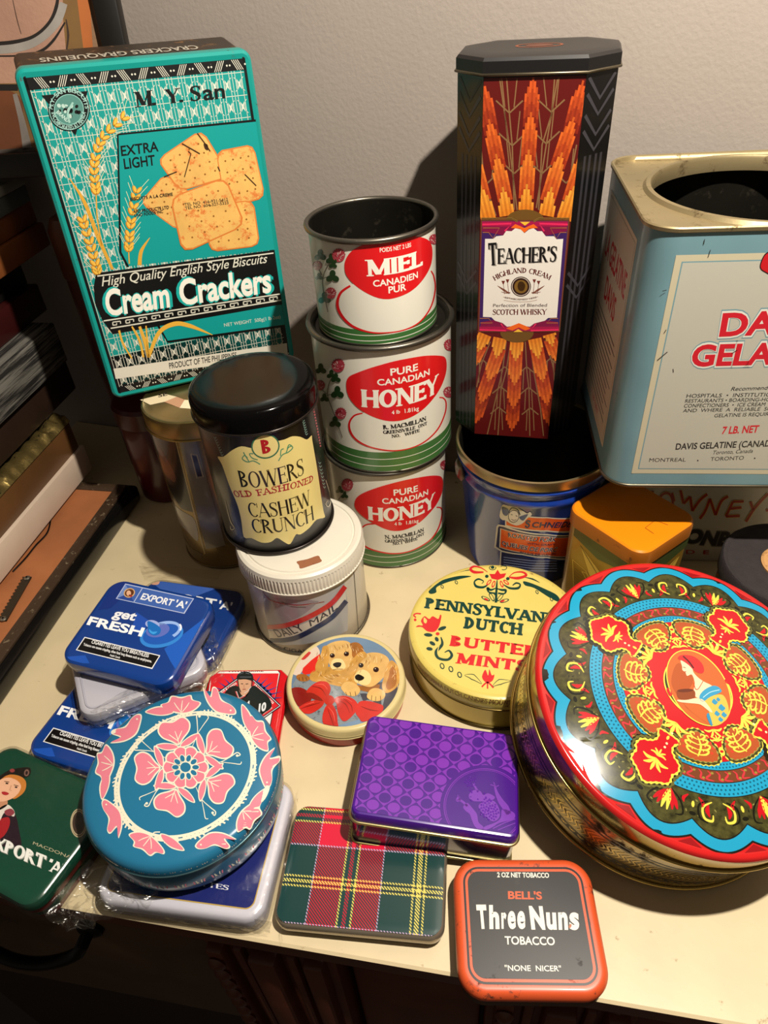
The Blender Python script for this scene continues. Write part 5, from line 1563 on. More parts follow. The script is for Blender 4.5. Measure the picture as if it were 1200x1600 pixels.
for p_ in ([(300, 560), (380, 580), (430, 650)], [(540, 690), (600, 720), (640, 800)], [(440, 760), (470, 840), (500, 930)], [(200, 760), (290, 730), (380, 705)], [(740, 740), (820, 770), (900, 780)], [(150, 610), (220, 640), (270, 670)], [(580, 670), (650, 730), (660, 790)]): A.line('#7c1410', p_, [3, 9, 2], 11, smooth=4)
for p_ in ([(330, 545), (400, 545), (440, 590)], [(530, 670), (600, 665), (660, 700)], [(445, 745), (490, 800), (505, 880)], [(230, 730), (320, 700)]): A.line('#e0584a', p_, [2, 8, 2][:len(p_)], 11, smooth=4)
A.blob('#b02018', [(415, 680), (450, 640), (495, 660), (500, 700), (465, 728), (420, 715)], 11, 4)
A.build(pp)

# ================================================================== purple tin leaning on the tartan tin
pu_n = Vector((.098, .050, .994)).normalized()
pu_x = Vector((.978, -.19, -.086))
PW_, PD_, PH_ = .117, .0845, .040
pc = Vector((.0248, .2748, .0475)) - pu_n * PH_
pt_ = thing('purple_tin', 'rectangular purple tin with dotted lid tipped up on the tartan tin', 'tin', mtx=frame_mtx(pc, pu_x, pu_n))
purp = mat('#42127f', .22, coat=.4, name='purple_litho')
opu = rrect(PW_, PD_, .007, 8)
loft('body', opu, [(-.0015, 0), (-.001, .001), (-.001, .032)], mat('#2a0f52', .16, .3, coat=.5), pt_, True, False)
bead('bottom_seam', opu, .0014, .0011, gold('#c8b878'), pt_, 8, -.0006)
loft('lid', opu, [(-.001, .0300), (.0002, .0303), (.0002, .0375), (-.0010, .0393), (-.003, .0400), (-.006, .0400)], purp, pt_, False, True)
bead('lid_bead', opu, .0305, .0012, gold('#d8c68a'), pt_, 8, .0006)
A = Art(Top(pt_, .0400), .22, coat=.4)
A.clip = opu(-.0025)
A.crop(530, 1100, 4)
LP, DP = '#7029a2', '#3f107c'
A.obj('dot_pattern')
a_, b_ = (131, 18.5), (-15, 105)
for i in range(-2, 9):
    for j in range(-2, 8):
        x, y = 285 + i * a_[0] + j * b_[0], 105 + i * a_[1] + j * b_[1]
        dx, dy = x + (a_[0] + b_[0]) / 2 + 2, y + (a_[1] + b_[1]) / 2
        A.poly(LP, [(dx - a_[0] / 2, dy - a_[1] / 2), (dx - b_[0] / 2, dy - b_[1] / 2), (dx + a_[0] / 2, dy + a_[1] / 2), (dx + b_[0] / 2, dy + b_[1] / 2)], 0)
        A.ell(LP, x, y, 39, 32, 0, 5, 24); A.ell(DP, dx, dy, 38, 32, 1, 5, 24)
A.obj('medallion')
A.ell(DP, 905, 640, 275, 258, 2, n=64); A.ring(LP, 905, 640, 250, 234, 5, 3, n=64); A.ring(LP, 905, 640, 240, 225, 3, 3, n=64)
CP = '#6c30a2'
A.blob(CP, [(775, 645), (800, 620), (830, 650), (860, 690), (870, 740), (900, 770), (890, 800), (850, 770), (830, 730), (815, 690), (790, 670)], 4)
A.blob(CP, [(760, 600), (745, 575), (728, 605), (745, 612)], 4); A.line(CP, [(745, 595), (775, 615), (800, 640)], 14, 4); A.line(CP, [(728, 605), (760, 596)], 5, 4); A.line(CP, [(740, 570), (755, 596)], 5, 4)
A.line(CP, [(970, 510), (985, 560), (1010, 610), (1040, 650), (1060, 690)], [8, 20, 34, 40, 30], 4, smooth=5); A.line(CP, [(945, 505), (975, 515)], 6, 4); A.line(CP, [(965, 490), (975, 515)], 6, 4); A.line(CP, [(998, 510), (978, 520)], 6, 4)
A.blob(CP, [(1020, 660), (1090, 680), (1090, 720), (1000, 745), (960, 770), (900, 795), (905, 770), (980, 740), (1010, 710)], 4)
A.blob(CP, [(810, 570), (840, 540), (880, 545), (900, 570), (930, 560), (970, 580), (960, 600), (900, 610), (850, 610), (820, 600)], 4)
A.line(CP, [(840, 500), (855, 530), (870, 550)], 12, 4); A.blob(CP, [(870, 640), (920, 605), (970, 610), (1000, 660), (1000, 710), (960, 735), (910, 700)], 4)
A.line(CP, [(960, 780), (1030, 745), (1100, 720)], 6, 4); A.line(CP, [(990, 790), (1100, 745)], 5, 4)
A.build(pt_)
# raised beads of the embossed creature
bmb = bmesh.new()
SF = Top(pt_, .0400)
bpos = []
for k in range(46):
    a = k * 2.4; d = math.sqrt(k / 46)
    bpos.append((935 + 62 * d * math.cos(a) + 10 * d * math.sin(a), 665 + 62 * d * math.sin(a), 8))
for k in range(20):
    a = k * 2.4; d = math.sqrt(k / 20); bpos.append((822 + 40 * d * math.cos(a), 488 + 36 * d * math.sin(a), 7))
for k in range(16): bpos.append((812 + random.random() * 150, 540 + random.random() * 70, 7))
for x, y, r_ in bpos:
    u, v = SF.uv(530 + x / 4, 1100 + y / 4)
    rad = r_ / 4 / 2350
    m4 = Matrix.Translation((u, v, .0402)) @ Matrix.Diagonal((rad, rad, rad * .8, 1))
    bmesh.ops.create_icosphere(bmb, subdivisions=1, radius=1, matrix=m4)
me = bpy.data.meshes.new('embossed_beads'); bmb.to_mesh(me); bmb.free(); me.materials.append(mat('#5a1c9c', .15, coat=.5))
eb = link('embossed_beads', me, pt_, 'tiny raised purple beads of the embossed medallion', 60); eb['kind'] = 'stuff'

# ================================================================== tartan tin
tt = thing('tartan_tin', 'flat rectangular tin with green and red tartan lid at the table edge', 'tin', (-.0335, .2250, 0), R(-9.0))
TW, TD, TH = .1150, .0845, .0160
ott = rrect(TW, TD, .010, 8)
loft('body', ott, [(-.002, 0), (-.001, .0008), (-.001, .009)], tinplate('#a39a86', .3, .1), tt, True, False)
tgr = mat('#1e423c', .22, coat=.4, bump=.3, bscale=1600, name='tartan_green')
loft('lid', ott, [(-.001, .0065), (.0004, .0068), (.0006, .0100), (0, .0130), (-.0014, .0148), (-.0032, .0157), (-.006, TH)], mat('#9c8f7c', .25, .6, coat=.3), tt, False, True)
def twill(c1, c2):
    if c1 == c2: return mat('#cc1638' if c1 == R_ else c1, .24, coat=.35)
    key = ('twill', c1, c2)
    if key in _mc: return _mc[key]
    m = mat(c1, .2400001, coat=.35).copy(); nt = m.node_tree; b = nt.nodes['Principled BSDF']
    tc = nt.nodes.new('ShaderNodeTexCoord'); wv = nt.nodes.new('ShaderNodeTexWave'); wv.bands_direction = 'DIAGONAL'; wv.inputs['Scale'].default_value = 300
    mp = nt.nodes.new('ShaderNodeMapping'); mp.inputs['Scale'].default_value = (1, 1, 0)
    cr = nt.nodes.new('ShaderNodeValToRGB'); cr.color_ramp.elements[0].position = .3; cr.color_ramp.elements[1].position = .7
    cr.color_ramp.elements[0].color = (*lin(c1), 1); cr.color_ramp.elements[1].color = (*lin(c2), 1)
    nt.links.new(tc.outputs['Object'], mp.inputs[0]); nt.links.new(mp.outputs[0], wv.inputs['Vector']); nt.links.new(wv.outputs['Fac'], cr.inputs[0]); nt.links.new(cr.outputs[0], b.inputs['Base Color'])
    _mc[key] = m
    return m
G_, R_, Y_, L_, N_ = '#163a38', '#b01632', '#d8c860', '#b8a0c0', '#181c24'
VS = [(0, .19, G_), (.19, .198, L_), (.198, .372, R_), (.372, .384, Y_), (.384, .406, G_), (.406, .430, R_), (.430, .452, G_), (.452, .464, Y_), (.464, .610, R_), (.610, .618, L_), (.618, .803, G_), (.803, .815, Y_), (.815, .828, G_), (.828, .856, Y_), (.856, .870, G_), (.870, .882, Y_), (.882, 1, G_)]
HS = [(0, .035, R_), (.035, .055, Y_), (.055, .085, G_), (.085, .115, R_), (.115, .145, G_), (.145, .162, Y_), (.162, .352, R_), (.352, .366, L_), (.366, .612, G_), (.612, .628, Y_), (.628, .645, N_), (.645, .672, Y_), (.672, .690, N_), (.690, .706, Y_), (.706, .975, G_), (.975, .988, L_), (.988, 1, R_)]
def tdome(u, v):
    ex = max(0, abs(u) - (TW / 2 - .006)); ey = max(0, abs(v) - (TD / 2 - .006))
    return -(ex * ex + ey * ey) * 30
A = Art(Top(tt, TH, tdome, (.003, .003)), .24, coat=.35)
A.clip = ott(-.0014)
A.obj('tartan_print')
for v0, v1, cv in VS:
    for h0, h1, ch in HS:
        u0, u1 = -TW / 2 + TW * v0, -TW / 2 + TW * v1; w0, w1 = TD / 2 - TD * h1, TD / 2 - TD * h0
        A.raw(twill(cv, ch), [(u0, w0), (u1, w0), (u1, w1), (u0, w1)], [(0, 1, 2, 3)], 0)
A.build(tt)

# ================================================================== black and orange tobacco tin
nt_ = thing('tobacco_tin', 'black and orange tobacco tin with rounded corners overhanging the table edge', 'tin', (.0722, .1782, 0), R(-4.5))
NW, ND, NH = .0930, .0830, .0225
on = rrect(NW, ND, .017, 10)
loft('body', on, [(-.002, 0), (-.001, .001), (-.001, .016)], mat('#4a3222', .45, .4, wear=.35, wearcol='#8a5a34', wscale=90), nt_, True, False)
orr = mat('#cf5228', .38, coat=.1, wear=.3, wearcol='#4a2412', wscale=120, name='orange_litho')
loft('lid', on, [(-.001, .0138), (.0004, .0140), (.0006, .0165), (.0002, .0190), (-.0012, .0212), (-.0028, .0223), (-.0045, NH)], orr, nt_, False, True)
A = Art(Top(nt_, NH), .35, wear=.08, wearcol='#55504a')
A.k = None; A.obj('lid_ground')
bk2 = mat('#1d1c1d', .4, wear=.22, wearcol='#3a3836', wscale=60, vary=.3)
def rr_(i): return on(i)
A.poly('#141212', rr_(-.0062), 0); A.poly(orr, rr_(-.0076), 1); A.poly('#141212', rr_(-.0093), 2); A.poly(bk2, rr_(-.0094), 4)
A.crop(690, 1320, 4.4444); A.obj('lettering')
IV = '#e2ddd0'
A.text(IV, '2 OZ NET TOBACCO', [(386, 226), (747, 230)], (385, 194), 6, .03)
A.text('#d2552a', "BELL'S", [(462, 376), (698, 380)], (460, 326), 6, .03)
for tx, b0, b1, tp, bo in (('T', (252, 575), (322, 575), (240, 428), .05), ('h', (332, 576), (402, 576), (329, 430), .05), ('r', (416, 576), (452, 576), (413, 436), .045), ('e', (460, 576), (516, 576), (457, 420), .04), ('e', (526, 576), (582, 576), (523, 420), .04), ('N', (622, 578), (720, 580), (606, 438), .06), ('u', (730, 580), (800, 582), (722, 430), .045), ('n', (812, 582), (878, 583), (806, 430), .045), ('s', (888, 583), (956, 584), (884, 430), .04)):
    A.text(IV, tx, [b0, b1], tp, 6, bo)
A.text(IV, 'TOBACCO', [(440, 692), (788, 698)], (437, 638), 6, .02)
A.text(IV, '"NONE  NICER"', [(440, 876), (832, 880)], (437, 838), 6, .012)
A.ell('#a8603c', 892, 566, 9, 16, 7, 20, 12)
A.build(nt_)

# ================================================================== large round tin, tipped against the mint tin
bn = Vector((.130, -.212, 1)).normalized()
bg = thing('biscuit_tin', 'large ornate red and blue round tin tipped up against the yellow tin', 'tin', mtx=frame_mtx((.1918, .3028, .0272), (1, 0, 0), bn))
obg = circ(.1070, 160)
gd = mat('#8f7a44', .17, .85, wear=.42, wearcol='#2e2210', wscale=55, vary=.3, name='gold_print')
loft('body', obg, [(-.002, 0), (0, .0015), (0, .060)], gd, bg)
bead('bottom_seam', obg, .0018, .0014, gold('#b89c58', .2), bg, 8, .0006)
BR, BZ = .1085, .0815
def bdome(u, v):
    r3 = (math.hypot(u, v) / .1035) ** 3
    return .0072 * max(0, 1 - r3)
loft('lid_skirt', circ(BR, 160), [(-.0012, .0605), (.0004, .0608), (.0006, .0625), (-.0004, .064), (-.0006, .0760), (-.0004, .0790)], gold('#a08648', .18, .25), bg, False, False)
redm = mat('#b81c1c', .15, coat=.3, name='red_rim')
loft('lid_top', circ(BR, 160), [(-.0004, .0790), (-.0012, .0812), (-.0030, .0822), (-.0050, BZ)] + [(-BR + r_, BZ + bdome(r_, 0)) for r_ in (.100, .094, .085, .072, .055, .035, .015, .006)], redm, bg, False, True, 60)
bead('lid_bead', circ(BR, 160), .0620, .0012, gold('#c8ac64', .2), bg, 8, .0008)
A = Art(Top(bg, BZ, bdome, (.008, .008)), .15, coat=.2)
pc0 = A.surf.uv(1090, 1076)
arm = A.surf.uv(930, 976)
A0 = math.atan2(arm[1] - pc0[1], arm[0] - pc0[0])
CY, OL, YL, TC, RDC, DK = '#1f8fb4', '#4d4a24', '#d8c44a', '#a04a24', '#b3141e', '#1a1712'
oliv = mat(OL, .15, coat=.2, vary=.75, wscale=700)
def pol(r, a): return (r * math.cos(a), r * math.sin(a))
A.k = None
RL = .1035
A.obj('scallop_border')
NS = 16
def scal(r, amp, n, ph, m=256): return [pol(r + amp * (abs(math.sin((2 * PI * k / m * n / 2) + ph)) - .5), 2 * PI * k / m + A0) for k in range(m)]
A.poly(DK, scal(.1012, .0062, NS, 0), 0); A.poly(CY, scal(.1000, .0062, NS, 0), 1); A.poly(DK, scal(.0925, .0085, NS, 0), 2); A.poly(oliv, scal(.0917, .0085, NS, 0), 3)
for k in range(NS):
    a = 2 * PI * (k + .5) / NS + A0
    ac = 2 * PI * k / NS + A0
    A.poly('#8c1418', [pol(.1032, ac - .070), pol(.0990, ac), pol(.1032, ac + .070)], 1)
    lotus = k % 2 == 0
    if lotus:
        for d in (-.09, -.055, -.02, .02, .055, .09): A.line(RDC if abs(d) > .03 else YL, [pol(.0745, a), pol(.082, a + d * .7), pol(.0895 - abs(d) * .04, a + d)], [.0006, .0030, .0007], 6, smooth=4)
        for d in (-1, 1): A.line('#15140a', [pol(.0745, a), pol(.080, a + d * .10), pol(.087, a + d * .13), pol(.089, a + d * .08)], [.0005, .0012, .0012, .0004], 5, smooth=4)
    else:
        for sg in (-1, 1):
            b0_ = a + sg * .075
            A.line(YL, [pol(.0760, b0_ - .03 * sg), pol(.0800, b0_ + .045 * sg), pol(.0860, b0_ + .035 * sg), pol(.0870, b0_ - .02 * sg), pol(.0835, b0_ - .03 * sg)], [.0006, .0014, .0016, .0014, .0005], 5, smooth=5)
            A.line('#15140a', [pol(.0755, b0_), pol(.079, b0_ + .075 * sg), pol(.086, b0_ + .07 * sg), pol(.0885, b0_ + .01 * sg)], [.0005, .0013, .0013, .0005], 5, smooth=5)
            A.line(RDC, [pol(.078, b0_), pol(.0815, b0_ + .012 * sg), pol(.085, b0_ - .004 * sg)], [.0007, .0030, .0007], 6, smooth=5)
    for d in (-.14, .14): A.line(RDC, [pol(.0745, ac + d * .3), pol(.0775, ac + d * .55), pol(.0800, ac + d * .5)], [.0006, .0022, .0006], 5, smooth=4)
    A.ell(YL, *pol(.0795, ac), .0020, .0010, 5, math.degrees(ac), 8); A.ell('#15140a', *pol(.0850, ac), .0012, .0022, 5, math.degrees(ac), 8)
    for j in range(14):
        rr, aa = .0745 + random.random() * .013, a + (random.random() - .5) * .34
        A.ell('#77723c' if j % 2 else '#20200f', *pol(rr, aa), .0010, .0005, 4, random.random() * 180, 6)
A.obj('ring_bands')
m_ = 160
A.ring(DK, 0, 0, .0680, .0680, .0090, 4, n=m_); A.ring(CY, 0, 0, .0680, .0680, .0080, 5, n=m_)
A.ring('#6a3a22', 0, 0, .0600, .0600, .0078, 4, n=m_)
A.ring(DK, 0, 0, .0535, .0535, .0058, 5, n=m_); A.ring(CY, 0, 0, .0535, .0535, .0050, 6, n=m_)
for k in range(150):
    a = 2 * PI * k / 150
    for r_ in (.0655, .0680, .0705): A.ell('#0f5670', *pol(r_, a + (.02 if r_ == .068 else 0)), .0007, .0007, 6, n=6)
    A.ell('#0f5670', *pol(.0525, a), .0006, .0006, 7, n=6); A.ell('#0f5670', *pol(.0545, a + .02), .0006, .0006, 7, n=6)
for k in range(64):
    a = 2 * PI * k / 64; sg = 1 if k % 2 else -1
    A.line('#b8323a', [pol(.0570, a), pol(.0590, a + .03), pol(.0620, a + .02 * sg), pol(.0630, a + .06)], [.0005, .0012, .0014, .0005], 6, smooth=3)
    A.ell('#8a7a34', *pol(.0600 + .0018 * sg, a + .05), .0011, .0008, 6, 0, 6)
A.obj('cross_panel')
A.ell(RDC, 0, 0, .0508, L=7, n=96)
def offs(pts, f):
    out = []
    n_ = len(pts)
    for i in range(n_):
        a, b = pts[i - 1], pts[(i + 1) % n_]
        dx, dy = b[0] - a[0], b[1] - a[1]; l = math.hypot(dx, dy) or 1
        out.append((pts[i][0] + dy / l * f, pts[i][1] - dx / l * f))
    return out
def wavy(pts, amp, wl):
    out, d = [], 0
    for i in range(len(pts)):
        d += math.dist(pts[i], pts[i - 1]); out.append(d)
    q = offs(pts, 1.0)
    return [(p[0] + (e[0] - p[0]) * amp * math.sin(2 * PI * t / wl), p[1] + (e[1] - p[1]) * amp * math.sin(2 * PI * t / wl)) for p, e, t in zip(pts, q, out)]
arm_r = [(.0440, .0062), (.0480, .0050), (.0520, .0052), (.0555, .0085), (.0580, .0128), (.0625, .0140), (.0660, .0120), (.0690, .0125), (.0725, .0120), (.0755, .0070), (.0800, 0)]
arm_r = arm_r + [(x, -y) for x, y in arm_r[-2::-1]]
for q_ in range(4):
    a = A0 + q_ * PI / 2
    rot = lambda p: (p[0] * math.cos(a) - p[1] * math.sin(a), p[0] * math.sin(a) + p[1] * math.cos(a))
    base_ = [rot(p) for p in arm_r][::-1]
    base_ = smoothline(base_, True, 8)
    sgn = 1 if sum(base_[i - 1][0] * base_[i][1] - base_[i][0] * base_[i - 1][1] for i in range(len(base_))) > 0 else -1
    for col, g, L_2 in (('#1c1a0e', .0040, 8), ('#5c5a2c', .0033, 9), ('#1c1a0e', .0018, 10), (YL, .0013, 11), (RDC, 0, 12)):
        A.poly(col, wavy(offs(base_, g * sgn), .0004 if g else .0002, .0034), L_2)
    for sg in (-1, 1):
        am = a + sg * .43
        lobe = [pol(.0500, a + sg * .20), pol(.0512, am), pol(.0500, a + sg * .66), pol(.0440, a + sg * .70), pol(.0370, a + sg * .58), pol(.0330, am + sg * .0), pol(.0360, a + sg * .26), pol(.0430, a + sg * .17)]
        lobe = smoothline(lobe, True, 8)
        s2 = 1 if sum(lobe[i - 1][0] * lobe[i][1] - lobe[i][0] * lobe[i - 1][1] for i in range(len(lobe))) > 0 else -1
        for col, g, L_2 in ((YL, .0030, 8), ('#3c3a1a', .0024, 9), ('#8a8440', .0010, 10), (TC, .0004, 11)):
            A.poly(col, wavy(offs(lobe, g * s2), .00045, .0036), L_2)
A.ring(CY, 0, 0, .0535, .0535, .0046, 6, n=160)
A.obj('gold_scrolls')
def fan(c0_, ang, sc, L_2, ds=(-1.15, -.6, 0, .6, 1.15), wd=.0022):
    for d in ds:
        A.line(YL, [c0_, (c0_[0] + .0052 * sc * math.cos(ang + d), c0_[1] + .0052 * sc * math.sin(ang + d)), (c0_[0] + .0088 * sc * math.cos(ang + d * 1.25), c0_[1] + .0088 * sc * math.sin(ang + d * 1.25))], [.0006, wd * sc, .0006], L_2, smooth=4)
for q_ in range(4):
    a = A0 + q_ * PI / 2; b = a + PI / 4
    fan(pol(.0630, a), a, 1.0, 13); fan(pol(.0610, a), a + PI, .6, 13)
    fan(pol(.0330, a), a, 1.15, 13); A.ell(YL, *pol(.0460, a), .0016, .0009, 13, math.degrees(a), 8)
    fan(pol(.0300, b), b, .7, 13, (-1.3, -.5, .5, 1.3)); A.ell(YL, *pol(.0445, b), .0030, .0020, 13, math.degrees(b), 8); A.ell(RDC, *pol(.0445, b), .0013, .0009, 14, 0, 8)
    fan(pol(.0380, b), b + PI, .5, 13)
    for r_ in (.0500, .0530, .0415): A.ell('#e8d8a0', *pol(r_, a + .02), .0008, L=13, n=8)
    for sg in (-1, 1):
        am = a + sg * .43
        root, tip = pol(.0490, am), pol(.0355, am)
        A.line(YL, [root, pol(.042, am + .05 * sg), tip], [.0008, .0014, .0006], 12, smooth=4)
        for f in range(4):
            r0_ = .0480 - f * .0034
            for s2 in (-1, 1):
                e = .05 + .10 * (1 - abs(f - 1.2) / 3)
                A.line(YL, [pol(r0_, am), pol(r0_ - .0010, am + s2 * e), pol(r0_ - .0034, am + s2 * (e + .05)), pol(r0_ - .0040, am + s2 * (e - .02)), pol(r0_ - .0026, am + s2 * (e - .03))], [.0005, .0012, .0013, .0010, .0004], 12, smooth=3)
                A.ell('#c83a28', *pol(r0_ - .0024, am + s2 * (e + .09)), .0009, L=12, n=7)
A.obj('portrait_medallion')
A.crop(980, 960, 5.4545)
A.ell(YL, 600, 642, 330, 230, 14, 38, 60); A.ell('#2c2a14', 600, 642, 318, 218, 15, 38, 60)
for k in range(40):
    a = 2 * PI * k / 40; x, y = 600 + 285 * math.cos(a) * math.cos(R(38)) - 190 * math.sin(a) * math.sin(R(38)), 642 + 285 * math.cos(a) * math.sin(R(38)) + 190 * math.sin(a) * math.cos(R(38))
    A.ell('#8a8030', x, y, 8, 8, 16, n=8)
A.blob(RDC, [(330, 650), (345, 630), (375, 650), (380, 690), (355, 700)], 17); A.blob(RDC, [(830, 555), (850, 560), (870, 590), (855, 600), (825, 580)], 17)
A.ell(YL, 605, 632, 360, 232, 17, 56.5, 72); A.ell('#b35a2a', 605, 632, 352, 223, 18, 56.5, 72)
A.blob('#a04a20', [(430, 420), (560, 560), (470, 760), (690, 940), (560, 850), (440, 720), (370, 580)], 19)
skin = '#e0c0a0'
A.blob(skin, [(450, 395), (500, 400), (545, 450), (560, 500), (600, 545), (650, 580), (720, 620), (690, 680), (600, 720), (560, 670), (570, 590), (545, 520), (505, 530), (490, 500), (465, 480), (462, 450)], 20)
A.blob('#b8262a', [(428, 385), (440, 360), (490, 352), (560, 365), (620, 410), (648, 465), (640, 505), (600, 505), (560, 480), (520, 440), (470, 405)], 21)
A.line('#4a1018', [(470, 362), (520, 410), (560, 465)], 12, 22, smooth=4)
A.blob('#7c3a18', [(415, 665), (440, 645), (520, 640), (565, 655), (575, 690), (560, 725), (490, 735), (430, 720)], 21); A.ell('#5a2410', 490, 655, 68, 14, 22, -3, 20)
A.blob(skin, [(420, 735), (500, 735), (580, 720), (640, 735), (690, 790), (720, 840), (690, 830), (640, 790), (600, 770), (500, 760), (440, 752)], 22)
A.blob('#2f8ab0', [(620, 740), (610, 700), (650, 650), (720, 615), (770, 625), (798, 660), (770, 680), (700, 710), (650, 745)], 22)
A.line('#a8c8d0', [(640, 715), (700, 670), (780, 650)], 6, 23, smooth=4)
A.blob('#c8a848', [(650, 750), (720, 700), (800, 690), (840, 740), (860, 830), (840, 900), (780, 940), (720, 945), (700, 880), (680, 800)], 21)
for x, y, r_ in ((740, 750, 26), (800, 800, 30), (760, 850, 24), (820, 860, 24), (770, 730, 18), (790, 900, 22)): A.blob('#2f86ac', [(x - r_, y), (x - r_ * .3, y - r_), (x + r_ * .4, y - r_ * .4), (x + r_, y + r_ * .2), (x + r_ * .2, y + r_), (x - r_ * .5, y + r_ * .6)], 23, 3)
A.blob('#2f7fa4', [(670, 870), (690, 850), (720, 945), (700, 945)], 23)
A.line('#c84a28', [(560, 585), (575, 640), (600, 640), (640, 575)], 6, 23, smooth=5)
A.line('#5a3020', [(470, 455), (492, 462)], 5, 22); A.ell('#b03028', 490, 495, 6, 4, 22, n=8)
A.build(bg)
A = Art(Cyl(bg, .1070, 0, .006), .18)
A.k = None; A.obj('side_print')
gp = mat('#c2a352', .2, .8); dk_ = mat('#241a0c', .3, .3)
for z in (.012, .0165, .040, .0445): A.line(dk_, [(-.16, z), (.16, z)], .0016, 0)
for k in range(90):
    u = -.16 + k * .0036
    A.line(gp, [(u, .021), (u + .002, .026), (u - .0008, .030), (u + .002, .036)], [.0006, .0014, .0014, .0005], 1, smooth=3)
    A.poly(dk_ if k % 2 else gp, [(u, .0135), (u + .0018, .0155), (u + .0036, .0135)], 1)
A.build(bg)
# ================================================================== clear film
def film():
    if 'film' in _mc: return _mc['film']
    m = bpy.data.materials.new('clear_film'); m.use_nodes = True
    nt = m.node_tree; nt.nodes.clear()
    N = nt.nodes.new; L = nt.links.new
    out = N('ShaderNodeOutputMaterial'); tr = N('ShaderNodeBsdfTransparent'); gl = N('ShaderNodeBsdfGlossy'); mx = N('ShaderNodeMixShader'); fr = N('ShaderNodeFresnel')
    tr.inputs[0].default_value = (.98, .98, .97, 1); gl.inputs['Roughness'].default_value = .22; gl.inputs[0].default_value = (1, .97, .92, 1)
    fr.inputs[0].default_value = 1.3
    tc = N('ShaderNodeTexCoord'); nz = N('ShaderNodeTexNoise'); nz.inputs['Scale'].default_value = 90; nz.inputs['Detail'].default_value = 3
    bp_ = N('ShaderNodeBump'); bp_.inputs['Strength'].default_value = .7; bp_.inputs['Distance'].default_value = .002
    L(tc.outputs['Object'], nz.inputs['Vector']); L(nz.outputs['Fac'], bp_.inputs['Height']); L(bp_.outputs[0], gl.inputs['Normal']); L(bp_.outputs[0], fr.inputs['Normal'])
    ad = N('ShaderNodeMath'); ad.operation = 'MULTIPLY_ADD'; ad.inputs[1].default_value = .3; ad.inputs[2].default_value = .05
    L(fr.outputs[0], ad.inputs[0]); L(ad.outputs[0], mx.inputs[0]); L(tr.outputs[0], mx.inputs[1]); L(gl.outputs[0], mx.inputs[2]); L(mx.outputs[0], out.inputs[0])
    _mc['film'] = m
    return m

def crumple(name, par, c0, c1, c2, c3, amp=.002, n=22, seed=0, fq=150, lift=0.0):
    """crumpled sheet over the local quad c0..c3 (c0,c1 on the near edge); stays tight along c0-c1"""
    c0, c1, c2, c3 = map(Vector, (c0, c1, c2, c3))
    v, f = [], []
    for j in range(n + 1):
        for i in range(n + 1):
            u, t = i / n, j / n
            p = (c0 * (1 - u) + c1 * u) * (1 - t) + (c3 * (1 - u) + c2 * u) * t
            q = Vector((p.x * fq, p.y * fq, p.z * fq + seed * 7.3))
            a = amp * min(1, t * 2.5)
            p = p + Vector((noise.noise(q + Vector((31, 0, 0))), noise.noise(q + Vector((0, 57, 0))), abs(noise.noise(q)) * 1.7 + .3 * abs(noise.noise(q * 2.7)))) * a
            p.z += lift * math.sin(PI * t)
            v.append(p)
    for j in range(n):
        for i in range(n):
            a = j * (n + 1) + i
            f.append((a, a + 1, a + n + 2, a + n + 1))
    return mesh(name, v, f, film(), par, 'crinkled clear film')

def wrap(par, ol, h, seed=0, z0=.0005):
    """tight film over the top and sides of a tin"""
    loft('plastic_wrap', ol, [(.0010, z0), (.0012, h * .6), (.0010, h - .001), (-.0012, h + .0006), (-.004, h + .0007)], film(), par, False, True, 60, 'clear film drawn tight round the tin')

# ================================================================== blue cigarette tins
EW, ED, EH = .1085, .0930, .0185
oe = rrect(EW, ED, .015, 10)
eblue = mat('#0f3a86', .2, coat=.45, vary=.15, wscale=18, name='deep_blue_litho')
def flat_tin(name, label, loc, rz, body, lid, ol=oe, h=EH, group=None):
    t = thing(name, label, 'tin', loc, rz, group)
    loft('body', ol, [(-.002, 0), (-.0012, .001), (-.0012, h * .55)], body, t, True, False)
    loft('lid', ol, [(-.0010, h * .42), (0, h * .44), (.0002, h * .75), (-.0008, h * .92), (-.0024, h * .985), (-.0045, h)], lid, t, False, True)
    return t
eb1 = mat('#0f2f78', .22, coat=.4)
et = flat_tin('cigarette_tin', 'blue cigarette tin with breath warning lying on top of the wrapped white tin', (0, 0, 0), 0, eb1, eblue)
_n = Vector((0, -.10, 1)).normalized()
et.matrix_world = frame_mtx(Vector((-.2232, .4240, .0622)) - _n * EH, (math.cos(R(-20)), math.sin(R(-20)), 0), _n)
A = Art(Top(et, EH), .22, coat=.4); A.clip = oe(-.0026)
A.crop(0, 870, 3)
A.obj('lid_print')
A.poly('#1b58b8', [(770, 432), (955, 290), (985, 330), (830, 540), (800, 492)], 0); A.poly('#1a4aa8', [(640, 260), (700, 300), (660, 380), (700, 420), (620, 330)], 0)
A.poly('#1a4fae', [(300, 470), (400, 462), (420, 500), (320, 500)], 0); A.poly('#0c2c76', [(540, 110), (640, 130), (520, 240), (460, 250)], 0)
A.poly('#aab6d8', [(543, 197), (588, 126), (910, 196), (865, 268)], 1); A.poly('#3a5ea8', [(549, 195), (590, 131), (904, 199), (861, 263)], 2)
A.poly('#6a86c0', [(549, 195), (590, 131), (608, 170)], 3); A.poly('#20428e', [(549, 195), (608, 170), (626, 210)], 3)
A.line('#aab6d8', [(628, 213), (668, 147)], 4, 3)
A.ell('#c8a070', 607, 170, 27, 22, 4, -20, 24); A.ell('#5a3018', 607, 170, 22, 17, 5, -20, 20); A.ell('#d8a888', 604, 172, 11, 13, 6, 0, 14); A.ell('#a02820', 612, 184, 9, 5, 6, 20, 10)
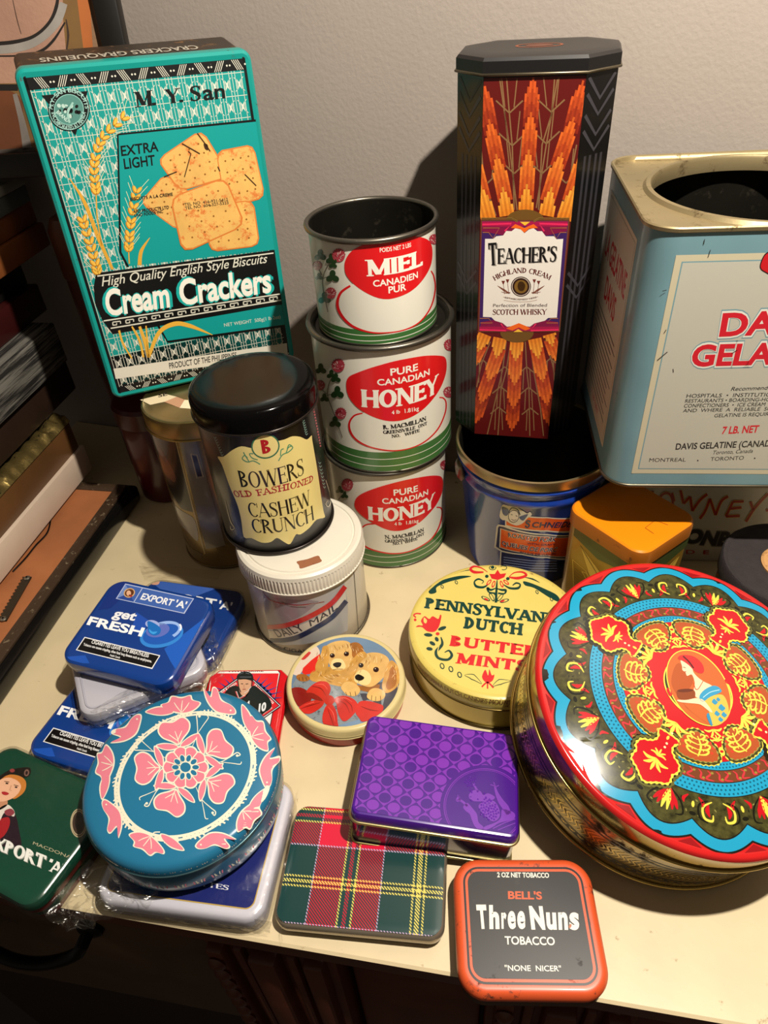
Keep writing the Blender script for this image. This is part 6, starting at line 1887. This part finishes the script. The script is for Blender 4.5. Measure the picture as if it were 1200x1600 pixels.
A.ell('#2f7fd0', 758, 368, 104, 56, 1, -14, 48); A.ell('#1a55b0', 760, 362, 92, 46, 2, -14, 48); A.ring('#8fb0e8', 765, 350, 80, 38, 14, 3, -14, 48, -140, 60); A.ell('#5a6ab8', 740, 345, 56, 32, 3, -12, 30); A.ring('#e0e6f4', 790, 342, 60, 34, 9, 4, -14, 24, -20, 30)
A.ell('#9aa8dc', 715, 318, 34, 20, 4, 10, 24)
A.blob('#1668b8', [(694, 302), (730, 316), (754, 338), (748, 362), (722, 370), (698, 356), (693, 330)], 5, 4); A.blob('#3a98e0', [(700, 340), (715, 352), (738, 352), (722, 364), (704, 356)], 6, 4)
A.obj('lettering')
A.text('#e6e8ee', "EXPORT", [(657, 199), (806, 231)], (672, 172), 4, .03); A.text('#e6e8ee', "'A'", [(818, 233), (868, 243)], (830, 204), 4, .03)
A.text('#e6e8ee', 'get', [(526, 281), (630, 300)], (540, 243), 3, .03, shear=.15)
A.text('#eef0f4', 'FRESH', [(406, 317), (664, 374)], (424, 281), 4, .035)
A.poly('#e8e8e8', [(356, 438), (397, 376), (752, 463), (714, 527)], 3); A.poly('#0b0b0d', [(362, 436), (399, 381), (746, 466), (712, 521)], 4)
A.text('#e8e8e8', 'CIGARETTES LEAVE YOU BREATHLESS', [(428, 406), (696, 473)], (434, 391), 5, .02)
A.text('#d8d8d8', 'Tobacco use causes crippling, often fatal lung disease such as emphysema.', [(391, 416), (711, 497)], (394, 405), 5, .03)
A.text('#d8d8d8', 'Health Canada', [(515, 466), (562, 478)], (518, 457), 5, .02)
E1 = A.build(et)
def copy_prints(res, dst):
    for lst in res.values():
        for o in lst:
            c = o.copy(); COL.objects.link(c); c.parent = dst; PRINTS.append((c, dst, True))
lf = flat_tin('cigarette_tin', 'blue cigarette tin half covered by the wrapped white tin and flower tin', (-.2475, .3620, 0), R(-21.5), eb1, eblue)
copy_prints(E1, lf)
fe = flat_tin('cigarette_tin', 'film wrapped blue cigarette tin lying next to the white cigarette tin', (-.2075, .4730, 0), R(-16), eb1, eblue)
A = Art(Top(fe, EH), .22, coat=.4); A.clip = oe(-.0026); A.crop(0, 870, 3); A.obj('lid_print')
A.poly('#3c62b4', [(640, 60), (900, 110), (1010, 150), (880, 200), (760, 160)], 0); A.poly('#0c2a70', [(1010, 140), (1160, 180), (1120, 300), (1070, 260)], 0)
A.blob('#d0a088', [(705, 112), (730, 100), (748, 112), (742, 130), (712, 130)], 2); A.blob('#2a1c18', [(700, 115), (720, 98), (752, 82), (748, 108), (725, 105)], 3)
A.obj('lettering'); A.text('#e6e8ee', "EXPORT", [(700, 188), (1010, 240)], (712, 152), 3, .03); A.text('#e6e8ee', "'A'", [(1020, 242), (1082, 252)], (1030, 208), 3, .03)
A.build(fe)
wrap(fe, oe, EH, 1)
IF = fe.matrix_world.inverted()
def lp(t, px, py, z): return t.matrix_world.inverted() @ P(px, py, z)
crumple('wrap_flap', fe, lp(fe, 345, 1040, .006), lp(fe, 378, 935, .010), lp(fe, 392, 955, .003), lp(fe, 322, 1070, .002), .003, seed=2)
crumple('wrap_flap', fe, lp(fe, 230, 895, .018), lp(fe, 340, 905, .018), lp(fe, 350, 893, .006), lp(fe, 218, 880, .006), .0008, seed=3, fq=60)

# ================================================================== white wrapped tin, face down
ww = flat_tin('wrapped_tin', 'white tin in crinkled clear film under the top blue tin', (-.2310, .4150, .0200), R(23.4), mat('#8f8d96', .35), mat('#bdbbc6', .38, vary=.05, wscale=30))
bead('base_step', oe, EH, .0009, mat('#a9a8b4', .35), ww, 8, -.006)
wrap(ww, oe, EH, 4)
crumple('wrap_flap', ww, lp(ww, 150, 1115, .034), lp(ww, 335, 1040, .034), lp(ww, 350, 1062, .022), lp(ww, 130, 1150, .016), .0045, 30, 5)
crumple('wrap_flap', ww, lp(ww, 325, 1045, .036), lp(ww, 296, 975, .036), lp(ww, 335, 985, .024), lp(ww, 352, 1055, .022), .004, 24, 6)
crumple('wrap_fold', ww, lp(ww, 140, 1112, .0405), lp(ww, 200, 1075, .0405), lp(ww, 270, 1085, .041), lp(ww, 170, 1130, .040), .0022, 24, 8)

# ================================================================== red hockey card tin
hk = thing('card_tin', 'red trading card tin with a hockey player, mostly under the flower tin', 'tin', (-.1372, .3572, 0), R(-4.5))
HW, HD, HH = .0735, .107, .0120
oh = octa(HW, HD, .008)
redt = mat('#c8141c', .24, coat=.4, name='red_litho')
loft('body', oh, [(-.002, 0), (-.001, .001), (-.001, .007)], redt, hk, True, False)
loft('lid', oh, [(-.001, .0055), (0, .0058), (.0002, .009), (-.0012, .0112), (-.0028, .0118), (-.0052, .0118), (-.0060, HH)], redt, hk, False, True, 25)
A = Art(Top(hk, HH), .24, coat=.4); A.clip = oh(-.0030)
A.crop(300, 1000, 6.6667)
A.obj('card_print')
HB, HN = '#1c3c88', '#10102c'
A.poly('#141018', [(190, 355), (275, 296), (885, 300), (922, 345), (800, 1000), (100, 1000)], 1); A.poly('#e6e2dc', [(200, 357), (278, 303), (880, 306), (914, 347), (790, 1000), (110, 1000)], 2)
A.poly('#d8242c', [(205, 350), (905, 350), (862, 620), (180, 600)], 3)
for k in range(15):
    a = R(188 + 164 * k / 14); A.poly(HB, [(560 + 190 * math.cos(a - .09), 640 + 150 * math.sin(a - .09)), (560 + 400 * math.cos(a), 640 + 300 * math.sin(a)), (560 + 190 * math.cos(a + .09), 640 + 150 * math.sin(a + .09))], 4)
A.poly(HB, [(300, 520), (420, 440), (700, 440), (830, 560), (840, 640), (300, 640)], 4)
A.poly(HN, [(560, 330), (938, 688), (740, 830), (560, 960), (190, 600)], 5); A.poly('#e6e2dc', [(560, 345), (922, 688), (735, 820), (560, 940), (210, 600)], 6); A.poly(HN, [(560, 352), (914, 688), (730, 815), (560, 930), (220, 600)], 7); A.poly('#cc2028', [(560, 362), (902, 688), (725, 808), (560, 920), (232, 600)], 8)
A.poly('#20242c', [(560, 455), (800, 690), (700, 770), (560, 860), (320, 620)], 9)
A.text('#e6e2dc', 'TRADING CARDS', [(640, 470), (842, 672)], (655, 455), 9, .02); A.text('#e6e2dc', 'HANDS & CARDS', [(255, 590), (470, 462)], (245, 572), 9, .02); A.text('#e6e2dc', '& CARDS', [(712, 800), (838, 712)], (706, 790), 9, .02)
A.poly('#ece8e2', [(215, 346), (285, 306), (870, 308), (906, 346)], 4)
A.text('#1a1a20', 'PAVEL BURE', [(385, 336), (748, 333)], (389, 319), 5, .02)
A.obj('player_print')
JB = '#0d0d10'
A.blob(JB, [(330, 600), (370, 520), (440, 480), (500, 500), (560, 560), (640, 480), (720, 530), (800, 600), (830, 700), (760, 760), (690, 790), (500, 720), (400, 640)], 11)
A.blob('#c89878', [(490, 410), (560, 400), (615, 430), (610, 500), (580, 560), (540, 590), (505, 560), (488, 490)], 12)
A.blob('#c08868', [(500, 540), (590, 540), (570, 590), (530, 600)], 11)
A.blob('#0c0d10', [(470, 410), (475, 370), (520, 338), (580, 335), (625, 360), (640, 400), (635, 430), (560, 415), (490, 418)], 13)
for p in ([(500, 360), (540, 345)], [(560, 350), (600, 358)], [(500, 392), (620, 392)]): A.line('#5a6068', p, 6, 14)
A.line('#1a1c20', [(478, 420), (490, 500), (510, 550)], 10, 13); A.line('#1a1c20', [(630, 430), (625, 480), (600, 530)], 10, 13); A.line('#c8c8cc', [(620, 490), (580, 540), (545, 560)], 5, 14)
A.line('#3a2418', [(512, 460), (535, 463)], 8, 13); A.line('#3a2418', [(560, 465), (588, 462)], 8, 13); A.line('#8a3a34', [(528, 520), (562, 518)], 9, 13); A.line('#a87458', [(545, 470), (540, 500), (555, 503)], 6, 13)
A.line('#d84a50', [(455, 540), (490, 625), (560, 585)], 8, 12); A.line('#e6e2dc', [(465, 540), (492, 612), (550, 580)], 5, 13)
A.text('#d8dadc', 'A', [(555, 690), (600, 712)], (575, 630), 12, .03); A.text('#d8dadc', '10', [(692, 755), (770, 735)], (700, 675), 12, .05)
A.obj('rivet_print')
for x, y in ((215, 308), (922, 300)): A.ell('#f0ecec', x, y, 11, 11, 1, n=12)
A.build(hk)

# ================================================================== navy cigarette tin in film, under the flower tin
nv_W, nv_D, nv_H = .121, .100, .0235
onv = rrect(nv_W, nv_D, .013, 10)
nvt = flat_tin('wrapped_tin', 'film wrapped navy and white tin lying under the blue flower tin', (-.1535, .2512, 0), R(-11), mat('#9a98a6', .3, coat=.2), mat('#c6c4d0', .3, coat=.2), onv, nv_H)
A = Art(Top(nvt, nv_H), .25, coat=.3); A.k = None; A.obj('lid_print')
A.poly('#b89a4a', onv(-.0068), 0); A.poly(mat('#1c2468', .25, coat=.4), onv(-.0076), 1)
A.crop(120, 1070, 3.4286); A.text('#dcdce6', 'CIGARETTES', [(440, 1040), (812, 1102)], (445, 1015), 2, font='serif', T=.18, t=.08, sl=.1)
A.build(nvt)
wrap(nvt, onv, nv_H, 9)
crumple('wrap_flap', nvt, lp(nvt, 435, 1432, .016), lp(nvt, 450, 1262, .018), lp(nvt, 468, 1232, .003), lp(nvt, 440, 1475, .002), .0032, 34, 10)
crumple('wrap_flap', nvt, lp(nvt, 180, 1404, .020), lp(nvt, 425, 1440, .020), lp(nvt, 420, 1462, .003), lp(nvt, 185, 1428, .003), .0012, 30, 11)

# ================================================================== green cigarette tins in film
GRW, GRD, GRH = .118, .089, .0175
ogr = rrect(GRW, GRD, .013, 10)
gcx, gcy, gra = -.2878, .2704, R(-27)
grn = mat('#06412f', .24, coat=.35, vary=.12, wscale=20, name='green_litho')
grs = mat('#5a1c18', .35, coat=.2, vary=.3, wscale=60)
gl2 = flat_tin('wrapped_tin', 'lower of the two film wrapped green tins, nearly hidden', (gcx - .002, gcy + .0045, 0), gra, grs, grn, ogr, GRH)
gl1 = flat_tin('wrapped_tin', 'upper of the two film wrapped green tins with a woman in a cap', (gcx, gcy, GRH + .0008), gra, grs, grn, ogr, GRH)
A = Art(Top(gl1, GRH), .26, coat=.3); A.clip = ogr(-.0028)
A.crop(0, 1150, 4)
A.obj('portrait_print')
A.blob('#241420', [(-80, 560), (60, 465), (100, 500), (122, 600), (132, 690), (60, 700), (-80, 650)], 1)
A.blob('#a01c24', [(-80, 560), (0, 520), (55, 510), (60, 560), (20, 630), (-60, 660)], 2)
A.blob('#d8d0c8', [(-80, 520), (0, 450), (50, 430), (90, 470), (85, 505), (30, 480), (-10, 540)], 3)
A.blob('#c08a6a', [(-40, 410), (10, 380), (45, 400), (40, 440), (-30, 470)], 3)
A.blob('#c07a34', [(-60, 290), (40, 245), (120, 250), (162, 285), (158, 340), (120, 380), (80, 392), (60, 330), (-40, 330)], 4)
A.blob('#e0b090', [(-40, 300), (40, 262), (100, 275), (132, 310), (122, 350), (95, 380), (60, 400), (10, 412), (-30, 400), (-50, 350)], 5)
A.blob('#15120f', [(-80, 290), (0, 250), (60, 215), (150, 198), (192, 205), (188, 245), (150, 262), (100, 240), (40, 250), (-20, 290)], 6)
A.ell('#8a3a3a', 78, 218, 16, 12, 7, 0, 12); A.ell('#7a5a50', 168, 232, 16, 22, 7, 10, 14); A.ell('#241818', 168, 232, 8, 13, 8, 10, 12)
A.line('#4a2818', [(28, 285), (60, 290)], 4, 7); A.line('#4a2818', [(88, 308), (118, 315)], 4, 7); A.ell('#2a1a18', 45, 298, 10, 5, 7, 10, 10); A.ell('#2a1a18', 102, 322, 9, 5, 7, 10, 10)
A.blob('#a8262c', [(12, 352), (35, 350), (58, 362), (40, 372), (18, 366)], 7, 4); A.line('#b88464', [(72, 310), (62, 340), (74, 344)], 4, 7)
A.blob('#8a3a44', [(30, 470), (70, 455), (92, 480), (70, 500), (40, 495)], 4)
A.obj('seal_print'); A.ell('#b8a888', 492, 545, 52, 90, 1, 0, 40); A.ell('#3a2c24', 492, 545, 46, 82, 2, 0, 40); A.ring('#b8a888', 492, 545, 42, 74, 6, 3); A.ell('#1c1612', 498, 540, 30, 56, 3, 0, 30)
A.obj('lettering')
A.text('#8a8f88', "EXPORT", [(-96, 684), (280, 838)], (-74, 608), 2, font='serif', T=.24, t=.14, sl=.15, sh=.05); A.text('#e6e6e2', "EXPORT", [(-100, 678), (276, 832)], (-78, 602), 3, font='serif', T=.24, t=.14, sl=.15, sh=.05)
A.text('#e6e6e2', "'A'", [(292, 838), (392, 880)], (314, 766), 3, font='serif', T=.24, t=.14, sl=.15, sh=.05)
A.text('#b8b090', 'MACDONALD', [(205, 678), (500, 792)], (211, 660), 2)
A.build(gl1)
wrap(gl1, ogr, GRH, 12)
wrap(gl2, ogr, GRH, 13)
crumple('wrap_flap', gl1, lp(gl1, 66, 1424, .034), lp(gl1, 140, 1342, .034), lp(gl1, 255, 1396, .0270), lp(gl1, 120, 1462, .012), .0065, 54, 14, 95)
crumple('wrap_flap', gl1, lp(gl1, 0, 1195, .034), lp(gl1, 120, 1226, .034), lp(gl1, 140, 1205, .020), lp(gl1, 20, 1178, .020), .003, 30, 15)

# ================================================================== round blue tin with pink flowers
fc = P(281.5, 1201, .0700)
fl = thing('flower_tin', 'round blue tin with pink flowers and birds resting on the navy tin', 'tin', (fc.x, fc.y, .0245))
FR = .0698
ofl = circ(FR, 128)
fbl = mat('#1f6a8e', .26, coat=.4, name='flower_blue')
loft('body', ofl, [(-.010, 0), (-.006, .0006), (-.0028, .004), (-.0008, .009), (0, .016), (-.0004, .026), (-.0014, .034)], mat('#1c5a78', .3, coat=.4), fl, True, False, 60)
FZ = .0440
def fdome(u, v): return .0042 * max(0, 1 - (math.hypot(u, v) / .0675) ** 4)
loft('lid', ofl, [(-.002, .0330), (.0004, .0334), (.0008, .0350), (.0002, .0395), (-.0008, .0422), (-.0030, FZ)] + [(-FR + r_, FZ + fdome(r_, 0)) for r_ in (.0645, .060, .054, .047, .038, .026, .006)], fbl, fl, False, True, 60)
bead('lid_bead', ofl, .0342, .0008, mat('#4a6a70', .3, .5), fl, 8, .0006)
A = Art(Top(fl, FZ, fdome, (.006, .006)), .26, coat=.4, wear=.02)
PK, WT = '#d5788a', '#dbd8c2'
A.crop(120, 1070, 3.4286)
CX, CY_ = 583, 443
A.obj('ring_print')
A.k = None
cc = A.surf.uv(120 + 583 / 3.4286, 1070 + 460 / 3.4286)
A.ring(WT, cc[0], cc[1], .0468, .0468, .0017, 1, n=120); A.ring(WT, cc[0], cc[1], .0492, .0492, .0016, 1, n=120)
for k in range(110):
    a = 2 * PI * k / 110
    if k % 7: A.ell(WT, cc[0] + .0480 * math.cos(a), cc[1] + .0480 * math.sin(a), .0015, .0010, 1, math.degrees(a) + 90 + 25 * math.sin(k * 3.1), 6)
    r_ = .0505 + .0012 * math.sin(k * 5.3)
    A.line(WT, [(cc[0] + .0488 * math.cos(a), cc[1] + .0488 * math.sin(a)), (cc[0] + r_ * math.cos(a + .03), cc[1] + r_ * math.sin(a + .03))], .0011, 1)
A.obj('rosette')
A.crop(120, 1070, 3.4286)
def petal_ring(r, n, rr, col, L, ph=0, el=1.0):
    for k in range(n):
        a = 2 * PI * k / n + ph
        A.ell(col, CX + r * math.cos(a), CY_ + r * .92 * math.sin(a), rr * el, rr, L, math.degrees(a), 18)
petal_ring(86, 10, 40, WT, 1); petal_ring(84, 10, 33, PK, 2); A.ell(PK, CX, CY_, 84, 78, 2); 
for k in range(10):
    a = 2 * PI * (k + .5) / 10; A.line(WT, [(CX + 62 * math.cos(a), CY_ + 58 * math.sin(a)), (CX + 116 * math.cos(a), CY_ + 107 * math.sin(a))], 6, 3)
A.ell(WT, CX, CY_, 64, 60, 3); petal_ring(50, 10, 17, WT, 4, 0, 1.5); petal_ring(54, 10, 12, '#1f6a8e', 5, 0, 1.5); A.ell('#1f6a8e', CX, CY_, 28, 26, 5)
def place(pts, cx, cy, ang, sc):
    c, s_ = math.cos(ang), math.sin(ang)
    return [(cx + sc * (x * c - y * s_), cy + sc * (x * s_ + y * c)) for x, y in pts]
def grow(pts, f):
    mx = sum(p[0] for p in pts) / len(pts); my = sum(p[1] for p in pts) / len(pts)
    out = []
    for x, y in pts:
        d = math.hypot(x - mx, y - my) or 1
        out.append((x + (x - mx) / d * f, y + (y - my) / d * f))
    return out
mi = [0]
def motif(shapes, cx, cy, ang, sc, L=2):
    for sh_, kind in shapes:
        if kind == 'b':
            mi[0] += 1; e = .05 * (mi[0] % 9)
            A.blob(WT, grow(place(sh_, cx, cy, ang, sc), 8), L - 1 + e, 5); A.blob(PK, place(sh_, cx, cy, ang, sc), L + e, 5)
        else:
            A.line(WT, place(sh_, cx, cy, ang, sc), [3, 5, 3][:len(sh_)] if len(sh_) == 3 else 5, L + 1, smooth=4)
heart = [([(.10, 0), (.26, .20), (.46, .46), (.72, .54), (.94, .36), (.86, .0), (.94, -.36), (.72, -.54), (.46, -.46), (.26, -.20)], 'b'),
         ([(-.02, .06), (-.02, .36), (.10, .62), (.24, .74), (.22, .48), (.12, .20)], 'b'), ([(-.02, -.06), (-.02, -.36), (.10, -.62), (.24, -.74), (.22, -.48), (.12, -.20)], 'b'),
         ([(.02, 0), (.25, .02), (.55, .0)], 'l'), ([(.2, 0), (.35, .12), (.5, .24)], 'l'), ([(.2, 0), (.35, -.12), (.5, -.24)], 'l')]
A.obj('heart_flower')
for hx, hy in ((534, 268), (760, 318), (752, 545), (512, 618), (378, 448)):
    a = math.atan2(hy - CY_, hx - CX)
    r0 = 126
    motif(heart, CX + r0 * math.cos(a), CY_ + r0 * .93 * math.sin(a), a, 152)
for a in (-72, -10, 62, 140, 205):
    a = R(a + 0)
    p = [(120, 0), (190, 4), (250, -16), (285, -30), (300, -16), (284, -10)]
    A.line(WT, place(p, CX, CY_, a, 1), [3, 4, 5, 6, 6, 4], 1, smooth=5); A.line(WT, place([(190, 4), (250, 22), (290, 34), (300, 22)], CX, CY_, a, 1), [3, 4, 5, 4], 1, smooth=5)
    A.ell(WT, *place([(283, -14)], CX, CY_, a, 1)[0], 7, 7, 1, n=10)
bird0 = [(-92, 72), (-45, 45), (-85, 30), (-75, 10), (-25, 0), (0, -40), (25, -60), (45, -56), (40, -18), (20, 30), (-30, 62)]
b_ang = math.atan2(230 - CY_, 290 - CX)
tul0 = [([(0, 40), (-75, 22), (-92, 2), (-58, -10), (-42, -36), (0, -28), (40, -40), (50, -20), (88, -6), (55, 28)], 'b'), ([(0, 40), (2, 10), (6, -18)], 'l'), ([(0, 38), (-20, 14), (-34, -8)], 'l'), ([(4, 38), (24, 14), (38, -8)], 'l')]
leaf0 = [([(-65, 0), (0, -24), (60, -18), (85, 2), (40, 16), (-10, 16)], 'b')]
t_ang = math.atan2(100 - CY_, 560 - CX)
A.obj('bird_print')
for x, y in ((290, 230), (775, 112), (1020, 468), (718, 838), (188, 690)):
    a = math.atan2(y - 455, x - CX) - b_ang
    motif([(bird0, 'b')], x, y, a, 1.12)
    h = place([(32, -46)], x, y, a, 1)[0]; A.ell(WT, h[0], h[1], 5, 5, 4, n=8)
A.obj('tulip_print')
for x, y in ((560, 105), (978, 262), (925, 705), (372, 852), (150, 425)):
    a = math.atan2(y - 455, x - CX) - t_ang
    motif(tul0, x, y, a, 1.12)
for x, y in ((435, 145), (905, 170), (985, 595), (520, 850), (150, 550)):
    a = math.atan2(y - 455, x - CX) - math.atan2(145 - 455, 435 - CX)
    motif(leaf0, x, y, a, .95)
    A.line(WT, place([(95, 8), (120, -12), (112, -30)], x, y, a, 1), 6, 1, smooth=4)
A.build(fl)
A = Art(Cyl(fl, FR + .0003), .3, coat=.3); A.k = None; A.obj('rim_print')
for k in range(-26, 27):
    u = k * .0052
    A.ell(WT if k % 2 else PK, u, .0372, .0007, .0011, 0, 0, 8)
    if k % 2 == 0:
        for d in (-1, 0, 1): A.line(WT, [(u + d * .0002, .0356), (u + d * .0012, .0374), (u + d * .0018, .0390)], [.0003, .0007, .0003], 0, smooth=3)
A.build(fl)
S2 = Cyl(fl, FR); _p = S2.pos
def pos2(u, v, off):
    rr = FR + off + (-.0028 + (.0028) * (v - .004) / .011 if v < .015 else -.0014 * (v - .015) / .019)
    a = S2.a0 + u / FR
    return Vector((rr * math.cos(a), rr * math.sin(a), v))
S2.pos = pos2; S2.cut = (.004, .003)
A = Art(S2, .3, coat=.3); A.obj('side_print')
for k in range(-10, 11):
    u = k * .0125
    A.ring(WT, u, .015, .0048, .0095, .0008, 0, n=20, a0=0, a1=180); A.ring(PK, u, .015, .0030, .0062, .0010, 0, n=16, a0=0, a1=180)
    A.ell(PK, u + .0062, .023, .0018, .0034, 0, 0, 12); A.line(WT, [(u + .0062, .007), (u + .0066, .012), (u + .0050, .017)], .0007, 1, smooth=4); A.line(WT, [(u - .005, .012), (u - .0035, .009), (u, .008), (u + .0035, .009), (u + .005, .012)], .0007, 1, smooth=4)
A.build(fl)
# printed areas belong to the lid or the body they are printed on; rolled edges belong to their lid
def base_name(o): return o.name.split('.')[0]
for o, par, on_top in PRINTS:
    kids = [c for c in par.children if c is not o]
    for nm in (('lid_top', 'lid', 'front_lid', 'top_plate') if on_top else ('body', 'canvas')):
        k = [c for c in kids if base_name(c) == nm]
        if k:
            o.parent = k[0]
            break
for o in list(COL.objects):
    if base_name(o) in ('lid_bead', 'lid_edge') and o.parent:
        k = [c for c in o.parent.children if base_name(c) in ('lid', 'lid_skirt', 'lid_top')]
        if k: o.parent = k[0]
    if base_name(o) == 'bottom_seam' and o.parent:
        k = [c for c in o.parent.children if base_name(c) == 'body']
        if k: o.parent = k[0]
bpy.context.view_layer.update()
